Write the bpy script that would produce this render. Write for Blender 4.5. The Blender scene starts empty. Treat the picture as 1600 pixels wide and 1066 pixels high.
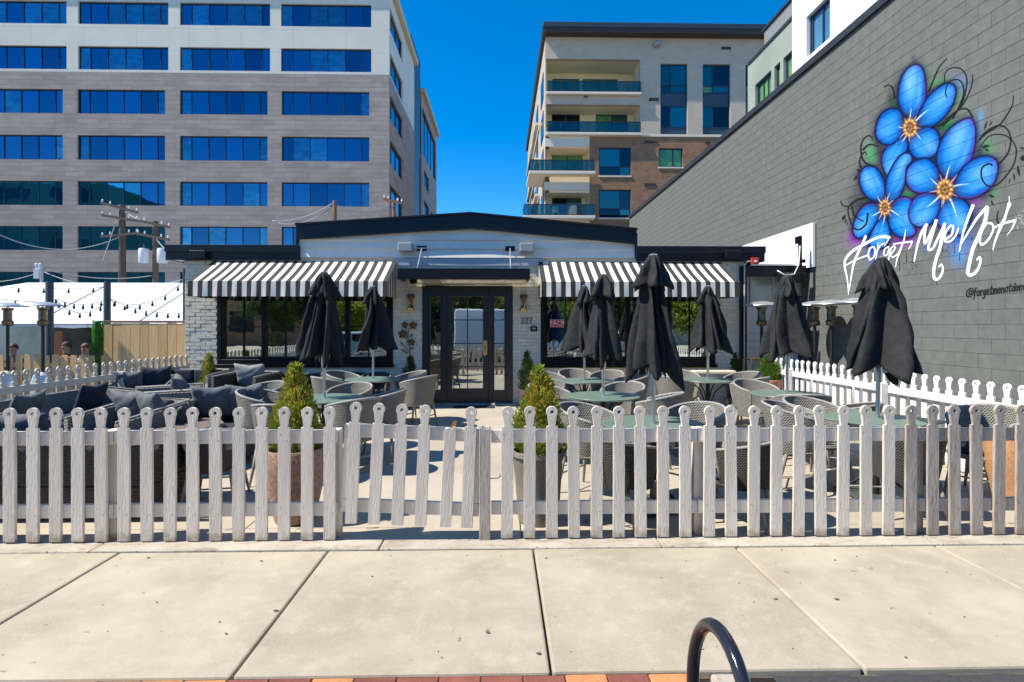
import bpy, bmesh, math, random
import numpy as np
from mathutils import Vector, Matrix, Euler
R = math.radians
PI = math.pi
SC = bpy.context.scene
COL = SC.collection
random.seed(7)

# ------------------------------------------------------------------ camera
YAW = R(1.2); FPX = 845.0; HOR = 510.0; CAMH = 1.6
cd = bpy.data.cameras.new('camera'); cam = bpy.data.objects.new('camera', cd); COL.objects.link(cam)
cam.location = (0, 0, CAMH); cam.rotation_euler = (R(90), 0, -YAW)
cd.sensor_width = 36; cd.lens = 36*FPX/1600; cd.shift_y = -(533-HOR)/1600.0
cd.clip_start = 0.05; cd.clip_end = 2000
SC.camera = cam
FW = Vector((math.sin(YAW), math.cos(YAW), 0)); RT = Vector((math.cos(YAW), -math.sin(YAW), 0))
def W(px, py, d):
    """world point seen at photo pixel px,py at camera depth d"""
    p = FW*d + RT*((px-800)*d/FPX)
    return Vector((p.x, p.y, CAMH + (HOR-py)*d/FPX))
def XY(px, Y):
    """world X seen at photo column px on the plane y=Y"""
    k = (px-800)/FPX; c, s = math.cos(YAW), math.sin(YAW)
    return Y*(s+k*c)/(c-k*s)
def YX(px, X):
    k = (px-800)/FPX; c, s = math.cos(YAW), math.sin(YAW)
    return X*(c-k*s)/(s+k*c)
def ZY(py, X, Y):
    return CAMH + (HOR-py)*(X*math.sin(YAW)+Y*math.cos(YAW))/FPX

# ------------------------------------------------------------------ world and sun
SUN_TRAVEL = Vector((0.75, 0.155, -1.0))
world = bpy.data.worlds.new('World'); SC.world = world; world.use_nodes = True
nt = world.node_tree; nt.nodes.clear()
sky = nt.nodes.new('ShaderNodeTexSky'); sky.sky_type = 'NISHITA'; sky.sun_disc = False
sky.sun_elevation = math.atan2(1.0, math.hypot(.75, .125))
sky.sun_rotation = R(260.5)
sky.altitude = 1700; sky.air_density = 1.0; sky.dust_density = 0.1; sky.ozone_density = 3.0
hs = nt.nodes.new('ShaderNodeHueSaturation'); hs.inputs['Saturation'].default_value = 1.45
bg = nt.nodes.new('ShaderNodeBackground'); bg.inputs['Strength'].default_value = 0.14
wo = nt.nodes.new('ShaderNodeOutputWorld')
nt.links.new(sky.outputs[0], hs.inputs['Color']); nt.links.new(hs.outputs[0], bg.inputs['Color']); nt.links.new(bg.outputs[0], wo.inputs['Surface'])
sl = bpy.data.lights.new('sun', 'SUN'); sl.energy = 4.6; sl.angle = R(0.53); sl.color = (1.0, 0.93, 0.82)
sun = bpy.data.objects.new('sun', sl); COL.objects.link(sun); sun.location = (-20, -5, 30)
sun.rotation_euler = SUN_TRAVEL.to_track_quat('-Z', 'Y').to_euler()
SC.view_settings.view_transform = 'Standard'; SC.view_settings.look = 'None'
SC.view_settings.exposure = 0.75; SC.view_settings.gamma = 1.0; SC.view_settings.use_curve_mapping = False
SC.render.engine = 'CYCLES'; SC.cycles.use_denoising = True
SC.cycles.max_bounces = 6; SC.cycles.transparent_max_bounces = 10

# ------------------------------------------------------------------ helpers
def wloc(o):
    v = Vector((0, 0, 0))
    while o is not None:
        v += o.location; o = o.parent
    return v
def tag(o, label=None, cat=None, group=None, kind=None):
    if label: o['label'] = label
    if cat: o['category'] = cat
    if group: o['group'] = group
    if kind: o['kind'] = kind
    return o
def thing(name, label, cat, loc=(0, 0, 0), rz=0.0, group=None):
    o = bpy.data.objects.new(name, None); COL.objects.link(o); o.empty_display_size = .2
    o.location = loc; o.rotation_euler = (0, 0, rz)
    return tag(o, label, cat, group)
def ob(name, me, parent=None, loc=(0, 0, 0), rot=(0, 0, 0)):
    o = bpy.data.objects.new(name, me); COL.objects.link(o); o.parent = parent; o.location = loc; o.rotation_euler = rot
    return o
def copy_tree(o, parent=None):
    c = o.copy(); COL.objects.link(c); c.parent = parent
    for ch in list(o.children): copy_tree(ch, c)
    return c
class MB:
    def __init__(s): s.v = []; s.f = []; s.m = []; s.mi = 0
    def add(s, vs, fs):
        n = len(s.v); s.v += [tuple(v) for v in vs]
        for f in fs: s.f.append(tuple(i+n for i in f)); s.m.append(s.mi)
        return s
    def box(s, x0, x1, y0, y1, z0, z1):
        return s.add([(x0,y0,z0),(x1,y0,z0),(x1,y1,z0),(x0,y1,z0),(x0,y0,z1),(x1,y0,z1),(x1,y1,z1),(x0,y1,z1)],
                     [(0,3,2,1),(4,5,6,7),(0,1,5,4),(1,2,6,5),(2,3,7,6),(3,0,4,7)])
    def hexa(s, b, t):
        """b, t: four bottom and four top corners, both counter-clockwise from above"""
        return s.add(list(b)+list(t), [(3,2,1,0),(4,5,6,7),(0,1,5,4),(1,2,6,5),(2,3,7,6),(3,0,4,7)])
    def prism(s, pts, a, b, axis='y'):
        """closed 2D outline swept from a to b along an axis; pts are (x,z) for y, (y,z) for x, (x,y) for z"""
        def P(p, t): return {'y': (p[0], t, p[1]), 'x': (t, p[0], p[1]), 'z': (p[0], p[1], t)}[axis]
        n = len(pts); vs = [P(p, a) for p in pts]+[P(p, b) for p in pts]
        fs = [tuple(range(n)), tuple(range(2*n-1, n-1, -1))]+[(i, i+n, (i+1) % n+n, (i+1) % n) for i in range(n)]
        return s.add(vs, fs)
    def tube(s, pts, r, n=8, cap=True):
        pts = [Vector(p) for p in pts]; rr = r if isinstance(r, (list, tuple)) else [r]*len(pts)
        rings = []; up = Vector((0, 0, 1)); prev = None
        for i, p in enumerate(pts):
            t = (pts[min(i+1, len(pts)-1)]-pts[max(i-1, 0)]); t = t.normalized() if t.length > 1e-9 else up
            if prev is None:
                a = t.cross(up if abs(t.z) < .95 else Vector((1, 0, 0))).normalized()
            else:
                a = (prev-t*prev.dot(t)); a = a.normalized() if a.length > 1e-6 else t.orthogonal().normalized()
            prev = a; b = t.cross(a)
            rings.append([p+a*(rr[i]*math.cos(2*PI*k/n))+b*(rr[i]*math.sin(2*PI*k/n)) for k in range(n)])
        vs = [v for q in rings for v in q]; fs = []
        for i in range(len(pts)-1):
            for k in range(n): fs.append((i*n+k, i*n+(k+1) % n, (i+1)*n+(k+1) % n, (i+1)*n+k))
        if cap: fs += [tuple(range(n-1, -1, -1)), tuple(range((len(pts)-1)*n, len(pts)*n))]
        return s.add(vs, fs)
    def lathe(s, prof, c=(0, 0, 0), n=24, cap=True):
        vs = []; fs = []
        for r, z in prof:
            for k in range(n): vs.append((c[0]+r*math.cos(2*PI*k/n), c[1]+r*math.sin(2*PI*k/n), c[2]+z))
        for i in range(len(prof)-1):
            for k in range(n): fs.append((i*n+k, i*n+(k+1) % n, (i+1)*n+(k+1) % n, (i+1)*n+k))
        if cap: fs += [tuple(range(n-1, -1, -1)), tuple(range((len(prof)-1)*n, len(prof)*n))]
        return s.add(vs, fs)
    def grid(s, P):
        """P: rows x cols of points"""
        nr, nc = len(P), len(P[0]); vs = [p for r in P for p in r]
        return s.add(vs, [(i*nc+j, i*nc+j+1, (i+1)*nc+j+1, (i+1)*nc+j) for i in range(nr-1) for j in range(nc-1)])
    def mesh(s, name, mats, bevel=0, seg=1, smooth=False, off=(0, 0, 0), fix=True, weld=0):
        me = bpy.data.meshes.new(name)
        ox, oy, oz = off
        me.from_pydata([(x-ox, y-oy, z-oz) for x, y, z in s.v], [], s.f)
        if not isinstance(mats, (list, tuple)): mats = [mats]
        for m in mats: me.materials.append(m)
        if len(mats) > 1: me.polygons.foreach_set('material_index', s.m)
        if bevel or fix or weld:
            bm = bmesh.new(); bm.from_mesh(me)
            if weld: bmesh.ops.remove_doubles(bm, verts=bm.verts, dist=weld)
            if fix: bmesh.ops.recalc_face_normals(bm, faces=bm.faces)
            if bevel: bmesh.ops.bevel(bm, geom=[e for e in bm.edges if len(e.link_faces) == 2 and e.calc_face_angle(0) > .5], offset=bevel, segments=seg, profile=.5, affect='EDGES', clamp_overlap=True)
            bm.to_mesh(me); bm.free()
        if smooth:
            me.polygons.foreach_set('use_smooth', [True]*len(me.polygons))
            if isinstance(smooth, float): me.set_sharp_from_angle(angle=R(smooth))
        me.update()
        return me
    def build(s, name, mats, parent=None, world=True, **k):
        off = wloc(parent) if (world and parent is not None) else (0, 0, 0)
        return ob(name, s.mesh(name, mats, off=off, **k), parent)

def wall_holes(mb, P, u0, u1, v0, v1, holes, depth):
    """sheet with rectangular holes and reveals; P(u,v,t) maps to 3D, t goes into the wall"""
    us = sorted({u0, u1}|{min(max(h[i], u0), u1) for h in holes for i in (0, 1)})
    vs = sorted({v0, v1}|{min(max(h[i], v0), v1) for h in holes for i in (2, 3)})
    def inside(u, v): return any(h[0] < u < h[1] and h[2] < v < h[3] for h in holes)
    for i in range(len(us)-1):
        for j in range(len(vs)-1):
            if us[i+1]-us[i] < 1e-6 or vs[j+1]-vs[j] < 1e-6: continue
            if not inside((us[i]+us[i+1])/2, (vs[j]+vs[j+1])/2):
                mb.add([P(us[i], vs[j], 0), P(us[i+1], vs[j], 0), P(us[i+1], vs[j+1], 0), P(us[i], vs[j+1], 0)], [(0, 1, 2, 3)])
    for h in holes:
        a, b, c, d = max(h[0], u0), min(h[1], u1), max(h[2], v0), min(h[3], v1)
        for q in (((a, c), (a, d)), ((b, d), (b, c)), ((b, c), (a, c)), ((a, d), (b, d))):
            mb.add([P(*q[0], 0), P(*q[1], 0), P(*q[1], depth), P(*q[0], depth)], [(0, 1, 2, 3)])

# ------------------------------------------------------------------ materials
def nd(t, k, **kw):
    n = t.nodes.new(k)
    for a, b in kw.items(): setattr(n, a, b)
    return n
def MAT(name, col, col2=None, scale=6, rough=.6, metal=0, bump=0, bscale=60, st=(1, 1, 1), rnd=0, detail=5, lo=.35, hi=.65, spec=None, rot=(0, 0, 0), bdist=.01, roff=True, world=False):
    m = bpy.data.materials.new(name); m.use_nodes = True; t = m.node_tree; L = t.links.new
    b = t.nodes['Principled BSDF']; b.inputs['Roughness'].default_value = rough; b.inputs['Metallic'].default_value = metal
    if spec is not None: b.inputs['Specular IOR Level'].default_value = spec
    b.inputs['Base Color'].default_value = (*col, 1)
    oi = nd(t, 'ShaderNodeObjectInfo')
    if world: src = nd(t, 'ShaderNodeNewGeometry').outputs['Position']
    else: src = nd(t, 'ShaderNodeTexCoord').outputs['Object']
    mp = nd(t, 'ShaderNodeMapping'); mp.inputs['Scale'].default_value = st; mp.inputs['Rotation'].default_value = rot
    if roff:
        ad = nd(t, 'ShaderNodeVectorMath', operation='MULTIPLY_ADD'); cb = nd(t, 'ShaderNodeCombineXYZ')
        for i in range(3): L(oi.outputs['Random'], cb.inputs[i])
        ad.inputs[1].default_value = (37, 23, 51); L(cb.outputs[0], ad.inputs[0]); L(src, ad.inputs[2]); src = ad.outputs[0]
    L(src, mp.inputs['Vector'])
    out = None
    if col2 is not None:
        n = nd(t, 'ShaderNodeTexNoise'); n.inputs['Scale'].default_value = scale; n.inputs['Detail'].default_value = detail; n.inputs['Roughness'].default_value = .62
        L(mp.outputs[0], n.inputs['Vector'])
        mr = nd(t, 'ShaderNodeMapRange'); mr.inputs[1].default_value = lo; mr.inputs[2].default_value = hi; L(n.outputs[0], mr.inputs[0])
        mx = nd(t, 'ShaderNodeMix', data_type='RGBA'); mx.inputs['A'].default_value = (*col, 1); mx.inputs['B'].default_value = (*col2, 1)
        L(mr.outputs[0], mx.inputs['Factor']); out = mx.outputs['Result']
    if rnd:
        h = nd(t, 'ShaderNodeHueSaturation'); r = nd(t, 'ShaderNodeMapRange'); r.inputs[3].default_value = 1-rnd; r.inputs[4].default_value = 1+rnd
        L(oi.outputs['Random'], r.inputs[0]); L(r.outputs[0], h.inputs['Value'])
        if out: L(out, h.inputs['Color'])
        else: h.inputs['Color'].default_value = (*col, 1)
        out = h.outputs[0]
    if out: L(out, b.inputs['Base Color'])
    if bump:
        n2 = nd(t, 'ShaderNodeTexNoise'); n2.inputs['Scale'].default_value = bscale; n2.inputs['Detail'].default_value = 4
        L(mp.outputs[0], n2.inputs['Vector'])
        bp = nd(t, 'ShaderNodeBump'); bp.inputs['Strength'].default_value = bump; bp.inputs['Distance'].default_value = bdist
        L(n2.outputs[0], bp.inputs['Height']); L(bp.outputs[0], b.inputs['Normal'])
    m['_'] = 1
    return m
def colsock(m):
    """what feeds base colour now (socket or None) and the bsdf"""
    b = m.node_tree.nodes['Principled BSDF']; i = b.inputs['Base Color']
    return b, (i.links[0].from_socket if i.is_linked else None)
def overlay(m, col, scale, lo, hi, st=(1, 1, 1), amt=1.0, detail=6, rough=.7):
    """adds one more layer of stains with their own shape"""
    t = m.node_tree; L = t.links.new; b, s = colsock(m)
    tc = nd(t, 'ShaderNodeNewGeometry'); mp = nd(t, 'ShaderNodeMapping'); mp.inputs['Scale'].default_value = st; L(tc.outputs['Position'], mp.inputs[0])
    n = nd(t, 'ShaderNodeTexNoise'); n.inputs['Scale'].default_value = scale; n.inputs['Detail'].default_value = detail; n.inputs['Roughness'].default_value = rough; L(mp.outputs[0], n.inputs[0])
    mr = nd(t, 'ShaderNodeMapRange'); mr.inputs[1].default_value = lo; mr.inputs[2].default_value = hi; mr.inputs[4].default_value = amt; L(n.outputs[0], mr.inputs[0])
    mx = nd(t, 'ShaderNodeMix', data_type='RGBA'); mx.inputs['B'].default_value = (*col, 1)
    if s: L(s, mx.inputs['A'])
    else: mx.inputs['A'].default_value = b.inputs['Base Color'].default_value
    L(mr.outputs[0], mx.inputs['Factor']); L(mx.outputs['Result'], b.inputs['Base Color'])
    return mr
def weave(m, su, sv, strength=.8, dark=.35):
    """basket weave relief and matching gaps on top of a material (object space)"""
    t = m.node_tree; L = t.links.new; b, s = colsock(m)
    tc = nd(t, 'ShaderNodeTexCoord'); sp = nd(t, 'ShaderNodeSeparateXYZ'); L(tc.outputs['Object'], sp.inputs[0])
    ang = nd(t, 'ShaderNodeMath', operation='ARCTAN2'); L(sp.outputs[0], ang.inputs[0]); L(sp.outputs[1], ang.inputs[1])
    def sn(sock, k, ph=0):
        a = nd(t, 'ShaderNodeMath', operation='MULTIPLY_ADD'); a.inputs[1].default_value = k; a.inputs[2].default_value = ph; L(sock, a.inputs[0])
        c = nd(t, 'ShaderNodeMath', operation='SINE'); L(a.outputs[0], c.inputs[0]); return c.outputs[0]
    a = sn(ang.outputs[0], su); c = sn(sp.outputs[2], sv)
    mu = nd(t, 'ShaderNodeMath', operation='MULTIPLY'); L(a, mu.inputs[0]); L(c, mu.inputs[1])
    c2 = sn(sp.outputs[2], sv*2)
    ad = nd(t, 'ShaderNodeMath', operation='MULTIPLY_ADD'); ad.inputs[1].default_value = .6; L(mu.outputs[0], ad.inputs[0]); 
    ab = nd(t, 'ShaderNodeMath', operation='MULTIPLY'); ab.inputs[1].default_value = .4; L(c2, ab.inputs[0]); L(ab.outputs[0], ad.inputs[2])
    mr = nd(t, 'ShaderNodeMapRange'); mr.inputs[1].default_value = -.7; mr.inputs[2].default_value = .1; mr.inputs[3].default_value = dark; mr.inputs[4].default_value = 1; L(ad.outputs[0], mr.inputs[0])
    h = nd(t, 'ShaderNodeHueSaturation'); L(mr.outputs[0], h.inputs['Value'])
    if s: L(s, h.inputs['Color'])
    else: h.inputs['Color'].default_value = b.inputs['Base Color'].default_value
    L(h.outputs[0], b.inputs['Base Color'])
    bp = nd(t, 'ShaderNodeBump'); bp.inputs['Strength'].default_value = strength; bp.inputs['Distance'].default_value = .006
    L(ad.outputs[0], bp.inputs['Height']); L(bp.outputs[0], b.inputs['Normal'])
def brickmat(m, w, h, joint, mortar, axis='xz', amt=.12, bump=.5):
    """running-bond pattern for walls too far to build brick by brick"""
    t = m.node_tree; L = t.links.new; b, s = colsock(m)
    g = nd(t, 'ShaderNodeNewGeometry'); sp = nd(t, 'ShaderNodeSeparateXYZ'); L(g.outputs['Position'], sp.inputs[0])
    cb = nd(t, 'ShaderNodeCombineXYZ'); L(sp.outputs['X' if axis[0] == 'x' else 'Y'], cb.inputs[0]); L(sp.outputs['Z'], cb.inputs[1])
    br = nd(t, 'ShaderNodeTexBrick'); br.inputs['Scale'].default_value = 1; br.inputs['Brick Width'].default_value = w; br.inputs['Row Height'].default_value = h
    br.inputs['Mortar Size'].default_value = joint; br.inputs['Color1'].default_value = (1-amt,)*3+(1,); br.inputs['Color2'].default_value = (1+amt,)*3+(1,); br.inputs['Mortar'].default_value = (*mortar, 1)
    L(cb.outputs[0], br.inputs['Vector'])
    mx = nd(t, 'ShaderNodeMix', data_type='RGBA', blend_type='MULTIPLY'); mx.inputs['Factor'].default_value = 1
    if s: L(s, mx.inputs['A'])
    else: mx.inputs['A'].default_value = b.inputs['Base Color'].default_value
    L(br.outputs[0], mx.inputs['B']); L(mx.outputs['Result'], b.inputs['Base Color'])
    bp = nd(t, 'ShaderNodeBump'); bp.inputs['Strength'].default_value = bump; bp.inputs['Distance'].default_value = .02; bp.invert = True
    L(br.outputs['Fac'], bp.inputs['Height']); L(bp.outputs[0], b.inputs['Normal'])

m_black = MAT('black_paint', (.008, .009, .011), spec=.3, rough=.35, bump=.05, bscale=30)
m_blackwin = MAT('black_window_paint', (.007, .008, .010), rough=.35, spec=.25)
m_fascia = MAT('black_fascia_metal', (.008, .009, .012), (.014, .015, .019), 3, spec=.3, rough=.28, bump=.15, bscale=3, bdist=.02)
m_whitebrick = MAT('painted_brick', (.78, .715, .57), (.64, .585, .46), 9, rough=.75, bump=.7, bscale=55, rnd=.05, bdist=.004)
overlay(m_whitebrick, (.45, .43, .38), 2.5, .55, .8, amt=.5)
m_mortar = MAT('painted_mortar', (.58, .53, .43), rough=.9, bump=.5)
m_siding = MAT('painted_siding', (.80, .77, .70), (.72, .69, .62), 3, rough=.55, bump=.1)
m_trimgrey = MAT('grey_trim', (.5, .51, .52), rough=.6)
m_block = MAT('painted_block', (.128, .136, .124), (.158, .165, .150), 7, rough=.9, spec=.12, bump=.5, bscale=90, rnd=.03, bdist=.004, world=True, roff=False)
m_blockjoint = MAT('painted_block_joint', (.118, .125, .114), (.15, .155, .142), 4, rough=.95, spec=.1)
m_coping = MAT('dark_metal_coping', (.03, .033, .036), rough=.45)
m_concrete = MAT('broom_concrete', (.43, .372, .272), (.325, .275, .195), 1.9, rough=.9, bump=.5, bscale=140, rnd=.06, bdist=.003, detail=9)
overlay(m_concrete, (.48, .425, .32), 6, .5, .75, amt=.7)
overlay(m_concrete, (.30, .25, .19), 2.2, .52, .85, amt=.6)
overlay(m_concrete, (.50, .44, .34), 110, .5, .7, amt=.5, detail=3)
overlay(m_concrete, (.17, .12, .08), 11, .70, .73, amt=.7, detail=2)
overlay(m_concrete, (.25, .17, .10), 5, .66, .76, amt=.4, detail=8)
overlay(m_concrete, (.26, .225, .19), 70, .66, .76, amt=.5, detail=2)
m_patio = MAT('patio_concrete', (.44, .385, .30), (.37, .32, .24), 1.1, rough=.88, bump=.3, bscale=120, rnd=.03, bdist=.003, detail=8)
overlay(m_patio, (.28, .24, .20), 3, .60, .8, amt=.5)
m_edge = MAT('old_edge_concrete', (.47, .42, .34), (.36, .31, .24), 3, rough=.95, bump=.6, bscale=70, rnd=.03)
overlay(m_edge, (.22, .17, .12), 5, .56, .68, st=(.35, 1, 1), amt=.9)
overlay(m_edge, (.26, .19, .12), 9, .54, .64, st=(.5, 1.4, 1), amt=.6)
m_dirt = MAT('joint_dirt', (.07, .055, .04), (.13, .10, .075), 20, rough=1)
m_asphalt = MAT('asphalt', (.045, .045, .047), (.07, .068, .066), 60, rough=.95, bump=.9, bscale=220)
m_paver_r = MAT('red_paver', (.24, .075, .045), (.17, .05, .035), 12, rough=.85, bump=.4, bscale=90, rnd=.15)
m_paver_o = MAT('orange_paver', (.55, .25, .09), (.45, .18, .06), 12, rough=.85, bump=.4, bscale=90, rnd=.12)
m_ground = MAT('dusty_ground', (.16, .145, .125), (.12, .11, .10), .2, rough=1)
def picket_mat(name, c1, c2, wear, lo, hi):
    m = MAT(name, c1, c2, 3, rough=.8, bump=.75, bscale=30, st=(4.5, 4.5, .55), rnd=.06, bdist=.006, detail=8)
    t = m.node_tree; L = t.links.new; b, s = colsock(m)
    tc = nd(t, 'ShaderNodeTexCoord'); oi = nd(t, 'ShaderNodeObjectInfo'); ad = nd(t, 'ShaderNodeVectorMath', operation='ADD')
    cb = nd(t, 'ShaderNodeCombineXYZ'); mu = nd(t, 'ShaderNodeMath', operation='MULTIPLY'); mu.inputs[1].default_value = 91; L(oi.outputs['Random'], mu.inputs[0]); L(mu.outputs[0], cb.inputs[0]); L(mu.outputs[0], cb.inputs[2])
    L(tc.outputs['Object'], ad.inputs[0]); L(cb.outputs[0], ad.inputs[1])
    mp = nd(t, 'ShaderNodeMapping'); mp.inputs['Scale'].default_value = (9, 9, .9); L(ad.outputs[0], mp.inputs[0])
    n = nd(t, 'ShaderNodeTexNoise'); n.inputs['Scale'].default_value = 7; n.inputs['Detail'].default_value = 9; n.inputs['Roughness'].default_value = .75; n.inputs['Distortion'].default_value = .6; L(mp.outputs[0], n.inputs[0])
    mr = nd(t, 'ShaderNodeMapRange'); mr.inputs[1].default_value = lo; mr.inputs[2].default_value = hi; L(n.outputs[0], mr.inputs[0])
    mx = nd(t, 'ShaderNodeMix', data_type='RGBA'); L(s, mx.inputs['A']); mx.inputs['B'].default_value = (*wear, 1); L(mr.outputs[0], mx.inputs['Factor']); L(mx.outputs['Result'], b.inputs['Base Color'])
    # splashed dirt at the feet, broken up by noise
    g = nd(t, 'ShaderNodeNewGeometry'); sp = nd(t, 'ShaderNodeSeparateXYZ'); L(g.outputs['Position'], sp.inputs[0]); n3 = nd(t, 'ShaderNodeTexNoise'); n3.inputs['Scale'].default_value = 16; n3.inputs['Detail'].default_value = 5; L(g.outputs['Position'], n3.inputs[0])
    su = nd(t, 'ShaderNodeMath', operation='MULTIPLY_ADD'); su.inputs[1].default_value = -4.5; L(sp.outputs[2], su.inputs[0]); L(n3.outputs[0], su.inputs[2])
    m4 = nd(t, 'ShaderNodeMapRange'); m4.inputs[1].default_value = .12; m4.inputs[2].default_value = .5; m4.inputs[4].default_value = .75; L(su.outputs[0], m4.inputs[0])
    mx2 = nd(t, 'ShaderNodeMix', data_type='RGBA'); L(mx.outputs['Result'], mx2.inputs['A']); mx2.inputs['B'].default_value = (.30, .22, .13, 1); L(m4.outputs[0], mx2.inputs['Factor']); L(mx2.outputs['Result'], b.inputs['Base Color'])
    return m
m_picket = picket_mat('worn_white_paint', (.81, .725, .60), (.67, .59, .48), (.36, .28, .20), .57, .80)
m_picket_old = picket_mat('bare_weathered_wood', (.53, .465, .385), (.41, .35, .29), (.20, .16, .125), .48, .68)
m_picket_clean = picket_mat('white_fence_paint', (.78, .77, .74), (.72, .70, .66), (.52, .49, .44), .62, .8)
m_freshwood = MAT('fresh_broken_wood', (.62, .27, .06), (.42, .16, .04), 30, rough=.8)
m_cedar = MAT('cedar', (.74, .50, .24), (.60, .38, .17), 6, rough=.8, bump=.4, bscale=30, st=(6, 6, .5), rnd=.10)
m_cloth = MAT('black_canvas', (.018, .018, .0185), (.027, .027, .027), 14, rough=.8, bump=.5, bscale=9, bdist=.03, spec=.25)
m_pole = MAT('silver_pole', (.62, .63, .64), rough=.3, metal=.9)
m_steel = MAT('brushed_steel', (.74, .73, .70), (.6, .6, .58), 5, rough=.38, metal=.75)
m_sage = MAT('sage_table_enamel', (.17, .235, .18), (.145, .205, .155), 4, rough=.32)
m_sagedk = MAT('dark_green_metal', (.06, .075, .062), rough=.5)
m_blackmetal = MAT('black_powdercoat', (.015, .015, .015), rough=.5)
m_taupe = MAT('taupe_leg', (.34, .31, .26), (.27, .25, .21), 9, rough=.6)
m_wicker = MAT('grey_wicker', (.29, .27, .225), (.215, .20, .17), 30, rough=.7); weave(m_wicker, 72, 190, 1.0, .38)
m_wickerdk = MAT('charcoal_wicker', (.085, .078, .068), (.06, .056, .05), 30, rough=.65); weave(m_wickerdk, 80, 190, 1.0, .35)
m_rim = MAT('wicker_rim', (.38, .365, .32), (.22, .21, .19), 60, rough=.7, bump=.6, bscale=120)
m_navy = MAT('navy_cushion', (.014, .021, .036), (.02, .029, .048), 12, rough=.9, bump=.2, bscale=25)
m_greycush = MAT('grey_cushion', (.125, .135, .14), (.10, .108, .115), 12, rough=.92, bump=.3, bscale=14, bdist=.015)
m_brownstone = MAT('brown_stone_top', (.20, .145, .115), (.15, .105, .085), 14, rough=.6, bump=.2)
m_granite = MAT('pink_granite_pot', (.40, .25, .18), (.24, .15, .11), 38, rough=.7, bump=.5, bscale=90, lo=.42, hi=.6); overlay(m_granite, (.55, .42, .33), 60, .56, .66)
m_greypot = MAT('weathered_grey_pot', (.27, .24, .20), (.17, .155, .13), 5, rough=.8, bump=.4, st=(1, 1, .4)); overlay(m_greypot, (.13, .14, .07), 3, .5, .75, amt=.6)
m_terra = MAT('terracotta', (.50, .235, .14), (.42, .19, .11), 6, rough=.8)
m_darkpot = MAT('brown_pot', (.10, .075, .07), rough=.6)
m_soil = MAT('soil', (.05, .035, .025), (.10, .07, .05), 40, rough=1, bump=1)
m_bark = MAT('bark', (.10, .065, .04), (.06, .04, .025), 20, rough=1, bump=.6)
def leafmat(name, c1, c2, sc=14):
    m = MAT(name, c1, c2, sc, rough=.6, roff=False, detail=3)
    b, s = colsock(m); b.inputs['Specular IOR Level'].default_value = .3
    t = m.node_tree; L = t.links.new; tr = nd(t, 'ShaderNodeBsdfTranslucent'); mx = nd(t, 'ShaderNodeMixShader'); mx.inputs[0].default_value = .35
    L(s, tr.inputs[0]); L(b.outputs[0], mx.inputs[1]); L(tr.outputs[0], mx.inputs[2]); L(mx.outputs[0], t.nodes['Material Output'].inputs[0])
    return m
m_leaf_y = leafmat('golden_conifer', (.42, .46, .06), (.13, .20, .025), 9)
m_leaf_tip = leafmat('orange_conifer_tip', (.72, .36, .06), (.58, .50, .07), 12)
m_leaf_g = leafmat('green_conifer', (.06, .115, .025), (.03, .06, .016))
m_leaf_l = leafmat('lime_shrub', (.16, .30, .035), (.08, .17, .02))
m_leaf_f = leafmat('artificial_hedge', (.03, .32, .025), (.015, .17, .012), 20)
m_bronze = MAT('bronze', (.18, .115, .045), (.10, .065, .03), 25, rough=.45, metal=.6)
m_brass = MAT('brass', (.75, .52, .2), rough=.25, metal=1)
m_doorblack = MAT('black_door', (.017, .017, .02), (.024, .023, .025), 8, rough=.35)
m_lampgrey = MAT('grey_lamp_box', (.33, .34, .35), rough=.4)
m_white = MAT('white_membrane', (.86, .86, .85), (.8, .8, .8), 1.5, rough=.8)
m_tent = MAT('white_tent_vinyl', (.76, .77, .79), (.68, .70, .73), .8, rough=.6)
m_postgrey = MAT('charcoal_post', (.055, .068, .085), (.045, .055, .068), 6, rough=.45)
m_bulb = MAT('bulb_dark', (.03, .03, .03), rough=.3)
m_red = MAT('alarm_red', (.55, .04, .035), rough=.4)
m_signred = MAT('sign_red', (.62, .03, .05), rough=.5)
m_signwhite = MAT('sign_white', (.85, .85, .85), rough=.6)
m_pole_wood = MAT('utility_wood', (.17, .12, .09), (.10, .075, .06), 8, rough=.95, bump=.5, st=(5, 5, .5))
m_pole_new = MAT('orange_utility_wood', (.33, .16, .07), (.25, .12, .06), 8, rough=.95, st=(5, 5, .5))
m_wire = MAT('grey_wire', (.35, .36, .37), rough=.5)
m_trafo = MAT('transformer_grey', (.62, .64, .64), rough=.5)
m_panel = MAT('office_panel', (.70, .67, .57), (.65, .62, .53), .6, rough=.7)
brickmat(m_panel, 4.55, 1.98, .012, (.6, .6, .58), 'xz', .01, .2)
m_stone = MAT('office_stone', (.41, .345, .295), (.32, .27, .235), 1.4, rough=.9, st=(.35, 1, 1.2), detail=8); brickmat(m_stone, 1.9, .42, .012, (.62, .6, .6), 'xz', .09, .6)
m_stone_s = MAT('office_stone_side', (.46, .39, .34), (.36, .30, .265), 1.4, rough=.9, st=(1, .35, 1.2), detail=8); brickmat(m_stone_s, 1.9, .42, .012, (.62, .6, .6), 'yz', .09, .6)
m_panel_s = MAT('office_panel_side', (.72, .69, .60), (.68, .64, .56), .6, rough=.7)
m_cornice = MAT('cream_cornice', (.66, .54, .36), rough=.6)
m_tower = MAT('dark_blue_panel', (.035, .06, .085), (.045, .072, .10), .5, rough=.4)
m_winframe = MAT('dark_window_frame', (.012, .03, .07), rough=.4)
def glassmat(name, tint, rnd=.25, rough=.02):
    m = MAT(name, tint, rough=rough, metal=1, rnd=rnd, bump=.04, bscale=.5, bdist=.05)
    return m
m_oglass = glassmat('blue_mirror_glass', (.055, .15, .25), .25)
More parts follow.
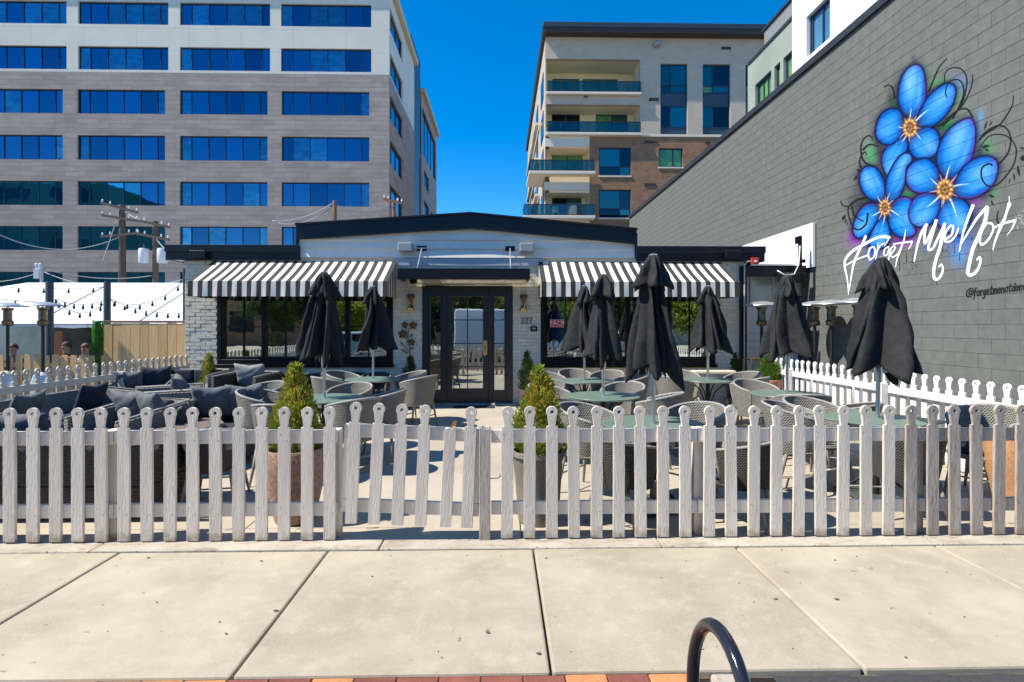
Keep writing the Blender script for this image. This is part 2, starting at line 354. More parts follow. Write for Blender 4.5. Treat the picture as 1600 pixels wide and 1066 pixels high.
m_oglass_l = MAT('blue_glass_blind_lit', (.13, .29, .36), (.06, .17, .27), 1.1, rough=.05, metal=.9, rnd=.2, st=(1, 1, 3))  # paler panes: blinds and lit rooms put into the glass colour
m_oglass_t = glassmat('teal_reflection_glass', (.10, .36, .42), .3)  # reflection of the block opposite, painted in as a teal tint
m_aglass = glassmat('apartment_glass', (.08, .19, .17), .35)
m_aglass_g = MAT('green_blind_glass', (.20, .42, .12), (.08, .26, .13), 1.2, rough=.08, metal=.2)
m_aglass_d = glassmat('dark_apartment_glass', (.04, .07, .08), .3)
m_wbrick = MAT('apartment_white_brick', (.60, .495, .385), (.54, .445, .345), 1.5, rough=.85); brickmat(m_wbrick, .40, .13, .012, (.85, .84, .82), 'xz', .05, .4)
m_bbrick = MAT('apartment_brown_brick', (.36, .20, .11), (.27, .145, .08), 1.5, rough=.9); brickmat(m_bbrick, .40, .13, .012, (.85, .8, .78), 'xz', .12, .4)
m_wbrick_s = MAT('apartment_side_brick', (.5, .45, .38), (.44, .40, .34), 1.5, rough=.85); brickmat(m_wbrick_s, .62, .2, .02, (.72, .71, .7), 'yz', .06, .6)
m_soffit = MAT('balcony_cream', (.90, .76, .54), (.86, .71, .50), 1, rough=.8)
m_slab = MAT('balcony_white', (.74, .65, .52), rough=.7)
m_aroof = MAT('brown_roof_metal', (.045, .032, .028), rough=.5)
m_stucco = MAT('green_grey_stucco', (.30, .34, .29), (.24, .28, .235), .8, rough=.9, detail=8)
m_corr = MAT('corrugated_grey', (.16, .17, .18), rough=.5)
m_whitewall = MAT('white_render', (.80, .80, .79), (.77, .77, .76), 2, rough=.8)
def shopglass():
    m = bpy.data.materials.new('shop_window_glass'); m.use_nodes = True; t = m.node_tree; L = t.links.new; t.nodes.clear()
    o = nd(t, 'ShaderNodeOutputMaterial'); mx = nd(t, 'ShaderNodeMixShader'); tr = nd(t, 'ShaderNodeBsdfTransparent'); gl = nd(t, 'ShaderNodeBsdfGlossy')
    tr.inputs[0].default_value = (.85, .9, .88, 1); gl.inputs['Roughness'].default_value = .0; gl.inputs[0].default_value = (.95, 1, .98, 1)
    n = nd(t, 'ShaderNodeTexNoise'); n.inputs['Scale'].default_value = 1.6; bp = nd(t, 'ShaderNodeBump'); bp.inputs['Strength'].default_value = .02; bp.inputs['Distance'].default_value = .05
    g = nd(t, 'ShaderNodeNewGeometry'); L(g.outputs['Position'], n.inputs['Vector']); L(n.outputs[0], bp.inputs['Height']); L(bp.outputs[0], gl.inputs['Normal'])
    lw = nd(t, 'ShaderNodeLayerWeight'); lw.inputs[0].default_value = .35
    ma = nd(t, 'ShaderNodeMath', operation='MULTIPLY_ADD'); ma.inputs[1].default_value = .6; ma.inputs[2].default_value = .40; ma.use_clamp = True
    L(lw.outputs['Fresnel'], ma.inputs[0]); L(ma.outputs[0], mx.inputs[0]); L(tr.outputs[0], mx.inputs[1]); L(gl.outputs[0], mx.inputs[2]); L(mx.outputs[0], o.inputs[0])
    return m
m_shopglass = shopglass()
def clearglass(name, tint, fac):
    m = bpy.data.materials.new(name); m.use_nodes = True; t = m.node_tree; L = t.links.new; t.nodes.clear()
    o = nd(t, 'ShaderNodeOutputMaterial'); mx = nd(t, 'ShaderNodeMixShader'); tr = nd(t, 'ShaderNodeBsdfTransparent'); gl = nd(t, 'ShaderNodeBsdfGlossy')
    tr.inputs[0].default_value = (*tint, 1); gl.inputs['Roughness'].default_value = .02; mx.inputs[0].default_value = fac
    L(tr.outputs[0], mx.inputs[1]); L(gl.outputs[0], mx.inputs[2]); L(mx.outputs[0], o.inputs[0])
    return m
m_clear = clearglass('clear_glass', (.92, .93, .92), .15)
m_railglass = clearglass('balcony_glass', (.32, .50, .50), .10)
m_interior = MAT('dark_interior', (.06, .05, .045), rough=.8)
def stripemat(name, axis, period, duty=.5):
    m = MAT(name, (.8, .8, .78), rough=.85, bump=.1, bscale=200); t = m.node_tree; L = t.links.new; b, s = colsock(m)
    tc = nd(t, 'ShaderNodeTexCoord'); sp = nd(t, 'ShaderNodeSeparateXYZ'); L(tc.outputs['Object'], sp.inputs[0])
    d = nd(t, 'ShaderNodeMath', operation='DIVIDE'); d.inputs[1].default_value = period; L(sp.outputs[axis], d.inputs[0])
    f = nd(t, 'ShaderNodeMath', operation='FRACT'); L(d.outputs[0], f.inputs[0])
    g = nd(t, 'ShaderNodeMath', operation='GREATER_THAN'); g.inputs[1].default_value = duty; L(f.outputs[0], g.inputs[0])
    mx = nd(t, 'ShaderNodeMix', data_type='RGBA'); mx.inputs['A'].default_value = (.034, .034, .033, 1); mx.inputs['B'].default_value = (.76, .72, .63, 1)
    L(g.outputs[0], mx.inputs['Factor']); L(mx.outputs['Result'], b.inputs['Base Color'])
    return m
# ================================================================== ground
def struct(name, mb, m, **k):
    return tag(mb.build(name, m, **k), kind='structure')
struct('ground', MB().box(-400, 400, -200, 500, -.5, -.09), m_ground)
FY = 4.07          # front fence line
BY = 11.1          # restaurant front wall
SX = [-1.23+1.465*i for i in range(-9, 11)]
rs = random.Random(3)
def slab_mesh(w, l, m, name, h=.12, bev=.012):
    return MB().box(-w/2, w/2, -l/2, l/2, -h, 0).mesh(name, m, bevel=bev, seg=2)
side = struct('sidewalk', MB().box(-16, 16, 2.49, 3.985, -.14, -.035), m_dirt)
me = slab_mesh(1.465-.012, 3.885-2.497, m_concrete, 'slab')
for i, x in enumerate(SX):
    ob('slab', me, side, (x+.7325, (3.885+2.497)/2, rs.uniform(-.002, .002)))
me2 = slab_mesh(2.05-.008, .175, m_edge, 'edge_slab', bev=.008)
for i in range(-6, 7):
    ob('edge_slab', me2, side, (-2.9+2.05*i+1.0, 3.985, .002+rs.uniform(-.002, .003)))
patio = struct('patio', MB().box(-6.4, 6.7, 4.08, 11.05, -.14, -.03), m_dirt)
for j, (y0, y1) in enumerate(((4.078, 5.9), (5.9, 7.75), (7.75, 9.6), (9.6, 11.09))):
    mep = slab_mesh(2.18-.008, y1-y0-.008, m_patio, 'patio_slab', bev=.008)
    for i in range(6):
        ob('patio_slab', mep, patio, (-6.38+2.18*i+1.09, (y0+y1)/2, rs.uniform(-.002, .001)))
# pavers and asphalt at the kerb
ps = struct('paver_strip', MB().box(-7, 1.05, 1.6, 2.489, -.14, -.05), m_dirt)
pr = MB().box(-.094, .094, -.045, .045, -.06, 0).mesh('paver', m_paver_r, bevel=.005)
po = MB().box(-.094, .094, -.045, .045, -.06, 0).mesh('paver', m_paver_o, bevel=.005)
for r in range(5):
    for i in range(30):
        x = -4.6+i*.192+(r % 2)*.096
        if x > .92: continue
        ob('paver', po if rs.random() < .45 else pr, ps, (x, 2.440-r*.094, -.004+rs.uniform(-.002, .002)))
struct('kerb_concrete', MB().box(.965, 1.09, 1.6, 2.487, -.14, -.003), m_edge, bevel=.02, seg=2)
asph = MB(); P = []
for i in range(61):
    P.append([(1.262+(j/120)*8, 2.489-i*.045, -.03+rs.uniform(-.007, .007)) for j in range(121)])
asph.grid(P); struct('asphalt_strip', asph, m_asphalt)
struct('road', MB().box(-60, 60, -5.5, 1.58, -.14, -.07), m_asphalt)
struct('far_pavement', MB().box(-60, 60, -20, -5.52, -.14, .06), m_edge)
# small pebbles and leaf litter on the slab
lit = MB()
for _ in range(240):
    x = rs.uniform(-4.5, 5); y = rs.choice([rs.uniform(2.5, 3.9), rs.gauss(3.89, .02), rs.gauss(4.04, .03), rs.uniform(4.1, 6)]); s = rs.uniform(.002, .006)
    a = rs.uniform(0, PI); c_, s_ = math.cos(a)*s, math.sin(a)*s
    lit.add([(x-c_*1.6, y-s_*1.6, .003), (x+s_, y-c_, .002), (x+c_*1.6, y+s_*1.6, .004), (x-s_, y+c_, .002), (x, y, .002+s*.7)], [(0, 1, 4), (1, 2, 4), (2, 3, 4), (3, 0, 4)])
for px_, py_, r_g in ((1212, 937, .009), (1307, 937, .010), (1178, 942, .004), (1155, 912, .005), (1221, 860, .006), (1305, 876, .006), (1072, 877, .005), (1362, 888, .004), (842, 1022, .010), (853, 873, .007), (405, 863, .007), (408, 877, .007), (232, 872, .008), (160, 946, .004), (431, 955, .010), (353, 991, .006), (762, 989, .009), (1415, 1028, .005), (690, 1028, .004), (1400, 905, .003)):
    d_g = FPX*CAMH/(py_-HOR); c_g = W(px_, py_, d_g); n_g = 9; jj = [rs.uniform(.7, 1.25) for _ in range(n_g)]
    lit.add([(c_g.x+r_g*1.5*jj[k]*math.cos(k*2*PI/n_g), c_g.y+r_g*jj[k]*math.sin(k*2*PI/n_g), .0045) for k in range(n_g)], [tuple(range(n_g))])
tag(lit.build('litter', m_dirt), kind='stuff')

# ================================================================== restaurant
X0 = XY(289, BY); X1 = XY(1163, BY); WZ = 2.995
rest = thing('restaurant_building', 'low white painted brick restaurant with black fascia and two striped awnings', 'building', ((X0+X1)/2, BY+2, 0))
def pxr(a, b, y0, y1):   # pixel rect to wall rect
    return (XY(a, BY), XY(b, BY), ZY(y1, 0, BY), ZY(y0, 0, BY))
WL = pxr(340, 614, 455, 570); WR = pxr(845, 1117, 455, 571)
WL = (WL[0], WL[1], WL[2], 2.62); WR = (WR[0], WR[1], WR[2], 2.62)
DR = (XY(660, BY), XY(801, BY), 0.02, ZY(447, 0, BY))
holes = [WL, WR, DR]
w = MB(); wall_holes(w, lambda u, v, t: (u, BY+t, v), X0, X1, 0, WZ, holes, .3)
w.box(X0, X0+.25, BY+.3, BY+9, 0, WZ); w.box(X1-.25, X1, BY+.3, BY+9, 0, WZ); w.box(X0, X1, BY+9, BY+9.2, 0, WZ)
# side reveals to close the front corners
w.add([(X0, BY, 0), (X0, BY+.3, 0), (X0, BY+.3, WZ), (X0, BY, WZ)], [(0, 1, 2, 3)]); w.add([(X1, BY, 0), (X1, BY+.3, 0), (X1, BY+.3, WZ), (X1, BY, WZ)], [(0, 1, 2, 3)])
wallo = w.build('wall', m_mortar, rest, fix=False)
ol = wloc(rest)
# bricks: courses .075 high
bw, bh = .213, .075
rows = int(WZ/bh); cand = []
for r in range(rows):
    z0 = r*bh; x = X0-(bw/2 if r % 2 else 0)
    while x < X1:
        a, b = max(x, X0), min(x+bw-.008, X1); x += bw
        segs = [(a, b)]
        for h in holes:
            if h[2] < z0+bh-.012 and h[3] > z0+.004:
                ns = []
                for (p, q) in segs:
                    if q <= h[0] or p >= h[1]: ns.append((p, q)); continue
                    if p < h[0]: ns.append((p, h[0]))
                    if q > h[1]: ns.append((h[1], q))
                segs = ns
        for p, q in segs:
            if q-p > .02: cand.append((p, q, z0+.004, z0+bh-.004))
def brick_mb(mb, p, q, z0, z1, pr_, c=(0, 0, 0)):
    e = .004; y = BY-pr_
    mb.add([(p-c[0], BY+.01-c[1], z0-c[2]), (q-c[0], BY+.01-c[1], z0-c[2]), (q-c[0], BY+.01-c[1], z1-c[2]), (p-c[0], BY+.01-c[1], z1-c[2]),
            (p+e-c[0], y-c[1], z0+e-c[2]), (q-e-c[0], y-c[1], z0+e-c[2]), (q-e-c[0], y-c[1], z1-e-c[2]), (p+e-c[0], y-c[1], z1-e-c[2])],
           [(4, 5, 6, 7), (0, 1, 5, 4), (1, 2, 6, 5), (2, 3, 7, 6), (3, 0, 4, 7)])
def pri(c):
    x = (c[0]+c[1])/2
    s = 0
    if x < WL[0] and .9 < c[2] < 2.3: s = 3
    elif WL[1] < x < DR[0] and c[2] > .9: s = 2
    elif DR[1] < x < WR[0] and c[2] > .9: s = 2
    elif x > WR[1]: s = 1
    return -s
cand.sort(key=pri)
full = {}
rest_b = MB()
for i, (p, q, z0, z1) in enumerate(cand):
    rough_zone = (p+q)/2 < WL[0] and z0 > .4
    pr_ = rs.uniform(.005, .017) if rough_zone else rs.uniform(.003, .007)
    if i < 300:
        key = (round(q-p, 3), int(pr_*500)); 
        if key not in full:
            m_ = MB(); brick_mb(m_, -(q-p)/2, (q-p)/2, -(z1-z0)/2, (z1-z0)/2, pr_, (0, BY, 0)); full[key] = m_.mesh('brick', m_whitebrick, fix=False)
        ob('brick', full[key], rest, Vector(((p+q)/2, BY, (z0+z1)/2))-ol)
    else: brick_mb(rest_b, p, q, z0, z1, pr_)
tag(rest_b.build('brickwork', m_whitebrick, rest, fix=False), kind='stuff')
# foundation ledge, door threshold
MB().box(DR[0]-.1, DR[1]+.1, BY-.22, BY+.25, 0.0, .035).build('threshold', m_edge, rest, bevel=.006)
# roof deck and fascias
MB().box(X0-.12, XY(466, 10.95)-.003, BY-.055, BY+9.3, 2.998, 3.17).box(XY(996, 10.95)+.003, X1+.1, BY-.055, BY+9.3, 2.998, 3.17).build('flat_roof', m_fascia, rest)
def fascia(px0, px1, d, yt, yb, z_adj=0):
    x0, x1 = XY(px0, d), XY(px1, d)
    return x0, x1
fx0, fx1 = XY(256, 10.95), XY(467, 10.95)
f = MB().box(fx0, fx1, 11.0, 11.04, 2.93, 3.21); f.box(fx0-.01, fx1, 10.97, 10.999, 3.10, 3.24); f.box(fx0, fx0+.04, 11.043, 13, 2.93, 3.21)
f.build('left_fascia', m_fascia, rest, bevel=.006)
MB().box(fx0+.045, X0-.003, 11.045, 13, 2.945, 2.97).build('left_soffit', m_black, rest)
MB().box(XY(292, 10.8), XY(317, 10.8), 10.86, 10.966, 2.96, 3.11).build('scupper_box', m_black, rest, bevel=.01)
gx0, gx1 = XY(995, 10.95), XY(1197, 10.95)
f = MB().box(gx0, gx1, 11.0, 11.04, 2.93, 3.21); f.box(gx0, gx1+.01, 10.97, 10.999, 3.10, 3.24); f.box(gx1-.04, gx1, 11.043, 13, 2.93, 3.21)
f.build('right_fascia', m_fascia, rest, bevel=.006)
MB().box(X1+.003, gx1-.045, 11.045, 13, 2.945, 2.97).build('right_soffit', m_black, rest)
MB().box(XY(1137, 10.8), XY(1161, 10.8), 10.86, 10.966, 2.98, 3.14).build('scupper_box', m_black, rest, bevel=.01)
# gable
ga, gb, gp = XY(462, 10.98), XY(995, 10.98), XY(735, 10.98)
zt0, ztp, zt1 = ZY(352.5, 0, 10.98), ZY(334, 0, 10.98), ZY(358, 0, 10.98); th = .30
f = MB()
f.prism([(ga, zt0-th), (gp, ztp-th), (gb, zt1-th), (gb, zt1), (gp, ztp), (ga, zt0)], 10.985, 11.03)
f.prism([(ga-.01, zt0-.01), (gp, ztp-.01), (gb+.01, zt1-.01), (gb+.01, zt1+.03), (gp, ztp+.03), (ga-.01, zt0+.03)], 10.945, 10.984)
f.build('gable_fascia', m_fascia, rest, bevel=.004)
f = MB(); f.prism([(ga+.02, zt0-.06), (gp, ztp-.06), (gb-.02, zt1-.06), (gb-.02, zt1-.01), (gp, ztp-.01), (ga+.02, zt0-.01)], 11.033, BY+7); f.build('gable_roof', m_fascia, rest)
MB().prism([(ga+.02, zt0-th+.02), (gp, ztp-th+.02), (gb-.02, zt1-th+.02), (gb-.02, zt1-th+.05), (gp, ztp-th+.05), (ga+.02, zt0-th+.05)], 11.032, BY-.04).build('gable_soffit', m_trimgrey, rest)
sx0, sx1 = XY(468, BY), XY(991, BY)
nb = 6; zb = WZ+.005
def gz(x):
    return (zt0+(ztp-zt0)*(x-ga)/(gp-ga) if x < gp else ztp+(zt1-ztp)*(x-gp)/(gb-gp))-th+.03
for k in range(nb):
    za = zb+k*.18; 
    if k == nb-1: pass
    # each lap board tapers and is clipped under the gable soffit
    def clipx(z):
        l = gp-(gp-ga)*max(0, (gz(gp)-z))/(gz(gp)-gz(ga+.001)) if z > gz(ga+.001) else -99
        r = gp+(gb-gp)*max(0, (gz(gp)-z))/(gz(gp)-gz(gb-.001)) if z > gz(gb-.001) else 99
        return max(sx0, l), min(sx1, r)
    zt = za+.18
    if za > gz(gp)-.01: break
    zt = min(zt, gz(gp)-.001)
    N = 24; a0, a1 = clipx(za+.0001); vs = []
    rows_ = []
    for i in range(N+1):
        x = a0+(a1-a0)*i/N; top = min(zt, max(za+.001, gz(x)))
        wob = .004*math.sin(x*2.1+k*1.7)
        rows_.append([(x, BY-.046+wob, za), (x, BY-.012+wob*.4, top), (x, BY+.02, top), (x, BY+.02, za)])
    b_ = MB()
    for i in range(N):
        q0, q1 = rows_[i], rows_[i+1]; n_ = len(b_.v)
        b_.add(q0+q1, [(j, j+4, (j+1) % 4+4, (j+1) % 4) for j in range(4)])
    b_.build('siding_board', m_siding, rest, weld=.0005)
# solid behind the siding
MB().prism([(sx0, WZ+.004), (sx1, WZ+.004), (sx1, gz(gb)-.02), (gp, gz(gp)-.02), (sx0, gz(ga)-.02)], BY+.021, BY+.25).build('gable_wall', m_siding, rest)
MB().box(sx0-.05, sx0-.003, BY-.066, BY+.25, WZ+.004, zt0-.06).box(sx1+.003, sx1+.05, BY-.066, BY+.25, WZ+.004, zt1-.06).build('gable_end_trim', m_fascia, rest)
# header band under gable
MB().box(XY(622, BY)-.05, XY(838, BY)+.05, BY-.028, BY-.010, 2.84, 2.993).build('header_board', m_trimgrey, rest, bevel=.003)

# --- shop windows
def shop_window(h, npane, wide):
    x0, x1, z0, z1 = h; fw = .085
    fr = MB()
    fr.box(x0, x1, BY-.03, BY+.09, z0, z0+fw+.03); fr.box(x0, x1, BY-.03, BY+.09, z1-fw, z1)
    fr.box(x0, x0+fw, BY-.03, BY+.09, z0+fw+.031, z1-fw-.001); fr.box(x1-fw, x1, BY-.03, BY+.09, z0+fw+.031, z1-fw-.001)
    fr.box(x0-.03, x1+.03, BY-.07, BY-.032, z0-.045, z0+.02)
    f0 = fr.build('window_frame', m_blackwin, rest, bevel=.004)
    a, b = x0+fw+.002, x1-fw-.002; pw = (b-a)/npane
    for k in range(npane):
        p0, p1 = a+k*pw, a+(k+1)*pw; mw = .045
        s = MB(); s.box(p0+.001, p0+mw, BY-.01, BY+.07, z0+fw+.032, z1-fw-.002); s.box(p1-mw, p1-.001, BY-.01, BY+.07, z0+fw+.032, z1-fw-.002)
        s.box(p0+mw+.001, p1-mw-.001, BY-.01, BY+.07, z0+fw+.032, z0+fw+.085); s.box(p0+mw+.001, p1-mw-.001, BY-.01, BY+.07, z1-fw-.05, z1-fw-.002)
        xm = (p0+p1)/2; s.box(xm-.009, xm+.009, BY+.015, BY+.045, z0+fw+.086, z1-fw-.051)
        zm = 1.59
        s.box(p0+mw+.001, xm-.010, BY+.015, BY+.045, zm-.009, zm+.009); s.box(xm+.010, p1-mw-.001, BY+.015, BY+.045, zm-.009, zm+.009)
        sash = s.build('sash', m_blackwin, f0, bevel=.003)
        MB().box(p0+mw-.01, p1-mw+.01, BY+.052, BY+.058, z0+fw+.07, z1-fw-.04).build('pane', m_shopglass, f0)
shop_window(WL, 4, .1); shop_window(WR, 4, .1)
# --- door set
x0, x1, z0, z1 = DR
fr = MB(); fw = .075
sl0, sl1 = XY(669, BY), XY(691, BY); dr0, dr1 = XY(698, BY), XY(763, BY); sr0, sr1 = XY(769, BY), XY(791, BY)
zt = ZY(455, 0, BY)
fr.box(x0, x1, BY-.03, BY+.1, zt, z1)
for a, b in ((x0, sl0-.002), (sl1+.002, dr0-.004), (dr1+.004, sr0-.002), (sr1+.002, x1)): fr.box(a, b, BY-.03, BY+.1, z0+.0, zt-.001)
MB.build(fr, 'door_frame', m_doorblack, rest, bevel=.005)
def glazed(name, a, b, ga_, gb_, gz0, gz1, nv, nh, y, parentmat=m_doorblack):
    s = MB(); wall_holes(s, lambda u, v, t: (u, y+t, v), a, b, z0+.01, zt-.004, [(ga_, gb_, gz0, gz1)], .05)
    s.add([(a, y, z0+.01), (a, y+.05, z0+.01), (a, y+.05, zt-.004), (a, y, zt-.004)], [(0, 1, 2, 3)]); s.add([(b, y, z0+.01), (b, y, zt-.004), (b, y+.05, zt-.004), (b, y+.05, z0+.01)], [(0, 1, 2, 3)])
    for i in range(1, nv+1):
        xm = ga_+(gb_-ga_)*i/(nv+1); s.box(xm-.009, xm+.009, y+.01, y+.04, gz0, gz1)
    for i in range(1, nh+1):
        zm = gz0+(gz1-gz0)*i/(nh+1); s.box(ga_, gb_, y+.012, y+.038, zm-.009, zm+.009)
    d = s.build(name, m_doorblack, rest, fix=False)
    MB().box(ga_-.005, gb_+.005, y+.045, y+.051, gz0-.005, gz1+.005).build('pane', m_shopglass, d)
    return d
zg0, zg1 = ZY(610, 0, BY), ZY(463.5, 0, BY)
glazed('sidelight', sl0, sl1, XY(672.5, BY), XY(688, BY), zg0, zg1, 0, 3, BY-.005)
glazed('sidelight', sr0, sr1, XY(772.5, BY), XY(788, BY), zg0, zg1, 0, 3, BY-.005)
door = glazed('door', dr0, dr1, XY(706.5, BY), XY(754.5, BY), zg0, zg1, 1, 3, BY-.012)
MB().box(dr0+.01, dr1-.01, BY-.02, BY-.0125, z0+.03, z0+.30).build('kick_plate', m_doorblack, door, bevel=.002)
hd = MB().box(XY(755, BY), XY(761.5, BY), BY-.022, BY-.0125, 1.18-.16+.0, 1.18+.16-.03); hd.build('handle_plate', m_brass, door, bevel=.003)
hd = MB().tube([(XY(758, BY), BY-.02, .98), (XY(758, BY), BY-.075, .99), (XY(758, BY), BY-.078, 1.2), (XY(758, BY), BY-.02, 1.21)], .012); hd.build('handle', m_brass, door, smooth=True)
# interior box
ib = MB(); ix0, ix1, iy0, iy1 = X0+.3, X1-.3, BY+.35, BY+6
ib.add([(ix0, iy0, .03), (ix1, iy0, .03), (ix1, iy1, .03), (ix0, iy1, .03), (ix0, iy0, 2.9), (ix1, iy0, 2.9), (ix1, iy1, 2.9), (ix0, iy1, 2.9)], [(0, 1, 2, 3), (4, 5, 6, 7), (2, 3, 7, 6), (0, 3, 7, 4), (1, 2, 6, 5)])
ib.build('interior_room', m_interior, rest, fix=False)
# door mat
t = MB().box(XY(708, 10.75), XY(773, 10.75), 10.55, 10.85, .001, .014).build('door_mat', MAT('mat_rubber', (.02, .022, .028), rough=.9, bump=.4), bevel=.004)
tag(t, 'dark rubber mat lying before the restaurant door', 'door mat')

# --- door canopy (steel shelf hung on two rods)
cnx0, cnx1 = XY(621, 10.4), XY(828, 10.4)
cn = thing('door_canopy', 'flat black steel canopy hung on rods above the restaurant door', 'canopy', ((cnx0+cnx1)/2, BY-.35, 2.6))
c = MB(); c.box(cnx0, cnx1, 10.38, 10.42, 2.50, 2.71); c.box(cnx0, cnx0+.04, 10.423, BY-.033, 2.50, 2.71); c.box(cnx1-.04, cnx1, 10.423, BY-.033, 2.50, 2.71)
c.build('frame', m_black, cn, bevel=.004)
MB().box(cnx0+.043, cnx1-.043, 10.423, BY-.034, 2.56, 2.60).build('deck', m_black, cn)
for px in (659.5, 797):
    x = XY(px, BY); pl = MB().box(x-.1, x+.1, BY-.045, BY-.031, 3.14, 3.24)
    for dx in (-.07, .07):
        for dz in (3.165, 3.215): pl.box(x+dx-.012, x+dx+.012, BY-.055, BY-.046, dz-.012, dz+.012)
    pl.build('wall_plate', m_black, cn)
    MB().tube([(x, BY-.05, 3.19), (x, BY-.35, 2.93), (x, 10.46, 2.71)], .013, 6).build('rod', m_lampgrey, cn, smooth=True)
for px, lab in ((634, 'grey box floodlight on the gable, left of the canopy rods'), (823, 'grey box floodlight on the gable, right of the canopy rods')):
    x = XY(px, BY-.15); L_ = thing('floodlight', lab, 'wall light', (x, BY-.05, 3.17), group='floodlights over the entrance')
    MB().box(x-.145, x+.145, BY-.24, BY-.06, 3.10, 3.28).build('housing', m_lampgrey, L_, bevel=.02, seg=3)
    MB().box(x-.05, x+.05, BY-.06, BY-.031, 3.14, 3.24).build('bracket', m_black, L_)
x = XY(646, 10.8); L_ = thing('soffit_light', 'small dark lamp under the left end of the door canopy', 'light', (x, 10.8, 2.55))
MB().lathe([(.05, 0), (.075, -.02), (.075, -.09), (.05, -.11)], (x, 10.8, 2.558), 16).build('housing', m_black, L_, smooth=40.0)

# --- awnings
def awning(pxa, pxb, lab):
    yf = 10.2; xa, xb = pxa, pxb; n = 20.5
    per = (xb-xa)/n
    mt = stripemat('awning_stripe', 0, per); ms = stripemat('awning_side_stripe', 1, .17)
    A = thing('awning', lab, 'awning', (xa, BY, 2.2), group='striped awnings over the windows')
    zt_, zf, zv = 2.925, 2.445, 2.16
    P = []
    for i in range(9):
        tt = i/8; row = []
        for j in range(42):
            u = j/41; sag = -.018*math.sin(tt*PI)*abs(math.sin(u*PI*3))
            row.append((xa+(xb-xa)*u, BY-.012-(BY-yf-.012)*tt, zt_+(zf-zt_)*tt+sag))
        P.append(row)
    g = MB(); g.grid(P); g.build('top_panel', mt, A, smooth=True)
    P = []
    for i in range(5):
        P.append([(xa+(xb-xa)*j/82, yf-.004+.010*math.sin(j*.9)*(i/4)-.004*i, zf-.002-(zf-zv)*i/4) for j in range(83)])
    g = MB(); g.grid(P); g.build('valance', mt, A, smooth=True)
    for s, x in ((-1, xa), (1, xb)):
        g = MB(); x_ = x+s*.003
        g.add([(x_, BY-.012, zt_), (x_, yf, zf), (x_, yf, zv), (x_, BY-.012, zv)], [(0, 1, 2, 3)]); g.build('side_panel', ms, A, fix=False)
    fr_ = MB()
    for x in (xa+.02, (xa+xb)/2, xb-.02):
        fr_.tube([(x, BY-.02, zt_-.03), (x, yf+.02, zf-.03)], .012, 6); fr_.tube([(x, yf+.02, zf-.03), (x, yf+.02, zv+.02)], .010, 6)
        fr_.tube([(x, yf+.02, zv+.02), (x, BY-.02, zv+.02)], .010, 6)
    fr_.tube([(xa+.02, yf+.025, zv+.015), (xb-.02, yf+.025, zv+.015)], .010, 6)
    tag(fr_.build('frame', m_blackmetal, A), kind='stuff')
    return A
awning(XY(334, BY), XY(620, BY), 'black and white striped awning over the left shop window')
awning(XY(841, BY), XY(1125, BY), 'black and white striped awning over the right shop window')

# --- sconces, numbers, flower sculpture, signs
def sconce(px, lab):
    x = XY(px, BY-.05); S = thing('wall_sconce', lab, 'wall light', (x, BY-.02, 2.08), group='gold hourglass sconces beside the door')
    MB().box(x-.03, x+.03, BY-.03, BY-.009, 2.0, 2.16).build('back_plate', m_brass, S, bevel=.004)
    up = MB().lathe([(.022, 0), (.03, .02), (.075, .10), (.085, .14), (.05, .16), (.0, .162)], (x, BY-.095, 2.09), 16, cap=False); up.build('upper_shade', m_bronze, S, smooth=True)
    dn = MB().lathe([(.022, 0), (.03, -.02), (.07, -.09), (.088, -.15), (.08, -.152), (.02, -.02)], (x, BY-.095, 2.07), 16, cap=False); dn.build('lower_shade', m_brass, S, smooth=True)
sconce(642.5, 'gold hourglass sconce left of the door'); sconce(818, 'gold hourglass sconce right of the door')
def text(name, s, size, mat_, loc, rot, label, cat, ext=.004, parent=None, align='CENTER'):
    cu = bpy.data.curves.new(name, 'FONT'); cu.body = s; cu.size = size; cu.extrude = ext; cu.align_x = align; cu.align_y = 'CENTER'
    o = bpy.data.objects.new(name, cu); COL.objects.link(o); bpy.context.view_layer.update()
    me = bpy.data.meshes.new_from_object(o.evaluated_get(bpy.context.evaluated_depsgraph_get())); bpy.data.objects.remove(o)
    me.materials.clear(); me.materials.append(mat_); o = ob(name, me, parent, loc, rot)
    if label: tag(o, label, cat)
    return o
nn = thing('house_number', 'bronze house number 227 on the brick right of the door', 'number', (XY(823, BY), BY-.02, 1.71))
for k, ch in enumerate('227'):
    text('digit', ch, .17, m_bronze, (-.085+k*.085, 0, 0), (R(90), 0, 0), None, None, .006, nn)
x = XY(834, BY); kb = thing('door_buzzer', 'small black box on the wall between door and right window', 'intercom', (x, BY-.02, 1.55))
MB().box(x-.07, x+.07, BY-.06, BY-.009, 1.50, 1.60).build('housing', m_black, kb, bevel=.01, seg=2); MB().box(x-.035, x+.035, BY-.063, BY-.0605, 1.535, 1.575).build('screen', m_lampgrey, kb)
fs = thing('metal_flower_sculpture', 'bronze metal flowers on stems fixed to the wall left of the door', 'sculpture', (XY(638, BY), BY-.05, 1.2))
def fpt(zx, zy): return Vector((XY(600+zx*.3097, BY-.05), BY-.05, ZY(320+zy*.3097, 0, BY-.05)))
main = [fpt(x_, y_) for x_, y_ in ((128, 800), (130, 745), (125, 700), (118, 660), (128, 625), (145, 608))]
MB().tube(main, .008, 6).build('stem', m_bronze, fs, smooth=True)
for pts in (((125, 700), (110, 670), (98, 650)), ((122, 665), (110, 630), (105, 605)), ((127, 740), (135, 715), (141, 695)), ((128, 745), (110, 720), (95, 710))):
    MB().tube([fpt(*p) for p in pts], .006, 6).build('stem', m_bronze, fs, smooth=True)
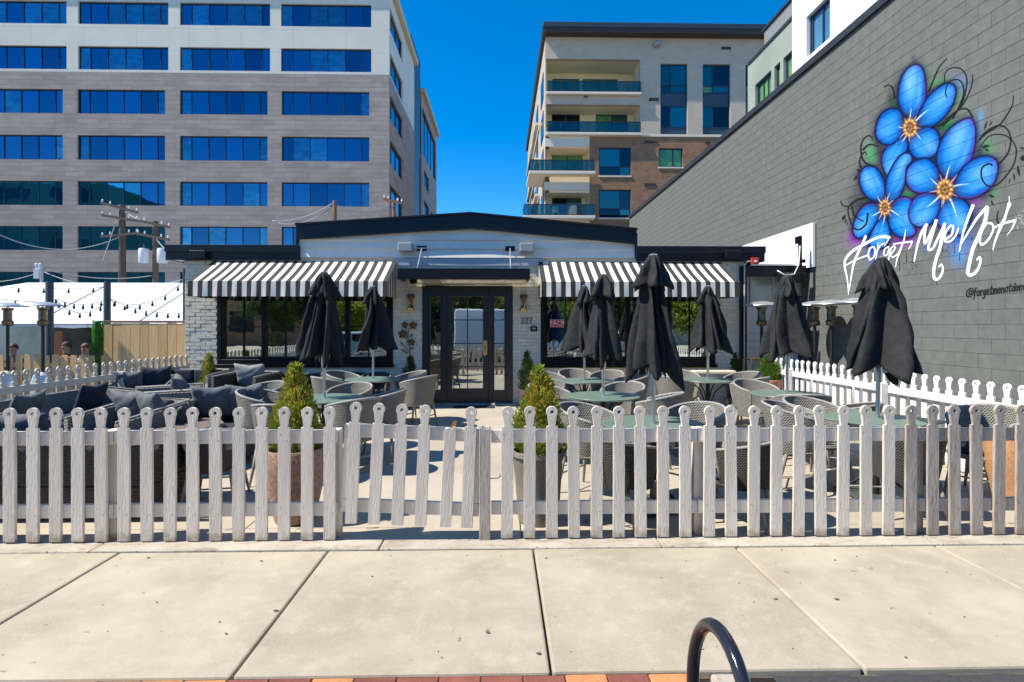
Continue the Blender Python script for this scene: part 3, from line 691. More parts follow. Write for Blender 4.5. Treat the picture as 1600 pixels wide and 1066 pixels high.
for zx, zy, r in ((94, 652, 21), (147, 609, 20), (105, 605, 16), (141, 693, 17)):
    c_ = fpt(zx, zy); rr = r*.3097/76.1; fl = MB()
    for k in range(5):
        a = k*2*PI/5+.3; pc = c_+Vector((math.cos(a)*rr*.62, -.012, math.sin(a)*rr*.62)); vs = [pc+Vector((0, .006, 0))]; fsx = []
        for q in range(10):
            b = q*2*PI/10; u = math.cos(b)*rr*.48; v = math.sin(b)*rr*.40
            vs.append(pc+Vector((u*math.cos(a)-v*math.sin(a), -.012, u*math.sin(a)+v*math.cos(a))))
        fl.add(vs, [(0, q+1, (q+1) % 10+1) for q in range(10)])
    fl.build('flower', m_bronze, fs); MB().lathe([(.0, -.01), (rr*.22, 0), (0, .01)], c_+Vector((0, -.03, 0)), 10, cap=False).build('flower_centre', m_brass, fs)
for zx, zy, a in ((90, 700, 2.6), (97, 735, 2.4), (118, 690, 1.0), (142, 725, .6), (112, 745, 2.2), (138, 660, .7)):
    c_ = fpt(zx, zy); l = .055; vs = [c_+Vector((math.cos(a)*l*s, 0, math.sin(a)*l*s)) for s in (-1, 1)]+[c_+Vector((-math.sin(a)*.018*s, -.012, math.cos(a)*.018*s)) for s in (-1, 1)]
    MB().add([vs[0], vs[2], vs[1], vs[3]], [(0, 1, 2, 3)]).build('leaf', m_bronze, fs)
# FACP sign in right window and the striped flag behind it
x = XY(870, BY-.0); fp = thing('fire_panel_sign', 'small red sign with white letters FACP in the right window', 'sign', (x, BY+.03, 1.67))
MB().box(x-.145, x+.145, BY-.042, BY-.036, ZY(511.5, 0, BY), ZY(499.5, 0, BY)).build('board', m_signred, fp)
bb = MB(); zz0, zz1 = ZY(511.5, 0, BY), ZY(499.5, 0, BY)
bb.box(x-.138, x+.138, BY-.0455, BY-.0435, zz1-.012, zz1-.005).box(x-.138, x+.138, BY-.0455, BY-.0435, zz0+.005, zz0+.012).box(x-.138, x-.131, BY-.0455, BY-.0435, zz0+.0125, zz1-.0125).box(x+.131, x+.138, BY-.0455, BY-.0435, zz0+.0125, zz1-.0125)
bb.build('border', m_signwhite, fp)
text('lettering', 'FACP', .125, m_signwhite, (0, -.076, (zz0+zz1)/2-1.67), (R(90), 0, 0), None, None, .001, fp)
flg = thing('rainbow_flag', 'pleated rainbow flag hanging behind the glass beside the red sign', 'flag', (XY(880, BY+.2), BY+.2, 2.4))
cols = [(.05, .15, .9), (.08, .45, 1), (.05, .95, .8), (.2, 1, .1), (1, .9, .05), (1, .45, .04), (1, .05, .05)]
for k, cc in enumerate(cols):
    P = []
    for i in range(9):
        z = 2.55-i*.19; row = []
        for j in range(5):
            u = (k+j/4)/7; sp_ = .16+.10*i/8
            xx = XY(884, BY+.2)+(u-.5)*(2.6*sp_)+.1*(i/8-.5)*(.5-u); row.append((xx, BY+.075+.012*math.sin(u*22+i*.4), z-.1*abs(u-.5)*i/8))
        P.append(row)
    g = MB(); g.grid(P); g.build('stripe', MAT('flag_cloth', cc, rough=.9), flg, smooth=True)
x = XY(1177, 11.0); al = thing('fire_alarm', 'red fire alarm horn on a conduit at the right corner of the restaurant', 'alarm', (x, 10.95, 2.92))
MB().box(x-.075, x+.075, 10.9, 10.97, 2.86, 3.0).build('housing', m_red, al, bevel=.012, seg=2); MB().lathe([(.035, 0), (.03, .02), (0, .022)], (0, 0, 0), 12, cap=False).mesh('lens', m_signwhite)
l_ = MB(); l_.box(x-.03, x+.03, 10.892, 10.899, 2.905, 2.945); l_.build('lens', m_signwhite, al, bevel=.006)
MB().tube([(x-.075, 10.95, 2.93), (x-.16, 10.95, 2.92), (x-.2, 10.96, 2.84), (x-.2, 10.97, .02)], .014, 8).build('conduit', m_trimgrey, al, smooth=True)

# ================================================================== annex right of the restaurant
AY = 12.0; ax0, ax1 = X1+.004, 6.66
an = thing('side_annex', 'low white clapboard annex with dark fascia between restaurant and grey wall', 'building', (5.9, AY+1.4, 0))
az = 2.62
nbd = 9
MB().box(ax0, ax1, AY, AY+.2, 0, 3.0).build('wall', m_siding, an)
for k in range(11):
    z = .1+k*.17
    MB().hexa([(ax0, AY-.035, z), (ax1, AY-.035, z), (ax1, AY-.001, z), (ax0, AY-.001, z)], [(ax0, AY-.015, z+.168), (ax1, AY-.015, z+.168), (ax1, AY-.001, z+.168), (ax0, AY-.001, z+.168)]).build('siding_board', m_siding, an)
wa, wb = XY(1170, AY), XY(1276, AY); wz0, wz1 = ZY(474, 5.8, AY), ZY(433, 5.8, AY)
f = MB()
f.box(wa, wb, AY-.06, AY-.037, wz0-.05, wz0); f.box(wa, wb, AY-.06, AY-.037, wz1, wz1+.05)
for q in (wa, (wa*2+wb)/3, (wa+wb*2)/3, wb-.04): f.box(q, q+.04, AY-.06, AY-.037, wz0+.001, wz1-.001)
wf = f.build('window', m_trimgrey, an)
for k in range(3):
    q0 = wa+(wb-wa)*k/3; MB().box(q0+.041, q0+(wb-wa)/3-.001, AY-.05, AY-.042, wz0+.001, wz1-.001).build('pane', MAT('misty_glass', (.45, .52, .5), rough=.25, metal=.3), wf)
MB().box(XY(1165, AY-.4), XY(1284, AY-.4), AY-.42, AY-.3, ZY(432, 6, AY-.4), ZY(415, 6, AY-.4)).build('fascia', m_fascia, an, bevel=.006)
MB().box(ax0, ax1, AY-.3, AY+3, 2.80, 2.86).build('roof', m_fascia, an)
MB().box(XY(1158, 11.0), XY(1168, 11.0), 11.02, 11.095, .02, 2.84).build('corner_post', m_black, an, bevel=.006)
MB().box(XY(1279, AY-.1), XY(1284.5, AY-.1), AY-.12, AY-.065, .02, 2.7).build('door_post', MAT('brown_post', (.16, .11, .07), rough=.8), an)
MB().box(XY(1258, AY-.1), XY(1277, AY-.1), AY-.09, AY-.065, .05, 2.1).build('side_door', MAT('greenish_door', (.22, .25, .24), rough=.6), an, bevel=.004)
# round fixture on fascia
MB().box(XY(1219, 11.4), XY(1257, 11.4), 11.35, 11.55, ZY(441, 6, 11.4), ZY(426, 6, 11.4)).build('signal_box', m_fascia, an, bevel=.02)
# white parapet standing on the annex along the block wall
pz0 = W(1283, 347, 11.42).z
wp = MB().box(6.62, 6.675, 11.34, 14.7, 2.865, pz0)
tag(wp.build('white_parapet', m_white), 'bright white parapet standing on the annex roof against the grey wall', 'wall')
cp = thing('cable_post', 'black steel post with small boxes beside the white parapet', 'post', (6.35, 11.35, 2.6))
MB().box(6.33, 6.39, 11.33, 11.39, 2.55, W(1281, 367, 11.36).z).build('post', m_black, cp, bevel=.004)
MB().box(6.26, 6.329, 11.33, 11.39, 3.35, 3.5).build('box', m_black, cp, bevel=.004); MB().box(6.391, 6.46, 11.32, 11.38, 2.95, 3.02).build('box', m_black, cp, bevel=.004)
MB().tube([(6.33, 11.31, 3.3), (6.30, 11.3, 2.9), (6.2, 11.3, 2.7), (6.0, 11.3, 2.68), (5.85, 11.32, 2.78)], .012, 6).build('cable', m_signwhite, cp, smooth=True)
# ================================================================== grey block wall with the mural
GX = 6.70
bwall = thing('grey_block_wall', 'tall grey painted block wall carrying a mural of blue flowers', 'wall', (GX, 14, 0))
WY0, WY1, WH = 4.4, 28.0, 7.2
# --- mural painting, made here in numpy
S_ = 3.2; CX0, CY0, CX1, CY1 = 1300, 80, 1700, 505
cw, chh = int((CX1-CX0)*S_), int((CY1-CY0)*S_)
rgb = np.zeros((chh, cw, 3), np.float32); alp = np.zeros((chh, cw), np.float32)
def z2(p):  # zoom units -> canvas pixels
    return ((1290+p[0]*.197-CX0)*S_, (80+p[1]*.197-CY0)*S_)
def L2(p): return z2((p[0], p[1]+965))
def spline(pts, closed=False, n=8):
    pts = [np.array(p, float) for p in pts]; out = []; N = len(pts)
    rng = range(N) if closed else range(N-1)
    for i in rng:
        if closed: p0, p1, p2, p3 = pts[(i-1) % N], pts[i], pts[(i+1) % N], pts[(i+2) % N]
        else: p0, p1, p2, p3 = pts[max(i-1, 0)], pts[i], pts[i+1], pts[min(i+2, N-1)]
        for k in range(n):
            t = k/n; out.append(.5*((2*p1)+(-p0+p2)*t+(2*p0-5*p1+4*p2-p3)*t*t+(-p0+3*p1-3*p2+p3)*t**3))
    if not closed: out.append(pts[-1])
    return np.array(out)
def bbox(P, pad):
    x0 = max(int(P[:, 0].min()-pad), 0); x1 = min(int(P[:, 0].max()+pad)+1, cw); y0 = max(int(P[:, 1].min()-pad), 0); y1 = min(int(P[:, 1].max()+pad)+1, chh)
    return x0, x1, y0, y1
def segd(P, closed, X, Y, wts=None):
    D = np.full(X.shape, 1e9, np.float32); Wm = np.zeros(X.shape, np.float32); N = len(P)
    for i in range(N if closed else N-1):
        a = P[i]; b = P[(i+1) % N]; d = b-a; l2 = d@d+1e-9
        t = np.clip(((X-a[0])*d[0]+(Y-a[1])*d[1])/l2, 0, 1); q = np.hypot(X-a[0]-t*d[0], Y-a[1]-t*d[1])
        if wts is not None:
            w_ = wts[i]*(1-t)+wts[i+1]*t; q = q-w_
        m = q < D; D = np.where(m, q, D)
    return D
def blend(x0, x1, y0, y1, c, a):
    a = np.clip(a, 0, 1).astype(np.float32); sub = rgb[y0:y1, x0:x1]; sa = alp[y0:y1, x0:x1]
    na = a+sa*(1-a); c = np.broadcast_to(np.array(c, np.float32), sub.shape)
    num = c*a[..., None]+sub*(sa*(1-a))[..., None]
    rgb[y0:y1, x0:x1] = np.where(na[..., None] > 1e-4, num/np.maximum(na, 1e-4)[..., None], sub); alp[y0:y1, x0:x1] = na
def stroke(pts, w0, w1, c, a=1.0, soft=.8, n=8, raw=False, mid=None):
    P = np.array(pts, float) if raw else spline(pts, False, n)
    t = np.linspace(0, 1, len(P)); wt = (w0+(w1-w0)*t) if mid is None else np.interp(t, [0, .5, 1], [w0, mid, w1])
    x0, x1, y0, y1 = bbox(P, max(w0, w1, mid or 0)+soft*3+2)
    if x1 <= x0 or y1 <= y0: return
    Y, X = np.mgrid[y0:y1, x0:x1]; D = segd(P, False, X, Y, wt)
    blend(x0, x1, y0, y1, c, a*np.clip(.5-D/soft, 0, 1))
def glow(p, r, c, a, sx=1, sy=1):
    x, y = p; x0, x1, y0, y1 = bbox(np.array([[x-r*2.2*sx, y-r*2.2*sy], [x+r*2.2*sx, y+r*2.2*sy]]), 2)
    if x1 <= x0 or y1 <= y0: return
    Y, X = np.mgrid[y0:y1, x0:x1]; g = np.exp(-(((X-x)/sx)**2+((Y-y)/sy)**2)/(r*r)); blend(x0, x1, y0, y1, tuple(np.array(c)*.8), a*g)
def petal(pts, base, hl=.5, purple=0):
    mc = np.array(pts, float).mean(0); pts = [tuple(mc+(np.array(p)-mc)*1.06) for p in pts]
    P = spline([z2(p) for p in pts], True, 6); b = np.array(z2(base)); x0, x1, y0, y1 = bbox(P, 6)
    Y, X = np.mgrid[y0:y1, x0:x1]; D = segd(P, True, X, Y).astype(np.float64); ins = np.zeros(X.shape, bool)
    for i in range(len(P)):
        a = P[i]; q = P[(i+1) % len(P)]
        if a[1] == q[1]: continue
        c = ((a[1] > Y) != (q[1] > Y)) & (X < (q[0]-a[0])*(Y-a[1])/(q[1]-a[1])+a[0]); ins ^= c
    ce = P.mean(0); ax = ce-b; ln = np.linalg.norm(ax); ax /= ln; nrm = np.array([-ax[1], ax[0]])
    mxd = D[ins].max(); e = np.clip(D/mxd, 0, 1)
    u = ((X-b[0])*ax[0]+(Y-b[1])*ax[1])/(2*ln); v = ((X-b[0])*nrm[0]+(Y-b[1])*nrm[1])/mxd
    dark = np.array([.0, .05, .33]); mid = np.array([.004, .20, .66]); lite = np.array([.02, .28, .68]); hi_ = np.array([.24, .56, .82])
    c = dark+(mid-dark)*np.clip(e*2.3, 0, 1)[..., None]; c = c+(lite-c)*np.clip((e-.32)*1.25, 0, .75)[..., None]
    st = .5+.5*np.sin(np.arctan2(v*mxd, np.maximum(u*2*ln, 1))*26+np.sin(u*9)); hh = np.exp(-((u-.66)/.20)**2-((v+.22)/.42)**2)*hl*.95*(.6+.4*st)
    c = c+(hi_-c)*np.clip(hh, 0, 1)[..., None]
    h2 = np.exp(-((u-.55)/.25)**2-((v-.45)/.16)**2)*.5*hl; c = c+(np.array([.16, .42, .85])-c)*np.clip(h2, 0, 1)[..., None]
    dk = np.clip((.42-u)/.42, 0, 1)**1.2*.85+st*.16*(u < .8)+np.clip((.16-e)/.16, 0, 1)*.45; c = c*(1-dk[..., None])
    if purple: 
        pm = np.clip(1-e*6, 0, 1)*np.clip((v*purple*.7), 0, 1)+np.clip((u-.82)*4, 0, 1)*np.clip(1-e*2.5, 0, 1)*.8
        c = c+(np.array([.30, .03, .45])-c)*np.clip(pm, 0, 1)[..., None]
    blend(x0, x1, y0, y1, c, np.where(ins, 1, np.clip(.5-D/1.5, 0, 1)))
    blend(x0, x1, y0, y1, (.004, .008, .05), np.clip(1.5-np.abs(D)/4.0, 0, 1)*.92)
A_c, B_c, C_c = (670, 608), (946, 1098), (470, 1240)
for p, r, c, a, sx, sy in [((560, 420), 45, (.0, .22, .05), .9, 1, 1), ((800, 170), 45, (.05, .3, .1), .5, .6, 1.4), ((520, 380), 55, (.02, .02, .03), .6, .6, 1.2), ((590, 330), 60, (.03, .03, .04), .45, 1, 2.2), ((700, 60), 26, (.03, .03, .04), .35, 1, 1.5), ((720, 90), 16, (.05, .05, .05), .6, 1, .8),
    ((900, 250), 55, (.05, .35, .1), .6, 1.5, .7), ((1050, 380), 60, (.1, .35, .12), .55, .8, 1.4), ((960, 590), 60, (.0, .3, .06), .95, 1.3, .9), ((900, 600), 42, (.01, .03, .03), .7, 1.4, 1), ((1060, 260), 70, (.1, .3, .7), .45, .9, 1), ((360, 820), 60, (.05, .42, .14), .8, .7, 1.5), ((430, 800), 55, (.02, .02, .03), .75, .8, 1.8), ((410, 690), 50, (.03, .02, .05), .5, .7, 1.3),
    ((330, 1000), 80, (.05, .02, .12), .7, 1, 1), ((1280, 780), 60, (.04, .4, .10), .6, .9, 1.3), ((1220, 800), 50, (.01, .02, .03), .7, .8, 1.5), ((1230, 520), 46, (.1, .45, .75), .5, .5, 1.4), ((1200, 640), 55, (.02, .15, .5), .6, .5, 1.6), ((1180, 1180), 60, (.42, .06, .55), .8, .9, .9), ((1250, 1140), 60, (.04, .04, .06), .6, 1.2, .8), ((1330, 1120), 45, (.05, .35, .1), .5, .8, 1.0), ((1380, 920), 50, (.03, .04, .10), .6, 1, 1),
    ((640, 1150), 45, (.0, .45, .06), .95, 1.1, .9), ((850, 850), 40, (.0, .35, .05), .8, .8, 1), ((250, 1200), 70, (.03, .03, .04), .6, 1, 1.2), ((240, 1480), 60, (.35, .03, .5), .95, 1, 1), ((620, 1500), 60, (.35, .03, .5), .95, 1.6, .8), ((740, 1400), 52, (.40, .03, .5), .8, 1.4, .5), ((380, 1580), 55, (.01, .10, .62), .98, .9, 1.9), ((830, 1450), 50, (.02, .02, .05), .5, 2, 1), ((1060, 1480), 80, (.02, .16, .75), .9, 1.1, 1), ((1060, 1620), 60, (.10, .32, .75), .7, 1.2, 1.4), ((1180, 1330), 60, (.04, .06, .2), .7, 1, 1.6), ((480, 1430), 120, (.02, .02, .08), .5, 1.4, .8), ((1160, 870), 50, (.45, .06, .6), .6, .7, 1.3), ((950, 1020), 215, (.01, .015, .05), .80, 1.15, 1.1), ((400, 1240), 150, (.01, .01, .04), .75, 1, 1.3), ((670, 600), 165, (.01, .012, .03), .75, 1.1, 1.3)]:
    glow(z2(p), r*.197*S_, c, a, sx, sy)
petals = [
 ([(640,685),(580,695),(520,730),(465,800),(450,880),(470,950),(500,985),(530,960),(560,890),(620,820),(650,760)], A_c, .5, 1),
 ([(670,530),(605,470),(578,360),(600,230),(650,150),(715,118),(765,150),(790,260),(785,380),(740,480),(700,535)], A_c, .95, .8),
 ([(725,575),(740,500),(790,400),(860,320),(950,265),(1010,280),(1025,340),(1000,430),(930,530),(840,595),(760,605)], A_c, .5, 0),
 ([(620,560),(590,480),(520,462),(450,500),(410,580),(405,670),(450,725),(520,735),(580,690),(615,640)], A_c, .3, 0),
 ([(720,630),(800,605),(870,630),(900,700),(890,790),(830,840),(750,855),(690,820),(660,750),(665,680)], A_c, .45, 0),
 ([(440,1190),(370,1180),(310,1130),(275,1050),(285,960),(340,920),(410,940),(460,1030),(470,1120),(465,1180)], C_c, .6, 0),
 ([(490,1180),(480,1080),(500,980),(560,870),(620,820),(670,830),(680,880),(640,930),(630,1030),(600,1120),(540,1190)], C_c, .6, 1),
 ([(460,1310),(400,1370),(360,1450),(340,1520),(400,1560),(480,1540),(510,1450),(490,1360)], C_c, .35, 0),
 ([(425,1230),(340,1215),(270,1270),(225,1370),(225,1440),(270,1480),(340,1450),(400,1360),(430,1290)], C_c, .5, .8),
 ([(510,1240),(570,1180),(650,1170),(700,1230),(680,1330),(710,1430),(650,1470),(570,1460),(510,1390),(500,1300)], C_c, .45, -.8),
 ([(990,1000),(930,985),(885,870),(910,740),(980,630),(1080,560),(1150,550),(1180,620),(1180,730),(1150,850),(1090,940),(1030,1000)], B_c, .75, 1),
 ([(900,1040),(880,930),(810,860),(720,870),(655,940),(645,1030),(690,1100),(780,1125),(880,1110)], B_c, .4, -.5),
 ([(960,1180),(920,1230),(890,1330),(920,1400),(1000,1440),(1090,1450),(1130,1380),(1150,1290),(1120,1210),(1040,1160)], B_c, .6, .8),
 ([(890,1150),(800,1130),(710,1170),(668,1260),(680,1350),(750,1390),(840,1360),(890,1290),(910,1200)], B_c, .5, .8),
 ([(1020,1060),(1080,940),(1180,860),(1280,840),(1350,880),(1355,970),(1320,1060),(1240,1130),(1130,1165),(1050,1150),(1010,1110)], B_c, .6, .8)]
def halo(pts):
    mc = np.array(pts, float).mean(0); P = spline([z2(tuple(mc+(np.array(p)-mc)*1.06)) for p in pts], True, 5); x0, x1, y0, y1 = bbox(P, 42)
    Y, X = np.mgrid[y0:y1, x0:x1]; D = segd(P, True, X, Y); blend(x0, x1, y0, y1, (.006, .010, .035), .88*np.exp(-(D/15.0)**1.3))
for p in petals: halo(p[0])
for p in petals: petal(*p)
K = S_*.197
def star(c, tips, w_):
    for tx, ty in tips:
        q = [(c[0]*(1-f)+tx*f+(ty-c[1])*.05*math.sin(f*PI), c[1]*(1-f)+ty*f-(tx-c[0])*.05*math.sin(f*PI)) for f in (.30, .5, .72, .86)]
        stroke([z2(p) for p in q], w_*.62*K, .2, (.60, .74, .86), .85, 2.2)
star(A_c, [(688, 430), (850, 440), (555, 595), (770, 725), (585, 745), (655, 720)], 11)
star(B_c, [(1000, 870), (1175, 1050), (815, 990), (775, 1255), (1050, 1360), (920, 1250)], 14)
star(C_c, [(520, 1110), (400, 1130), (340, 1320), (610, 1330), (450, 1395)], 10)
for c, tips in ((A_c, [(620, 530), (720, 510), (755, 612), (585, 690), (665, 720)]), (B_c, [(905, 975), (1045, 980), (820, 1120), (1045, 1155), (915, 1240)]), (C_c, [(475, 1150), (540, 1180), (415, 1215), (420, 1340), (520, 1310)])):
    for tx, ty in tips: stroke([z2(c), z2((tx, ty))], 12*K, .3, (.62, .42, .62), .85, 1.6, raw=True)
def centre(c, rx, ry):
    P = spline([z2((c[0]+rx*1.1*math.cos(a), c[1]+ry*1.1*math.sin(a))) for a in np.linspace(0, 2*PI, 12, endpoint=False)], False, 4)
    x, y = z2(c); glow((x, y), rx*K*.98, (.12, .04, .02), 1, 1, ry/rx)
    for k in range(11):
        a = k*2*PI/11; px_, py_ = z2((c[0]+rx*.72*math.cos(a), c[1]+ry*.74*math.sin(a)))
        glow((px_, py_), rx*K*.26, (.10, .03, .01), .9); glow((px_, py_), rx*K*.21, (.85, .36, .05), 1); glow((px_-1, py_-1), rx*K*.12, (1, .72, .28), 1)
    glow((x, y), rx*K*.30, (.16, .07, .02), .9)
    for k in range(6):
        a = k*PI/3+.4; glow(z2((c[0]+rx*.25*math.cos(a), c[1]+ry*.25*math.sin(a))), rx*K*.09, (.8, .5, .1), .9)
centre(A_c, 60, 80); centre(B_c, 70, 88); centre(C_c, 47, 68)
BK = (.012, .013, .014)
for v in [[(465,285),(500,270),(535,300),(548,370)], [(960,60),(900,130),(860,220),(820,320)], [(945,245),(950,170),(1000,135),(1070,140),(1115,200),(1115,300),(1085,400),(1040,480),(960,540)],
          [(965,370),(950,330),(975,250),(1040,225),(1085,260),(1095,340),(1060,440),(1010,530)], [(1165,190),(1160,270),(1110,390),(1050,470),(930,590)], [(900,600),(970,530),(1050,470),(1120,460),(1165,520)],
          [(1490,355),(1480,430),(1430,520),(1380,585),(1290,640),(1220,700)], [(1200,730),(1270,640),(1370,590),(1440,620),(1468,700),(1450,800),(1400,870),(1365,895)], [(1230,760),(1290,680),(1380,660),(1460,690),(1510,770),(1500,880),(1440,980),(1360,1060),(1290,1070),(1240,1010),(1240,930),(1290,895),(1320,905)],
          [(370,710),(365,680),(330,675),(290,720),(280,800),(310,880),(380,915)], [(325,820),(310,800),(285,830),(270,880),(285,930)], [(420,760),(350,740),(300,780)],
          [(120,1195),(140,1225),(190,1230),(250,1180),(330,1160)], [(330,1170),(230,1190),(180,1250),(190,1330),(220,1400),(270,1415),(320,1370),(335,1290)], [(300,1350),(230,1310),(210,1240)],[(1370,1270),(1360,1330),(1385,1400)]]:
    stroke([z2(p) for p in v], 5.0*K, 8.6*K, BK, .97, 1.0)
for x, y, rx, ry, an_ in [(1270,590,9,45,.3),(1310,575,8,26,.6),(1270,755,34,13,-.3),(1280,785,20,10,.3),(1530,950,13,48,-.2),(1495,1000,9,32,-.15),(1460,1030,6,26,.3),(1565,850,20,22,0),(1560,770,26,8,.2),(265,950,20,13,.6),(240,1005,12,30,.6),(145,1320,14,26,.5),(160,1350,6,26,.2),(172,1370,4,18,0),(1315,1150,28,12,.3),(1322,1205,9,26,-.4),(262,915,8,5,0)]:
    ca, sa = math.cos(an_), math.sin(an_); a_ = z2((x-sa*-ry, y-ca*ry)) ; b_ = z2((x+sa*-ry, y+ca*ry))
    if rx > ry: a_ = z2((x-rx, y+rx*math.tan(an_)*-1)); b_ = z2((x+rx, y-rx*math.tan(an_)*-1)); stroke([a_, b_], .3, .3, BK, .95, 1.0, raw=False, mid=ry*K)
    else: stroke([a_, b_], .3, .3, BK, .95, 1.0, mid=rx*K)
# drips
rg = random.Random(5)
for x, y, l in [(585,1640,100),(690,1620,60),(790,1520,80),(1020,1500,100),(1062,1600,60),(640,1600,70),(930,1560,30),(1160,1470,30),(880,1810,40)]:
    stroke([L2((x, y-965)), L2((x+2, y-965+l))], 3.2*K, 4.5*K, BK if l < 101 and x != 790 else (.02, .1, .5), .8, 1.0)
for _ in range(46):
    x, y = rg.choice([(150+rg.gauss(0, 25), 560+rg.uniform(-30, 320)), (700+rg.gauss(0, 30), 740+rg.gauss(0, 40)), (940+rg.gauss(0, 25), 620+rg.gauss(0, 20))])
    glow(L2((x, y)), rg.uniform(2, 6)*K, BK, .8)
WT = (.86, .86, .86)
def letter(pts, w0, w1, mid=None):
    w0 *= 1.12; w1 *= 1.0; mid = None if mid is None else mid*1.2
    P = [L2(p) for p in pts]; sh = [(a+3.0, b+2.2) for a, b in P]
    stroke(sh, w0*K, w1*K, (.03, .03, .03), .55, 1.5, mid=None if mid is None else mid*K); stroke(P, w0*K, w1*K, WT, 1.0, 1.0, mid=None if mid is None else mid*K)
letter([(318,505),(290,570),(255,640),(222,730),(200,850),(182,965)], 9, 2, 8); letter([(182,960),(172,840),(152,745),(158,690),(210,625),(310,565),(420,512),(505,512)], 3, 10, 9); letter([(470,500),(500,520),(465,582)], 8, 2)
letter([(145,745),(220,700),(290,670),(340,655)], 5, 7); letter([(350,690),(338,650),(352,600),(380,590),(392,625),(380,670),(352,690)], 6, 6)
letter([(398,690),(408,620),(416,558)], 5, 3); letter([(410,620),(435,575),(465,560)], 4, 6)
letter([(500,588),(470,605),(462,650),(485,652),(508,600),(498,690),(470,700)], 5, 5); letter([(520,645),(548,605),(545,580),(522,600),(512,650),(540,668),(575,635)], 5, 5)
letter([(636,450),(622,530),(590,620),(568,680),(555,745)], 2, 3, 7); letter([(540,565),(610,555),(685,545)], 4, 7); letter([(685,548),(672,585),(655,608)], 6, 2)
letter([(800,415),(760,480),(730,570),(703,700)], 12, 6); letter([(795,420),(783,500),(790,560),(830,480),(876,385)], 10, 10, 7); letter([(876,380),(848,480),(815,600),(850,600),(890,520),(942,412)], 11, 10, 8)
letter([(942,408),(925,500),(905,600),(872,700),(856,800),(870,845),(905,830),(930,770),(920,728),(898,745)], 12, 6, 10)
letter([(950,530),(1000,490),(1012,430),(985,425),(950,480),(945,540),(985,545),(1030,500),(1052,440)], 8, 7)
letter([(1168,262),(1130,360),(1090,480),(1062,622)], 12, 5); letter([(1078,560),(1150,440),(1210,350),(1278,272)], 6, 13); letter([(1282,280),(1265,380),(1215,500),(1170,600),(1140,720),(1128,790),(1150,812),(1195,785),(1228,710),(1222,670),(1202,690)], 14, 7, 12)
letter([(1272,405),(1240,460),(1222,530),(1240,570),(1290,530),(1330,450),(1318,405),(1275,400)], 9, 8)
letter([(1458,185),(1455,260),(1425,350),(1380,450),(1345,540),(1326,612)], 2, 4, 11); letter([(1458,250),(1425,340)], 14, 6); letter([(1330,440),(1400,405),(1505,378)], 6, 10); letter([(1505,380),(1480,440),(1438,495)], 8, 2)
for _ in range(26): glow(L2((1535+rg.gauss(0, 22), 360+rg.gauss(0, 30))), rg.uniform(2, 7)*K, WT, .35)
GL = {'@': [[(.75,.35),(.55,.25),(.4,.5),(.5,.75),(.7,.6),(.75,.3),(.72,.72),(.95,.65),(1.0,.3),(.7,.0),(.25,.15),(.05,.55),(.25,.95),(.7,1.0)]],
 'f': [[(.85,.0),(.55,.0),(.45,.4),(.35,1.0),(.25,1.35)],[(.15,.5),(.8,.4)]], 'o': [[(.5,.35),(.15,.6),(.2,.95),(.6,.95),(.85,.65),(.75,.38),(.45,.35)]], 'r': [[(.25,.4),(.25,1.0)],[(.25,.7),(.5,.42),(.85,.42)]],
 'g': [[(.75,.4),(.35,.38),(.15,.7),(.35,.95),(.7,.7),(.8,.4),(.7,1.1),(.45,1.45),(.1,1.3)]], 'e': [[(.15,.7),(.75,.62),(.65,.38),(.3,.4),(.12,.8),(.4,1.0),(.85,.85)]], 't': [[(.5,.0),(.4,.6),(.45,1.0),(.75,.9)],[(.1,.35),(.85,.28)]],
 'm': [[(.1,.4),(.1,1.0)],[(.1,.6),(.35,.38),(.45,.6),(.42,1.0)],[(.45,.6),(.7,.38),(.85,.6),(.85,1.0)]], 'n': [[(.15,.4),(.15,1.0)],[(.15,.6),(.5,.38),(.75,.55),(.75,1.0)]], 'd': [[(.7,.5),(.3,.4),(.12,.75),(.35,1.0),(.7,.75),(.85,.0),(.75,1.0)]], 'v': [[(.1,.4),(.4,1.0),(.85,.35)]]}
xh = 1112.0
for i, ch in enumerate('@forgetmenotdenver'):
    wd = (58 if ch == '@' else 25+i*.35+(9 if ch == 'm' else 0)-(4 if ch in 'rt' else 0)); hg = 66 if ch == '@' else 62
    for st_ in GL[ch]:
        pts = []
        for u, v in st_:
            x = xh+u*wd+(1-v)*7; base = 985-(x-1140)*.128; pts.append(L2((x, base-hg+v*hg)))
        stroke(pts, 5.8*K, 5.8*K, BK, .95, 1.0, n=5)
    xh += wd*1.02
# project the painting onto the wall plane (Y, Z in metres)
MY0, MY1, MZ0, MZ1 = 6.15, 10.85, 1.7, 6.0; TW, TH = 1536, 1400
ys = MY0+(np.arange(TW)+.5)/TW*(MY1-MY0); zs = MZ0+(np.arange(TH)+.5)/TH*(MZ1-MZ0)
dd = GX*math.sin(YAW)+ys*math.cos(YAW); uu = GX*math.cos(YAW)-ys*math.sin(YAW)
pxs = 800+FPX*uu/dd; cxs = (pxs-CX0)*S_
pys = HOR+FPX*(CAMH-zs[:, None])/dd[None, :]; cys = (pys-CY0)*S_
cxi = np.broadcast_to(cxs[None, :], cys.shape)
ok = (cxi >= 0) & (cxi < cw-1) & (cys >= 0) & (cys < chh-1)
ix = np.clip(cxi, 0, cw-2).astype(int); iy = np.clip(cys, 0, chh-2).astype(int); fx_ = (np.clip(cxi, 0, cw-2)-ix)[..., None]; fy_ = (np.clip(cys, 0, chh-2)-iy)[..., None]
src = np.dstack([rgb*alp[..., None], alp])
smp = (src[iy, ix]*(1-fx_)+src[iy, ix+1]*fx_)*(1-fy_)+(src[iy+1, ix]*(1-fx_)+src[iy+1, ix+1]*fx_)*fy_
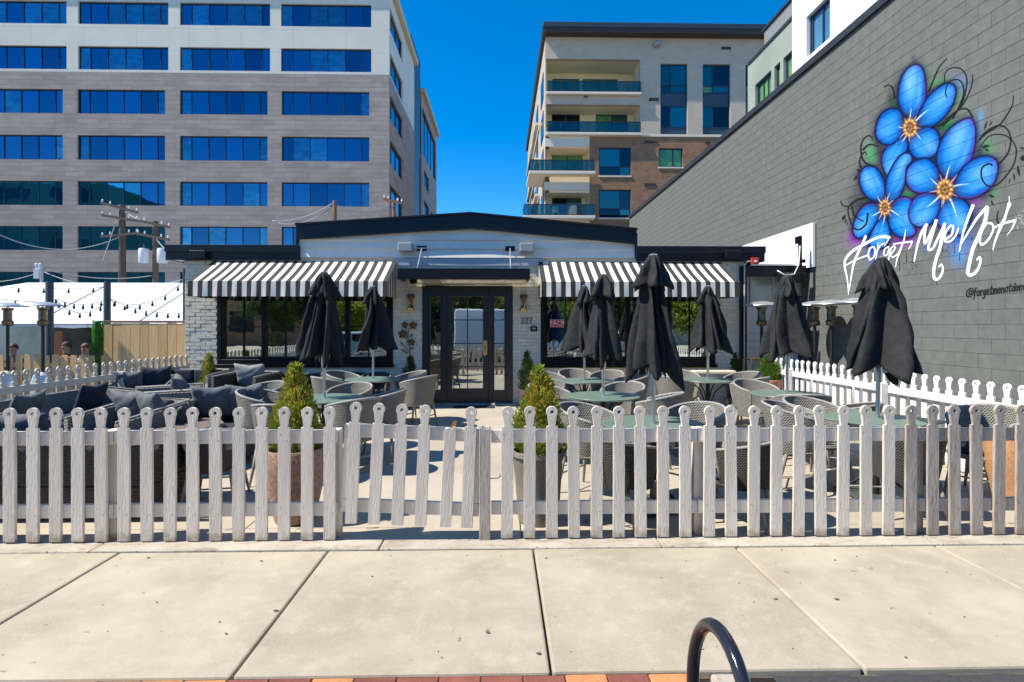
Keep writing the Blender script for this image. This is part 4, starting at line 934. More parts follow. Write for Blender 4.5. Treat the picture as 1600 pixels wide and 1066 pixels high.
smp = smp*ok[..., None]; al_ = smp[..., 3:4]; c_ = np.where(al_ > 1e-3, smp[..., :3]/np.maximum(al_, 1e-3), 0)
img = bpy.data.images.new('mural_paint', TW, TH, alpha=True, float_buffer=True); img.colorspace_settings.name = 'Linear Rec.709'; img.alpha_mode = 'CHANNEL_PACKED'
img.pixels.foreach_set(np.dstack([c_, al_]).astype(np.float32).ravel()); img.update()
def add_mural(m):
    t = m.node_tree; L = t.links.new; b, s = colsock(m)
    g = nd(t, 'ShaderNodeTexCoord'); g.object = bwall; sp = nd(t, 'ShaderNodeSeparateXYZ'); L(g.outputs['Object'], sp.inputs[0])
    def mr(sock, a, b_):
        q = nd(t, 'ShaderNodeMapRange'); q.clamp = False; q.inputs[1].default_value = a; q.inputs[2].default_value = b_; L(sock, q.inputs[0]); return q.outputs[0]
    cb = nd(t, 'ShaderNodeCombineXYZ'); L(mr(sp.outputs[1], MY0-14, MY1-14), cb.inputs[0]); L(mr(sp.outputs[2], MZ0, MZ1), cb.inputs[1])
    im = nd(t, 'ShaderNodeTexImage', extension='CLIP', interpolation='Linear'); im.image = img; L(cb.outputs[0], im.inputs[0])
    mx = nd(t, 'ShaderNodeMix', data_type='RGBA'); L(im.outputs['Alpha'], mx.inputs['Factor']); L(s, mx.inputs['A']); L(im.outputs['Color'], mx.inputs['B']); L(mx.outputs['Result'], b.inputs['Base Color'])
overlay(m_block, (.20, .21, .195), 1.2, .5, .8, amt=.35)
add_mural(m_block); add_mural(m_blockjoint)
w = MB(); w.box(GX+.006, GX+.6, WY0, WY1, 0, WH); w.build('core', m_blockjoint, bwall, fix=False)
bwid, bhei = .4065, .2032; rows = int(WH/bhei); big = []; rest_ = MB()
def blk(mb, a, b, z0, z1, c=(0, 0, 0), pr_=0):
    e = .003; xf = GX-pr_
    V = [(GX+.006, a, z0), (GX+.006, b, z0), (GX+.006, b, z1), (GX+.006, a, z1), (xf, a+e, z0+e), (xf, b-e, z0+e), (xf, b-e, z1-e), (xf, a+e, z1-e)]
    mb.add([(v[0]-c[0], v[1]-c[1], v[2]-c[2]) for v in V], [(7, 6, 5, 4), (4, 5, 1, 0), (5, 6, 2, 1), (6, 7, 3, 2), (7, 4, 0, 3)])
for r in range(rows):
    z0 = r*bhei; y = WY0-(bwid/2 if r % 2 else 0)
    while y < WY1:
        a, b = max(y, WY0)+.0012, min(y+bwid, WY1)-.0012; y += bwid
        if b-a < .03: continue
        big.append((a, b, z0+.0012, z0+bhei-.0012))
def bpri(c):
    y, z = (c[0]+c[1])/2, (c[2]+c[3])/2; d = y+GX*.02; px = 800+FPX*(GX*math.cos(YAW)-y*math.sin(YAW))/d; py = HOR+FPX*(CAMH-z)/d
    vis = px < 1600 and -2 < py < 590
    return (0 if vis else 1, d)
big.sort(key=bpri); off = wloc(bwall); bm_ = {}
for i, (a, b, z0, z1) in enumerate(big):
    if i < 300:
        k = round(b-a, 3)
        if k not in bm_: q = MB(); blk(q, -(b-a)/2, (b-a)/2, -(z1-z0)/2, (z1-z0)/2, (GX, 0, 0)); bm_[k] = q.mesh('block', m_block, fix=False)
        ob('block', bm_[k], bwall, Vector((GX+rs.uniform(-.0015, .0015), (a+b)/2, (z0+z1)/2))-off)
    else: blk(rest_, a, b, z0, z1)
tag(rest_.build('blockwork', m_block, bwall, fix=False), kind='stuff')
MB().box(GX-.05, GX+.65, WY0-.02, WY1+.02, WH+.003, WH+.16).build('coping', m_coping, bwall, bevel=.008)

# ================================================================== office building
OY = 48.0; OX = XY(608, OY); OH = 31.7
off_ = thing('office_building', 'tall grey office building with rows of blue mirrored windows', 'building', (OX-20, OY+8, 0))
zr = [(27.96+.05, 30.0), (24.04, 26.08), (20.2, 22.3), (16.15, 18.3), (12.17, 14.27), (8.25, 10.35), (4.27, 6.35)]
colsU = [(-38, 104), (122, 263), (281, 422), (439, 580)]; colsL = [(-40, 98), (121, 258), (281, 418), (440, 577)]
colsX = [(-197, -57), (-355, -215)]
ZS = ZY(117, OX, OY)
holesU = []; holesL = []
for i, (z0, z1) in enumerate(zr):
    for c in (colsU if i < 2 else colsL)+colsX:
        (holesU if i < 2 else holesL).append((XY(c[0], OY), XY(c[1], OY), z0, z1))
for hs_, z0, z1, m, nm in ((holesU, ZS, OH, m_panel, 'upper_wall'), (holesL, 0, ZS, m_stone, 'lower_wall')):
    w = MB(); wall_holes(w, lambda u, v, t: (u, OY+t, v), XY(-420, OY), OX, z0, z1, hs_, .3); w.build(nm, m, off_, fix=False)
def office_window(h, P, parent, nm=6, teal=False, first=.12, glass=None):
    """P(u, v, t): frame and its panes"""
    u0, u1, z0, z1 = h; fr = MB(); t0 = .16
    def bx(a, b, c, d, ta, tb):
        v = [P(a, c, ta), P(b, c, ta), P(b, c, tb), P(a, c, tb), P(a, d, ta), P(b, d, ta), P(b, d, tb), P(a, d, tb)]
        fr.add(v, [(0, 3, 2, 1), (4, 5, 6, 7), (0, 1, 5, 4), (1, 2, 6, 5), (2, 3, 7, 6), (3, 0, 4, 7)])
    L_ = u1-u0; cuts = [0, first]+[first+(.90-first)*k/(nm-2) for k in range(1, nm-1)]+[1]
    bx(u0, u1, z0, z0+.07, t0, t0+.1); bx(u0, u1, z1-.07, z1, t0, t0+.1)
    for c in cuts:
        x = u0+L_*c; a = max(u0, x-.028); b = min(u1, x+.028); bx(a, b, z0+.071, z1-.071, t0, t0+.1)
    f = fr.build('window', m_winframe, parent, fix=True)
    for k in range(len(cuts)-1):
        a = u0+L_*cuts[k]+.024; b = u0+L_*cuts[k+1]-.024; q = MB()
        tt = rs.uniform(-.004, .004)
        q.add([P(a, z0+.06, t0+.06), P(b, z0+.06, t0+.06+tt), P(b, z1-.06, t0+.06-tt), P(a, z1-.06, t0+.06)], [(0, 1, 2, 3)])
        q.build('pane', glass or (m_oglass_t if teal and (teal is True or k <= teal) else (m_oglass_l if rs.random() < .30 else m_oglass)), f, fix=False)
for i, (z0, z1) in enumerate(zr):
    for j, c in enumerate((colsU if i < 2 else colsL)):
        teal = (i >= 4 and j == 0) or (i >= 5 and j == 1) or (i == 6 and j < 3)  # panes that carry the painted teal reflection
        if i == 4 and j == 1: teal = 3
        office_window((XY(c[0], OY), XY(c[1], OY), z0, z1), lambda u, v, t: (u, OY+t, v), off_, teal=teal)
    for c in colsX: 
        q = MB(); q.box(XY(c[0], OY), XY(c[1], OY), OY+.2, OY+.24, z0, z1); q.build('window', m_oglass, off_)
# side facade
SY1 = 61.7
sh = [(OX and 48.5, 54.6, z0, z1) for z0, z1 in zr]
for z0, z1, m, nm in ((ZS, OH, m_panel_s, 'side_upper_wall'), (0, ZS, m_stone_s, 'side_lower_wall')):
    w = MB(); wall_holes(w, lambda u, v, t: (OX-t, u, v), OY, SY1, z0, z1, [h for h in sh if z0 <= h[2] < z1], .3); w.build(nm, m, off_, fix=False)
for h in sh: office_window(h, lambda u, v, t: (OX-t, u, v), off_, nm=4, first=.2)
MB().box(XY(-420, OY), OX+.35, OY-.35, OY-.003, OH, OH+.5).box(OX+.003, OX+.45, OY, SY1+.3, OH-.35, OH+.25).build('cornice', m_cornice, off_, bevel=.04)
MB().box(XY(-420, OY), OX-.31, OY+.31, SY1, OH-.4, OH-.05).build('roof', m_coping, off_)
MB().box(XY(-420, OY), OX, SY1, SY1+.3, 0, OH-.41).build('rear_wall', m_stone, off_)
# stair tower
tx = OX-.35
MB().box(tx-7, tx, 62.1, 69.0, 0, 35.0).build('stair_tower', m_tower, off_, bevel=.02)
MB().box(tx-7, tx+.1, 68.4, 69.1, 0, 22.5).build('brown_pier', MAT('brown_pier', (.16, .09, .07), rough=.8), off_)
MB().tube([(tx-1.0, 62.6, 35), (tx-1.0, 62.6, 36.2)], .04, 6).build('antenna', m_wire, off_)
# rear block
BX = OX-.25
rb = [(70, 84.5, 24.0, 30.0)]+[(71.5, 76.5, z0, z1) for z0, z1 in zr[2:]]+[(78.5, 83.5, z0, z1) for z0, z1 in zr[3:]]
w = MB(); wall_holes(w, lambda u, v, t: (BX-t, u, v), 69.2, 85.5, 0, 31.5, rb, .3); w.box(BX-12, BX-.01, 85.2, 85.5, 0, 31.5); w.build('rear_block_wall', m_stone_s, off_, fix=False)
for h in rb: office_window(h, lambda u, v, t: (BX-t, u, v), off_, nm=5 if h[1]-h[0] > 10 else 3, first=.22 if h[1]-h[0] > 10 else .5)
MB().box(BX-10, BX+.5, 69.2, 86.0, 31.5, 32.0).build('rear_cornice', m_cornice, off_, bevel=.04)

# ================================================================== apartment building
PY = 41.0
def ax(px): return XY(px, PY)
def azz(py): return ZY(py, 5, PY)
ap = thing('apartment_building', 'apartment block in white and brown brick with glass balconies', 'building', (ax(1000), PY+6, 0))
AX0, AX1 = ax(852), ax(1262); AH = azz(58); ZM = azz(210)
Fp = lambda u, v, t: (u, PY+t, v)
balc = [(853.5, 1000, 92, 147), (853.5, 1000, 163, 209)]; balcL = [(853.5, 921, 231, 273), (853.5, 921, 301, 341)]
winsU = [(1032, 1074, 98, 208.5), (1098, 1141, 98, 208.5), (1165, 1207, 98, 208.5), (1228, 1258, 98, 208.5)]
winsL = [(936, 986, 230, 274), (936, 986, 296, 340), (1029.5, 1067, 230.5, 260), (1029.5, 1067, 296, 326), (1102, 1140, 230.5, 260), (936, 986, 362, 405)]
def H(l): return [(ax(a), ax(b), azz(d), azz(c)) for a, b, c, d in l]
w = MB(); wall_holes(w, Fp, AX0, AX1, ZM, AH, H(balc+winsU), .35); w.build('white_brick_wall', m_wbrick, ap, fix=False)
w = MB(); wall_holes(w, Fp, ax(921.5), AX1, 0, ZM-.14, H(winsL), .35); w.build('brown_brick_wall', m_bbrick, ap, fix=False)
MB().box(AX0, AX1+.0, PY-.06, PY+.3, ZM-.138, ZM-.003).build('string_course', m_slab, ap)
w = MB(); wall_holes(w, Fp, AX0+.3, ax(921), 0, ZM-.14, H(balcL), .35); w.build('corner_wall', m_soffit, ap, fix=False)
for z_ in (azz(284.5), azz(217)):
    MB().box(ax(851), ax(921), PY-.10, PY-.003, z_-.64, z_-.02).build('balcony_beam', m_slab, ap, bevel=.02)
# balcony rooms
def recess(a, b, z0, z1, depth, glass):
    """soffit, floor, back wall with doors"""
    q = MB(); y0, y1 = PY+.36, PY+depth
    q.add([(a, PY+.3, z1), (b, PY+.3, z1), (b, y1, z1), (a, y1, z1)], [(0, 1, 2, 3)]); q.add([(a, PY+.3, z0), (b, PY+.3, z0), (b, y1, z0), (a, y1, z0)], [(3, 2, 1, 0)])
    q.add([(a, PY+.3, z0), (a, y1, z0), (a, y1, z1), (a, PY+.3, z1)], [(0, 1, 2, 3)]); q.add([(b, PY+.3, z0), (b, PY+.3, z1), (b, y1, z1), (b, y1, z0)], [(0, 1, 2, 3)])
    wall_holes(q, lambda u, v, t: (u, y1+t, v), a, b, z0, z1, [(g0, g1, z0+.02, z0+2.25) for g0, g1 in glass], .12)
    q.build('balcony_recess', m_soffit, ap, fix=False)
    for g0, g1 in glass:
        f = MB(); n = max(2, int((g1-g0)/.95)); zz = z0+.02
        f.box(g0, g1, y1+.02, y1+.1, zz, zz+.08).box(g0, g1, y1+.02, y1+.1, zz+2.15, zz+2.23)
        for k in range(n+1):
            x = g0+(g1-g0)*k/n; f.box(max(g0, x-.04), min(g1, x+.04), y1+.02, y1+.1, zz+.081, zz+2.149)
        fo = f.build('balcony_door', m_winframe, ap)
        for k in range(n):
            MB().box(g0+(g1-g0)*k/n+.041, g0+(g1-g0)*(k+1)/n-.041, y1+.05, y1+.06, zz+.081, zz+2.149).build('pane', rs.choice([m_aglass, m_aglass_g, m_aglass_d]), fo)
recess(ax(853.5), ax(1000), azz(147), azz(92), 2.4, [(ax(868), ax(912)), (ax(918), ax(975))])
recess(ax(853.5), ax(1000), azz(209), azz(163), 2.0, [(ax(866), ax(912)), (ax(938), ax(990))])
recess(ax(853.5), ax(921), azz(273), azz(231), 1.8, [(ax(866), ax(916))]); recess(ax(853.5), ax(921), azz(341), azz(301), 1.8, [(ax(866), ax(914))])
def railing(x0, x1, z, y0, side=None, n=6):
    f = MB(); f.box(x0, x1, y0, y0+.05, z+.80, z+.86); f.box(x0, x1, y0, y0+.05, z+.04, z+.09)
    for k in range(n+1):
        x = x0+(x1-x0)*k/n; f.box(max(x0, x-.025), min(x1, x+.025), y0, y0+.05, z+.091, z+.799)
    if side:
        f.box(x0-.0, x0+.05, y0+.051, side, z+.80, z+.86); f.box(x0, x0+.05, y0+.051, side, z+.04, z+.09)
    r = f.build('railing', m_blackmetal, ap)
    for k in range(n): MB().box(x0+(x1-x0)*k/n+.026, x0+(x1-x0)*(k+1)/n-.026, y0+.018, y0+.03, z+.095, z+.795).build('glass_panel', m_railglass, r)
    if side: MB().box(x0+.02, x0+.03, y0+.06, side, z+.095, z+.795).build('glass_panel', m_railglass, r)
zb1, zb2, zb3, zb4 = azz(146), azz(209), azz(273), azz(341)
for zb_, x1_ in ((zb1, ax(1000)), (zb2, ax(1000))):
    railing(ax(855), x1_, zb_, PY-.25, n=7); MB().box(ax(853), x1_+.05, PY-.3, PY-.003, zb_-.16, zb_+.02).build('balcony_slab', m_slab, ap, bevel=.02)
for zb_, xl in ((zb3, 826.5), (zb4, 818)):
    railing(ax(xl), ax(926), zb_, PY-.9, side=PY+1.5, n=8); MB().box(ax(xl-1), ax(927), PY-.95, PY-.11, zb_-.2, zb_+.02).box(ax(xl-1), AX0-.01, PY-.109, PY+3, zb_-.2, zb_+.02).build('balcony_slab', m_slab, ap, bevel=.02)
def awin(r, kind):
    a, b, z0, z1 = H([r])[0]; f = MB(); t0, t1 = PY+.12, PY+.22
    f.box(a, b, t0, t1, z0, z0+.09).box(a, b, t0, t1, z1-.09, z1).box(a, a+.09, t0, t1, z0+.091, z1-.091).box(b-.09, b, t0, t1, z0+.091, z1-.091)
    L_ = b-a; z_ = lambda py: azz(py)
    panes = []
    if kind == 'tall':
        for yy in (131, 142.5, 164, 197): f.box(a+.091, b-.091, t0, t1, z_(yy)-.045, z_(yy)+.045)
        xm = a+L_*rs.choice([.38, .62]); f.box(xm-.04, xm+.04, t0, t1, z_(142.5)+.05, z1-.091); f.box(xm-.041, xm+.041, t0, t1, z_(197)+.05, z_(164)-.05)
        q = f.build('window', m_winframe, ap)
        rows_ = [(z_(131)+.05, z1-.095), (z_(142.5)+.05, z_(131)-.05), (z_(197)+.05, z_(164)-.05)]
        for c0, c1 in rows_:
            for p0, p1 in ((a+.095, xm-.045), (xm+.045, b-.095)): MB().box(p0, p1, t0+.04, t0+.05, c0, c1).build('pane', rs.choice([m_aglass, m_aglass, m_aglass_d, m_aglass_g]), q)
        for c0, c1 in ((z_(164)+.05, z_(142.5)-.05), (z0+.095, z_(197)-.05)): MB().box(a+.095, b-.095, t0+.03, t0+.06, c0, c1).build('spandrel', m_tower, q)
    else:
        xm = a+L_*(.66 if kind == 'wide' else .6); zmid = z0+(z1-z0)*.33
        f.box(xm-.04, xm+.04, t0, t1, z0+.091, z1-.091)
        if kind == 'wide': f.box(a+.091, xm-.041, t0, t1, zmid-.04, zmid+.04).box(xm+.041, b-.091, t0, t1, zmid-.04, zmid+.04)
        q = f.build('window', m_winframe, ap); g = [m_aglass, m_aglass_d, m_aglass_d, m_aglass] if kind == 'wide' else [m_aglass_g, m_aglass_g]
        k = 0
        for p0, p1 in ((a+.095, xm-.045), (xm+.045, b-.095)):
            for c0, c1 in (((zmid+.045, z1-.095), (z0+.095, zmid-.045)) if kind == 'wide' else ((z0+.095, z1-.095),)):
                MB().box(p0, p1, t0+.04, t0+.05, c0, c1).build('pane', g[k % len(g)], q); k += 1
        MB().box(a-.05, b+.05, PY-.06, PY-.003, z0-.12, z0-.01).build('sill', m_slab, ap)
for r in winsU: awin(r, 'tall')
for r in winsL: awin(r, 'wide' if r[0] < 990 else 'small')
for a, b, c, d in ((1127, 1142, 71, 75), (1014, 1029, 152, 157), (1007, 1027, 219.5, 223), (1007, 1024, 286, 290), (1102, 1109, 220, 223), (911, 918, 152, 155)):
    MB().box(ax(a), ax(b), PY-.04 if a > 920 else PY-.34, PY-.003 if a > 920 else PY-.303, azz(d), azz(c)).build('vent', m_aroof, ap)
MB().lathe([(.0, 0), (.22, .02), (.25, .2), (.2, .35), (0, .4)], (ax(1025), PY-.28, azz(74)), 12, cap=False).build('roof_lamp', m_lampgrey, ap, smooth=True)
# side, roof, back
w = MB()
ws = [(PY+1.5+k*6.2, PY+4.0+k*6.2, z-.1, z+1.9) for k in range(4) for z in (azz(138), azz(200), azz(262), azz(330))]
wall_holes(w, lambda u, v, t: (AX0+t, u, v), PY, 68, 0, AH, [], .3); w.box(AX0, AX1, 67.7, 68, 0, AH); w.build('side_wall', m_wbrick_s, ap, fix=False)
for h in ws:
    f = MB().box(AX0-.05, AX0-.003, h[0], h[1], h[2], h[3]).build('side_window', m_winframe, ap); MB().box(AX0-.07, AX0-.051, h[0]+.12, h[1]-.12, h[2]+.12, h[3]-.12).build('pane', m_aglass, f)
for zb_ in (zb1, zb2, zb3): MB().box(AX0-.4, AX0-.08, PY+6, PY+22, zb_-.2, zb_+.02).build('side_slab', m_slab, ap)
MB().box(ax(847.5), AX1+.2, PY-.75, PY+27, AH+.003, azz(46)-.25).build('roof_soffit', m_aroof, ap); MB().box(ax(847), AX1+.25, PY-.8, PY+27.1, azz(46)-.247, azz(46)+.15).build('roof_fascia', MAT('dark_blue_roof_edge', (.03, .045, .06), rough=.45), ap, bevel=.03)
# plant, chairs on the balconies
for px, z, dk in ((1,1,1),):
    chz = zb4+.02
for k, px in enumerate((868, 892)):
    c = thing('balcony_chair', ('white balcony chair left of the pair on the lowest visible balcony', 'white balcony chair right of the pair on the lowest visible balcony')[k], 'chair', (ax(px), PY-.3, chz), group='white chairs on the apartment balcony')
    x = ax(px); MB().box(x-.25, x+.25, PY-.5, PY-.05, chz+.4, chz+.45).build('seat', m_white, c); MB().box(x-.25, x+.25, PY-.1, PY-.05, chz+.46, chz+.85).build('backrest', m_white, c)
    for dx in (-.22, .22):
        for dy in (-.46, -.1): MB().box(x+dx-.02, x+dx+.02, PY+dy-.02, PY+dy+.02, chz, chz+.399).build('leg', m_white, c)
pp = thing('balcony_plant', 'small potted plant at the left end of the second balcony', 'plant', (ax(860), PY-.05, zb2+.02))
MB().lathe([(.14, 0), (.2, .35), (.18, .35), (.0, .33)], (ax(860), PY-.0, zb2+.02), 14, cap=False).build('pot', MAT('blue_pot', (.02, .06, .3), rough=.3), pp, smooth=40.0)
lf = MB()
for _ in range(120):
    c = Vector((ax(860)+rs.gauss(0, .14), PY+rs.gauss(0, .1), zb2+.6+rs.gauss(0, .16))); d1 = Vector((rs.gauss(0, 1), rs.gauss(0, 1), rs.gauss(0, 1))).normalized()*.07; d2 = d1.orthogonal().normalized()*.04
    lf.add([c-d1, c+d2, c+d1, c-d2], [(0, 1, 2, 3)])
tag(lf.build('foliage', m_leaf_g, pp, fix=False), kind='stuff')

# ================================================================== buildings behind the grey wall
sb = thing('stucco_building', 'green grey stucco building with corrugated top behind the grey wall', 'building', (10.5, 24, 0))
SXx = 10.0; d0 = SXx*FPX/(782-1172)*-1; d0 = abs(SXx*FPX/(1172-782)); 
ztop = CAMH+(HOR-100)*d0/FPX; d0 = YX(1172, SXx)
sw = []
for (pa, pb, ya, yb) in ((1180, 1205, 113, 160), (1210, 1219, 97, 138), (1224, 1242, 78, 125)):
    da, db = YX(pb, SXx), YX(pa, SXx); zt_ = CAMH+(HOR-ya)*(SXx*FPX/(pb-782))/FPX if False else None
    sw.append((da, db, 10.2, 11.08))
w = MB(); wall_holes(w, lambda u, v, t: (SXx+t, u, v), 17.0, d0, 0, ztop, sw, .2); w.box(SXx, 20, d0, d0+.2, 0, ztop); w.build('wall', m_stucco, sb, fix=False)
for h in sw:
    office_window((h[0], h[1], h[2], h[3]), lambda u, v, t: (SXx+t*.6, u, v), sb, nm=3 if h[1]-h[0] < 1 else 4, first=.33, glass=m_aglass_g)
MB().box(SXx-.04, 20, 17, d0+.1, ztop+.003, ztop+.12).build('coping', m_coping, sb)
pd = YX(1195, 11.0); pz = CAMH+(HOR-49)*(pd+.2)/FPX; q = MB()
n = 60
for k in range(n):
    y0 = 16+(pd-16)*k/n; y1 = 16+(pd-16)*(k+1)/n; ym = (y0+y1)/2
    q.add([(11, y0, ztop), (10.95, ym, ztop), (10.95, ym, pz), (11, y0, pz)], [(0, 1, 2, 3)]); q.add([(10.95, ym, ztop), (11, y1, ztop), (11, y1, pz), (10.95, ym, pz)], [(0, 1, 2, 3)])
q.box(11.01, 20, 16, pd, ztop, pz-.02); q.build('penthouse', m_corr, sb, fix=False)
MB().box(10.9, 20, 16, pd+.08, pz, pz+.1).build('penthouse_coping', m_coping, sb)
MB().tube([(12.3, pd-.6, pz), (12.3, pd-.6, pz+1.6)], .02, 6).build('antenna', m_wire, sb)
wb = thing('white_building', 'white rendered building with one tall window above the grey wall', 'building', (9.6, 14, 0))
wx = 9.0; e0 = YX(1238, wx)
w0, w1 = YX(1297, wx), YX(1260, wx)
w = MB(); wall_holes(w, lambda u, v, t: (wx+t, u, v), 8.0, e0, 0, 17, [(w0, w1, 9.5, 10.7)], .25); w.box(wx, 9.95, e0, e0+.01, 0, 17); w.build('wall', m_whitewall, wb, fix=False)
office_window((w0, w1, 9.5, 10.7), lambda u, v, t: (wx+t*.7, u, v), wb, nm=3, first=.45, glass=MAT('blue_curtain_glass', (.12, .38, .62), (.07, .22, .42), 3, rough=.1, metal=.4, st=(1, 3, .2)))
# ================================================================== picket fences
def picket_mesh(h, w=.088, t=.022, hole=True, broken=False, name='picket', m=None, seedv=0):
    r_ = random.Random(seedv); hs_ = h-.151
    hw = w/2; bm = bmesh.new(); pts = []
    e = lambda: r_.uniform(-.0012, .0012)
    pts += [(-hw+e(), 0+e()*2), (hw+e(), 0+e()*2), (hw+e(), hs_*.5), (hw+e(), hs_)]
    if broken:
        pts = [(-hw, 0), (hw, 0), (hw-.002, h*.80), (hw-.012, h*.815), (.006, h*.79), (-.016, h*.80), (-hw+.004, h*.785), (-hw, h*.70)]
        mb = MB(); mb.prism(pts, -t/2, t/2); return mb.mesh(name, m, bevel=.002)
    nw = .026; cr = .044; cz = h-cr
    pts += [(nw+.004, hs_+.001)]
    a0 = -.55; pr_ = [(nw, hs_+.006)]
    n = 15
    for i in range(n+1):
        a = -.62+(PI+1.24)*i/n; pr_.append((cr*math.cos(a), cz+cr*math.sin(a)))
    pr_.append((-nw, hs_+.006)); pts += pr_[0:]; pts += [(-nw-.004, hs_+.001), (-hw+e(), hs_), (-hw+e(), hs_*.5)]
    V = [(p[0], p[1]) for p in pts]
    def loop(y, ins=0):
        return [bm.verts.new((x, y, z)) for x, z in V]
    hr = .0125; nh = 12; hc = (0, cz)
    front = loop(-t/2); back = loop(t/2)
    hf = [bm.verts.new((hc[0]+hr*math.cos(k*2*PI/nh), -t/2, hc[1]+hr*math.sin(k*2*PI/nh))) for k in range(nh)]
    hb = [bm.verts.new((v.co.x, t/2, v.co.z)) for v in hf]
    N = len(V)
    for i in range(N): bm.faces.new((front[i], front[(i+1) % N], back[(i+1) % N], back[i]))
    for i in range(nh): bm.faces.new((hf[(i+1) % nh], hf[i], hb[i], hb[(i+1) % nh]))
    for L1, Hh in ((front, hf), (back, hb)):
        es = []
        for a in (L1, Hh):
            for i in range(len(a)):
                ed = bm.edges.get((a[i], a[(i+1) % len(a)])); es.append(ed)
        bmesh.ops.triangle_fill(bm, use_beauty=True, use_dissolve=False, edges=es)
    bmesh.ops.recalc_face_normals(bm, faces=bm.faces)
    ee = [ed for ed in bm.edges if len(ed.link_faces) == 2 and ed.calc_face_angle(0) > 1.2]
    bmesh.ops.bevel(bm, geom=ee, offset=.0022, segments=2, affect='EDGES', clamp_overlap=True)
    me = bpy.data.meshes.new(name); bm.to_mesh(me); bm.free(); me.materials.append(m); return me
PH = CAMH-(634-HOR)*(FY/FPX)
print('picket height', PH)
v_new = [picket_mesh(PH-.015, m=m_picket, seedv=k) for k in range(4)]; v_old = [picket_mesh(PH-.015, m=m_picket_old, seedv=k+9) for k in range(3)]
front_px = [-17, 18, 54, 89.5, 124, 160.5, 196, 231.7, 267.5, 303, 338.5, 374, 410, 445, 481, 516]
right_px = [792, 827, 862, 896.6, 931.5, 966, 1000.5, 1035, 1070, 1106.7, 1141, 1176, 1211, 1245.7, 1280.5, 1315, 1351, 1385.6, 1420, 1455, 1489.5, 1523.7, 1558, 1593, 1628]
def front_fence(pxs, lab, posts, extra_left=0, extra_right=0):
    xs = [XY(p, FY) for p in pxs]
    for k in range(extra_left): xs.insert(0, xs[0]-.171)
    for k in range(extra_right): xs.append(xs[-1]+.171)
    F = thing('picket_fence', lab, 'fence', ((xs[0]+xs[-1])/2, FY, 0)); o = wloc(F)
    for x in xs:
        old = x > XY(1395, FY) and rs.random() < .9
        old = old or (x > XY(1330, FY) and rs.random() < .3)
        me_ = rs.choice(v_old if old else v_new)
        ob('picket', me_, F, Vector((x, FY-.013, .012))-o, (rs.uniform(-.006, .006), rs.uniform(-.009, .009), rs.uniform(-.02, .02)))
    a, b = (xs[0]-.1 if pxs[0] < 700 else XY(767, FY)), xs[-1]+.05
    cuts = sorted([a]+[q for q in (XY(p, FY) for p in posts) if a+.2 < q < b-.2]+[b])
    for i in range(len(cuts)-1):
        for z0 in (ZY(692, 0, FY), ZY(804.5, 0, FY)):
            zz = z0+rs.uniform(-.003, .003)
            q = MB().box(cuts[i]+.003, cuts[i+1]-.003, FY, FY+.036, 0, .098).mesh('rail', m_picket_old if cuts[i] > XY(1420, FY) else m_picket, bevel=.003, off=(0, 0, 0))
            ob('rail', q, F, Vector((0, 0, zz))-o)
    for p in posts:
        x = XY(p, FY+.08); q = MB().box(x-.044, x+.044, FY+.038, FY+.126, 0, ZY(669, 0, FY+.08)+.0).build('post', m_picket_old if p > 1400 else m_picket, F, bevel=.004)
    # screw heads
    sc_ = MB()
    for x in xs:
        for z0 in (ZY(692, 0, FY), ZY(804.5, 0, FY)):
            for dx, dz in ((-.024, .072), (.022, .028)):
                sc_.lathe([(.0035, 0), (.0, .001)], (0, 0, 0), 6, cap=False); n_ = len(sc_.v)-12
                for j in range(12):
                    vx, vy, vz = sc_.v[n_+j]; sc_.v[n_+j] = (x+dx+vx, FY-.0252-vz, z0+dz+vy)
    tag(sc_.build('screws', m_dirt, F, fix=False), kind='stuff')
    return F
front_fence(front_px, 'white picket fence along the sidewalk, left of the sagging gate', [177, 524], extra_left=6)
FR = front_fence(right_px, 'white to grey picket fence along the sidewalk, right of the gate', [1090, 1428], extra_right=5)
x = XY(757.5, FY); o = wloc(FR)
st = MB(); st.prism([(x-.041, .0), (x+.041, .0), (x+.042, .835), (x+.036, .850), (x+.03, .835), (x+.022, .838), (x+.012, .832), (x-.008, .836), (x-.02, .85), (x-.03, .838), (x-.041, .842)], FY-.03, FY+.05); st.build('gate_post', m_picket_old, FR, bevel=.003)
for z_ in (.80, .45):
    MB().tube([(x+.043, FY+.02, z_), (x+.10, FY+.03, z_), (x+.12, FY+.03, z_+.015), (x+.11, FY+.03, z_+.03)], .004, 6).build('eye_bolt', m_wire, FR, smooth=True)
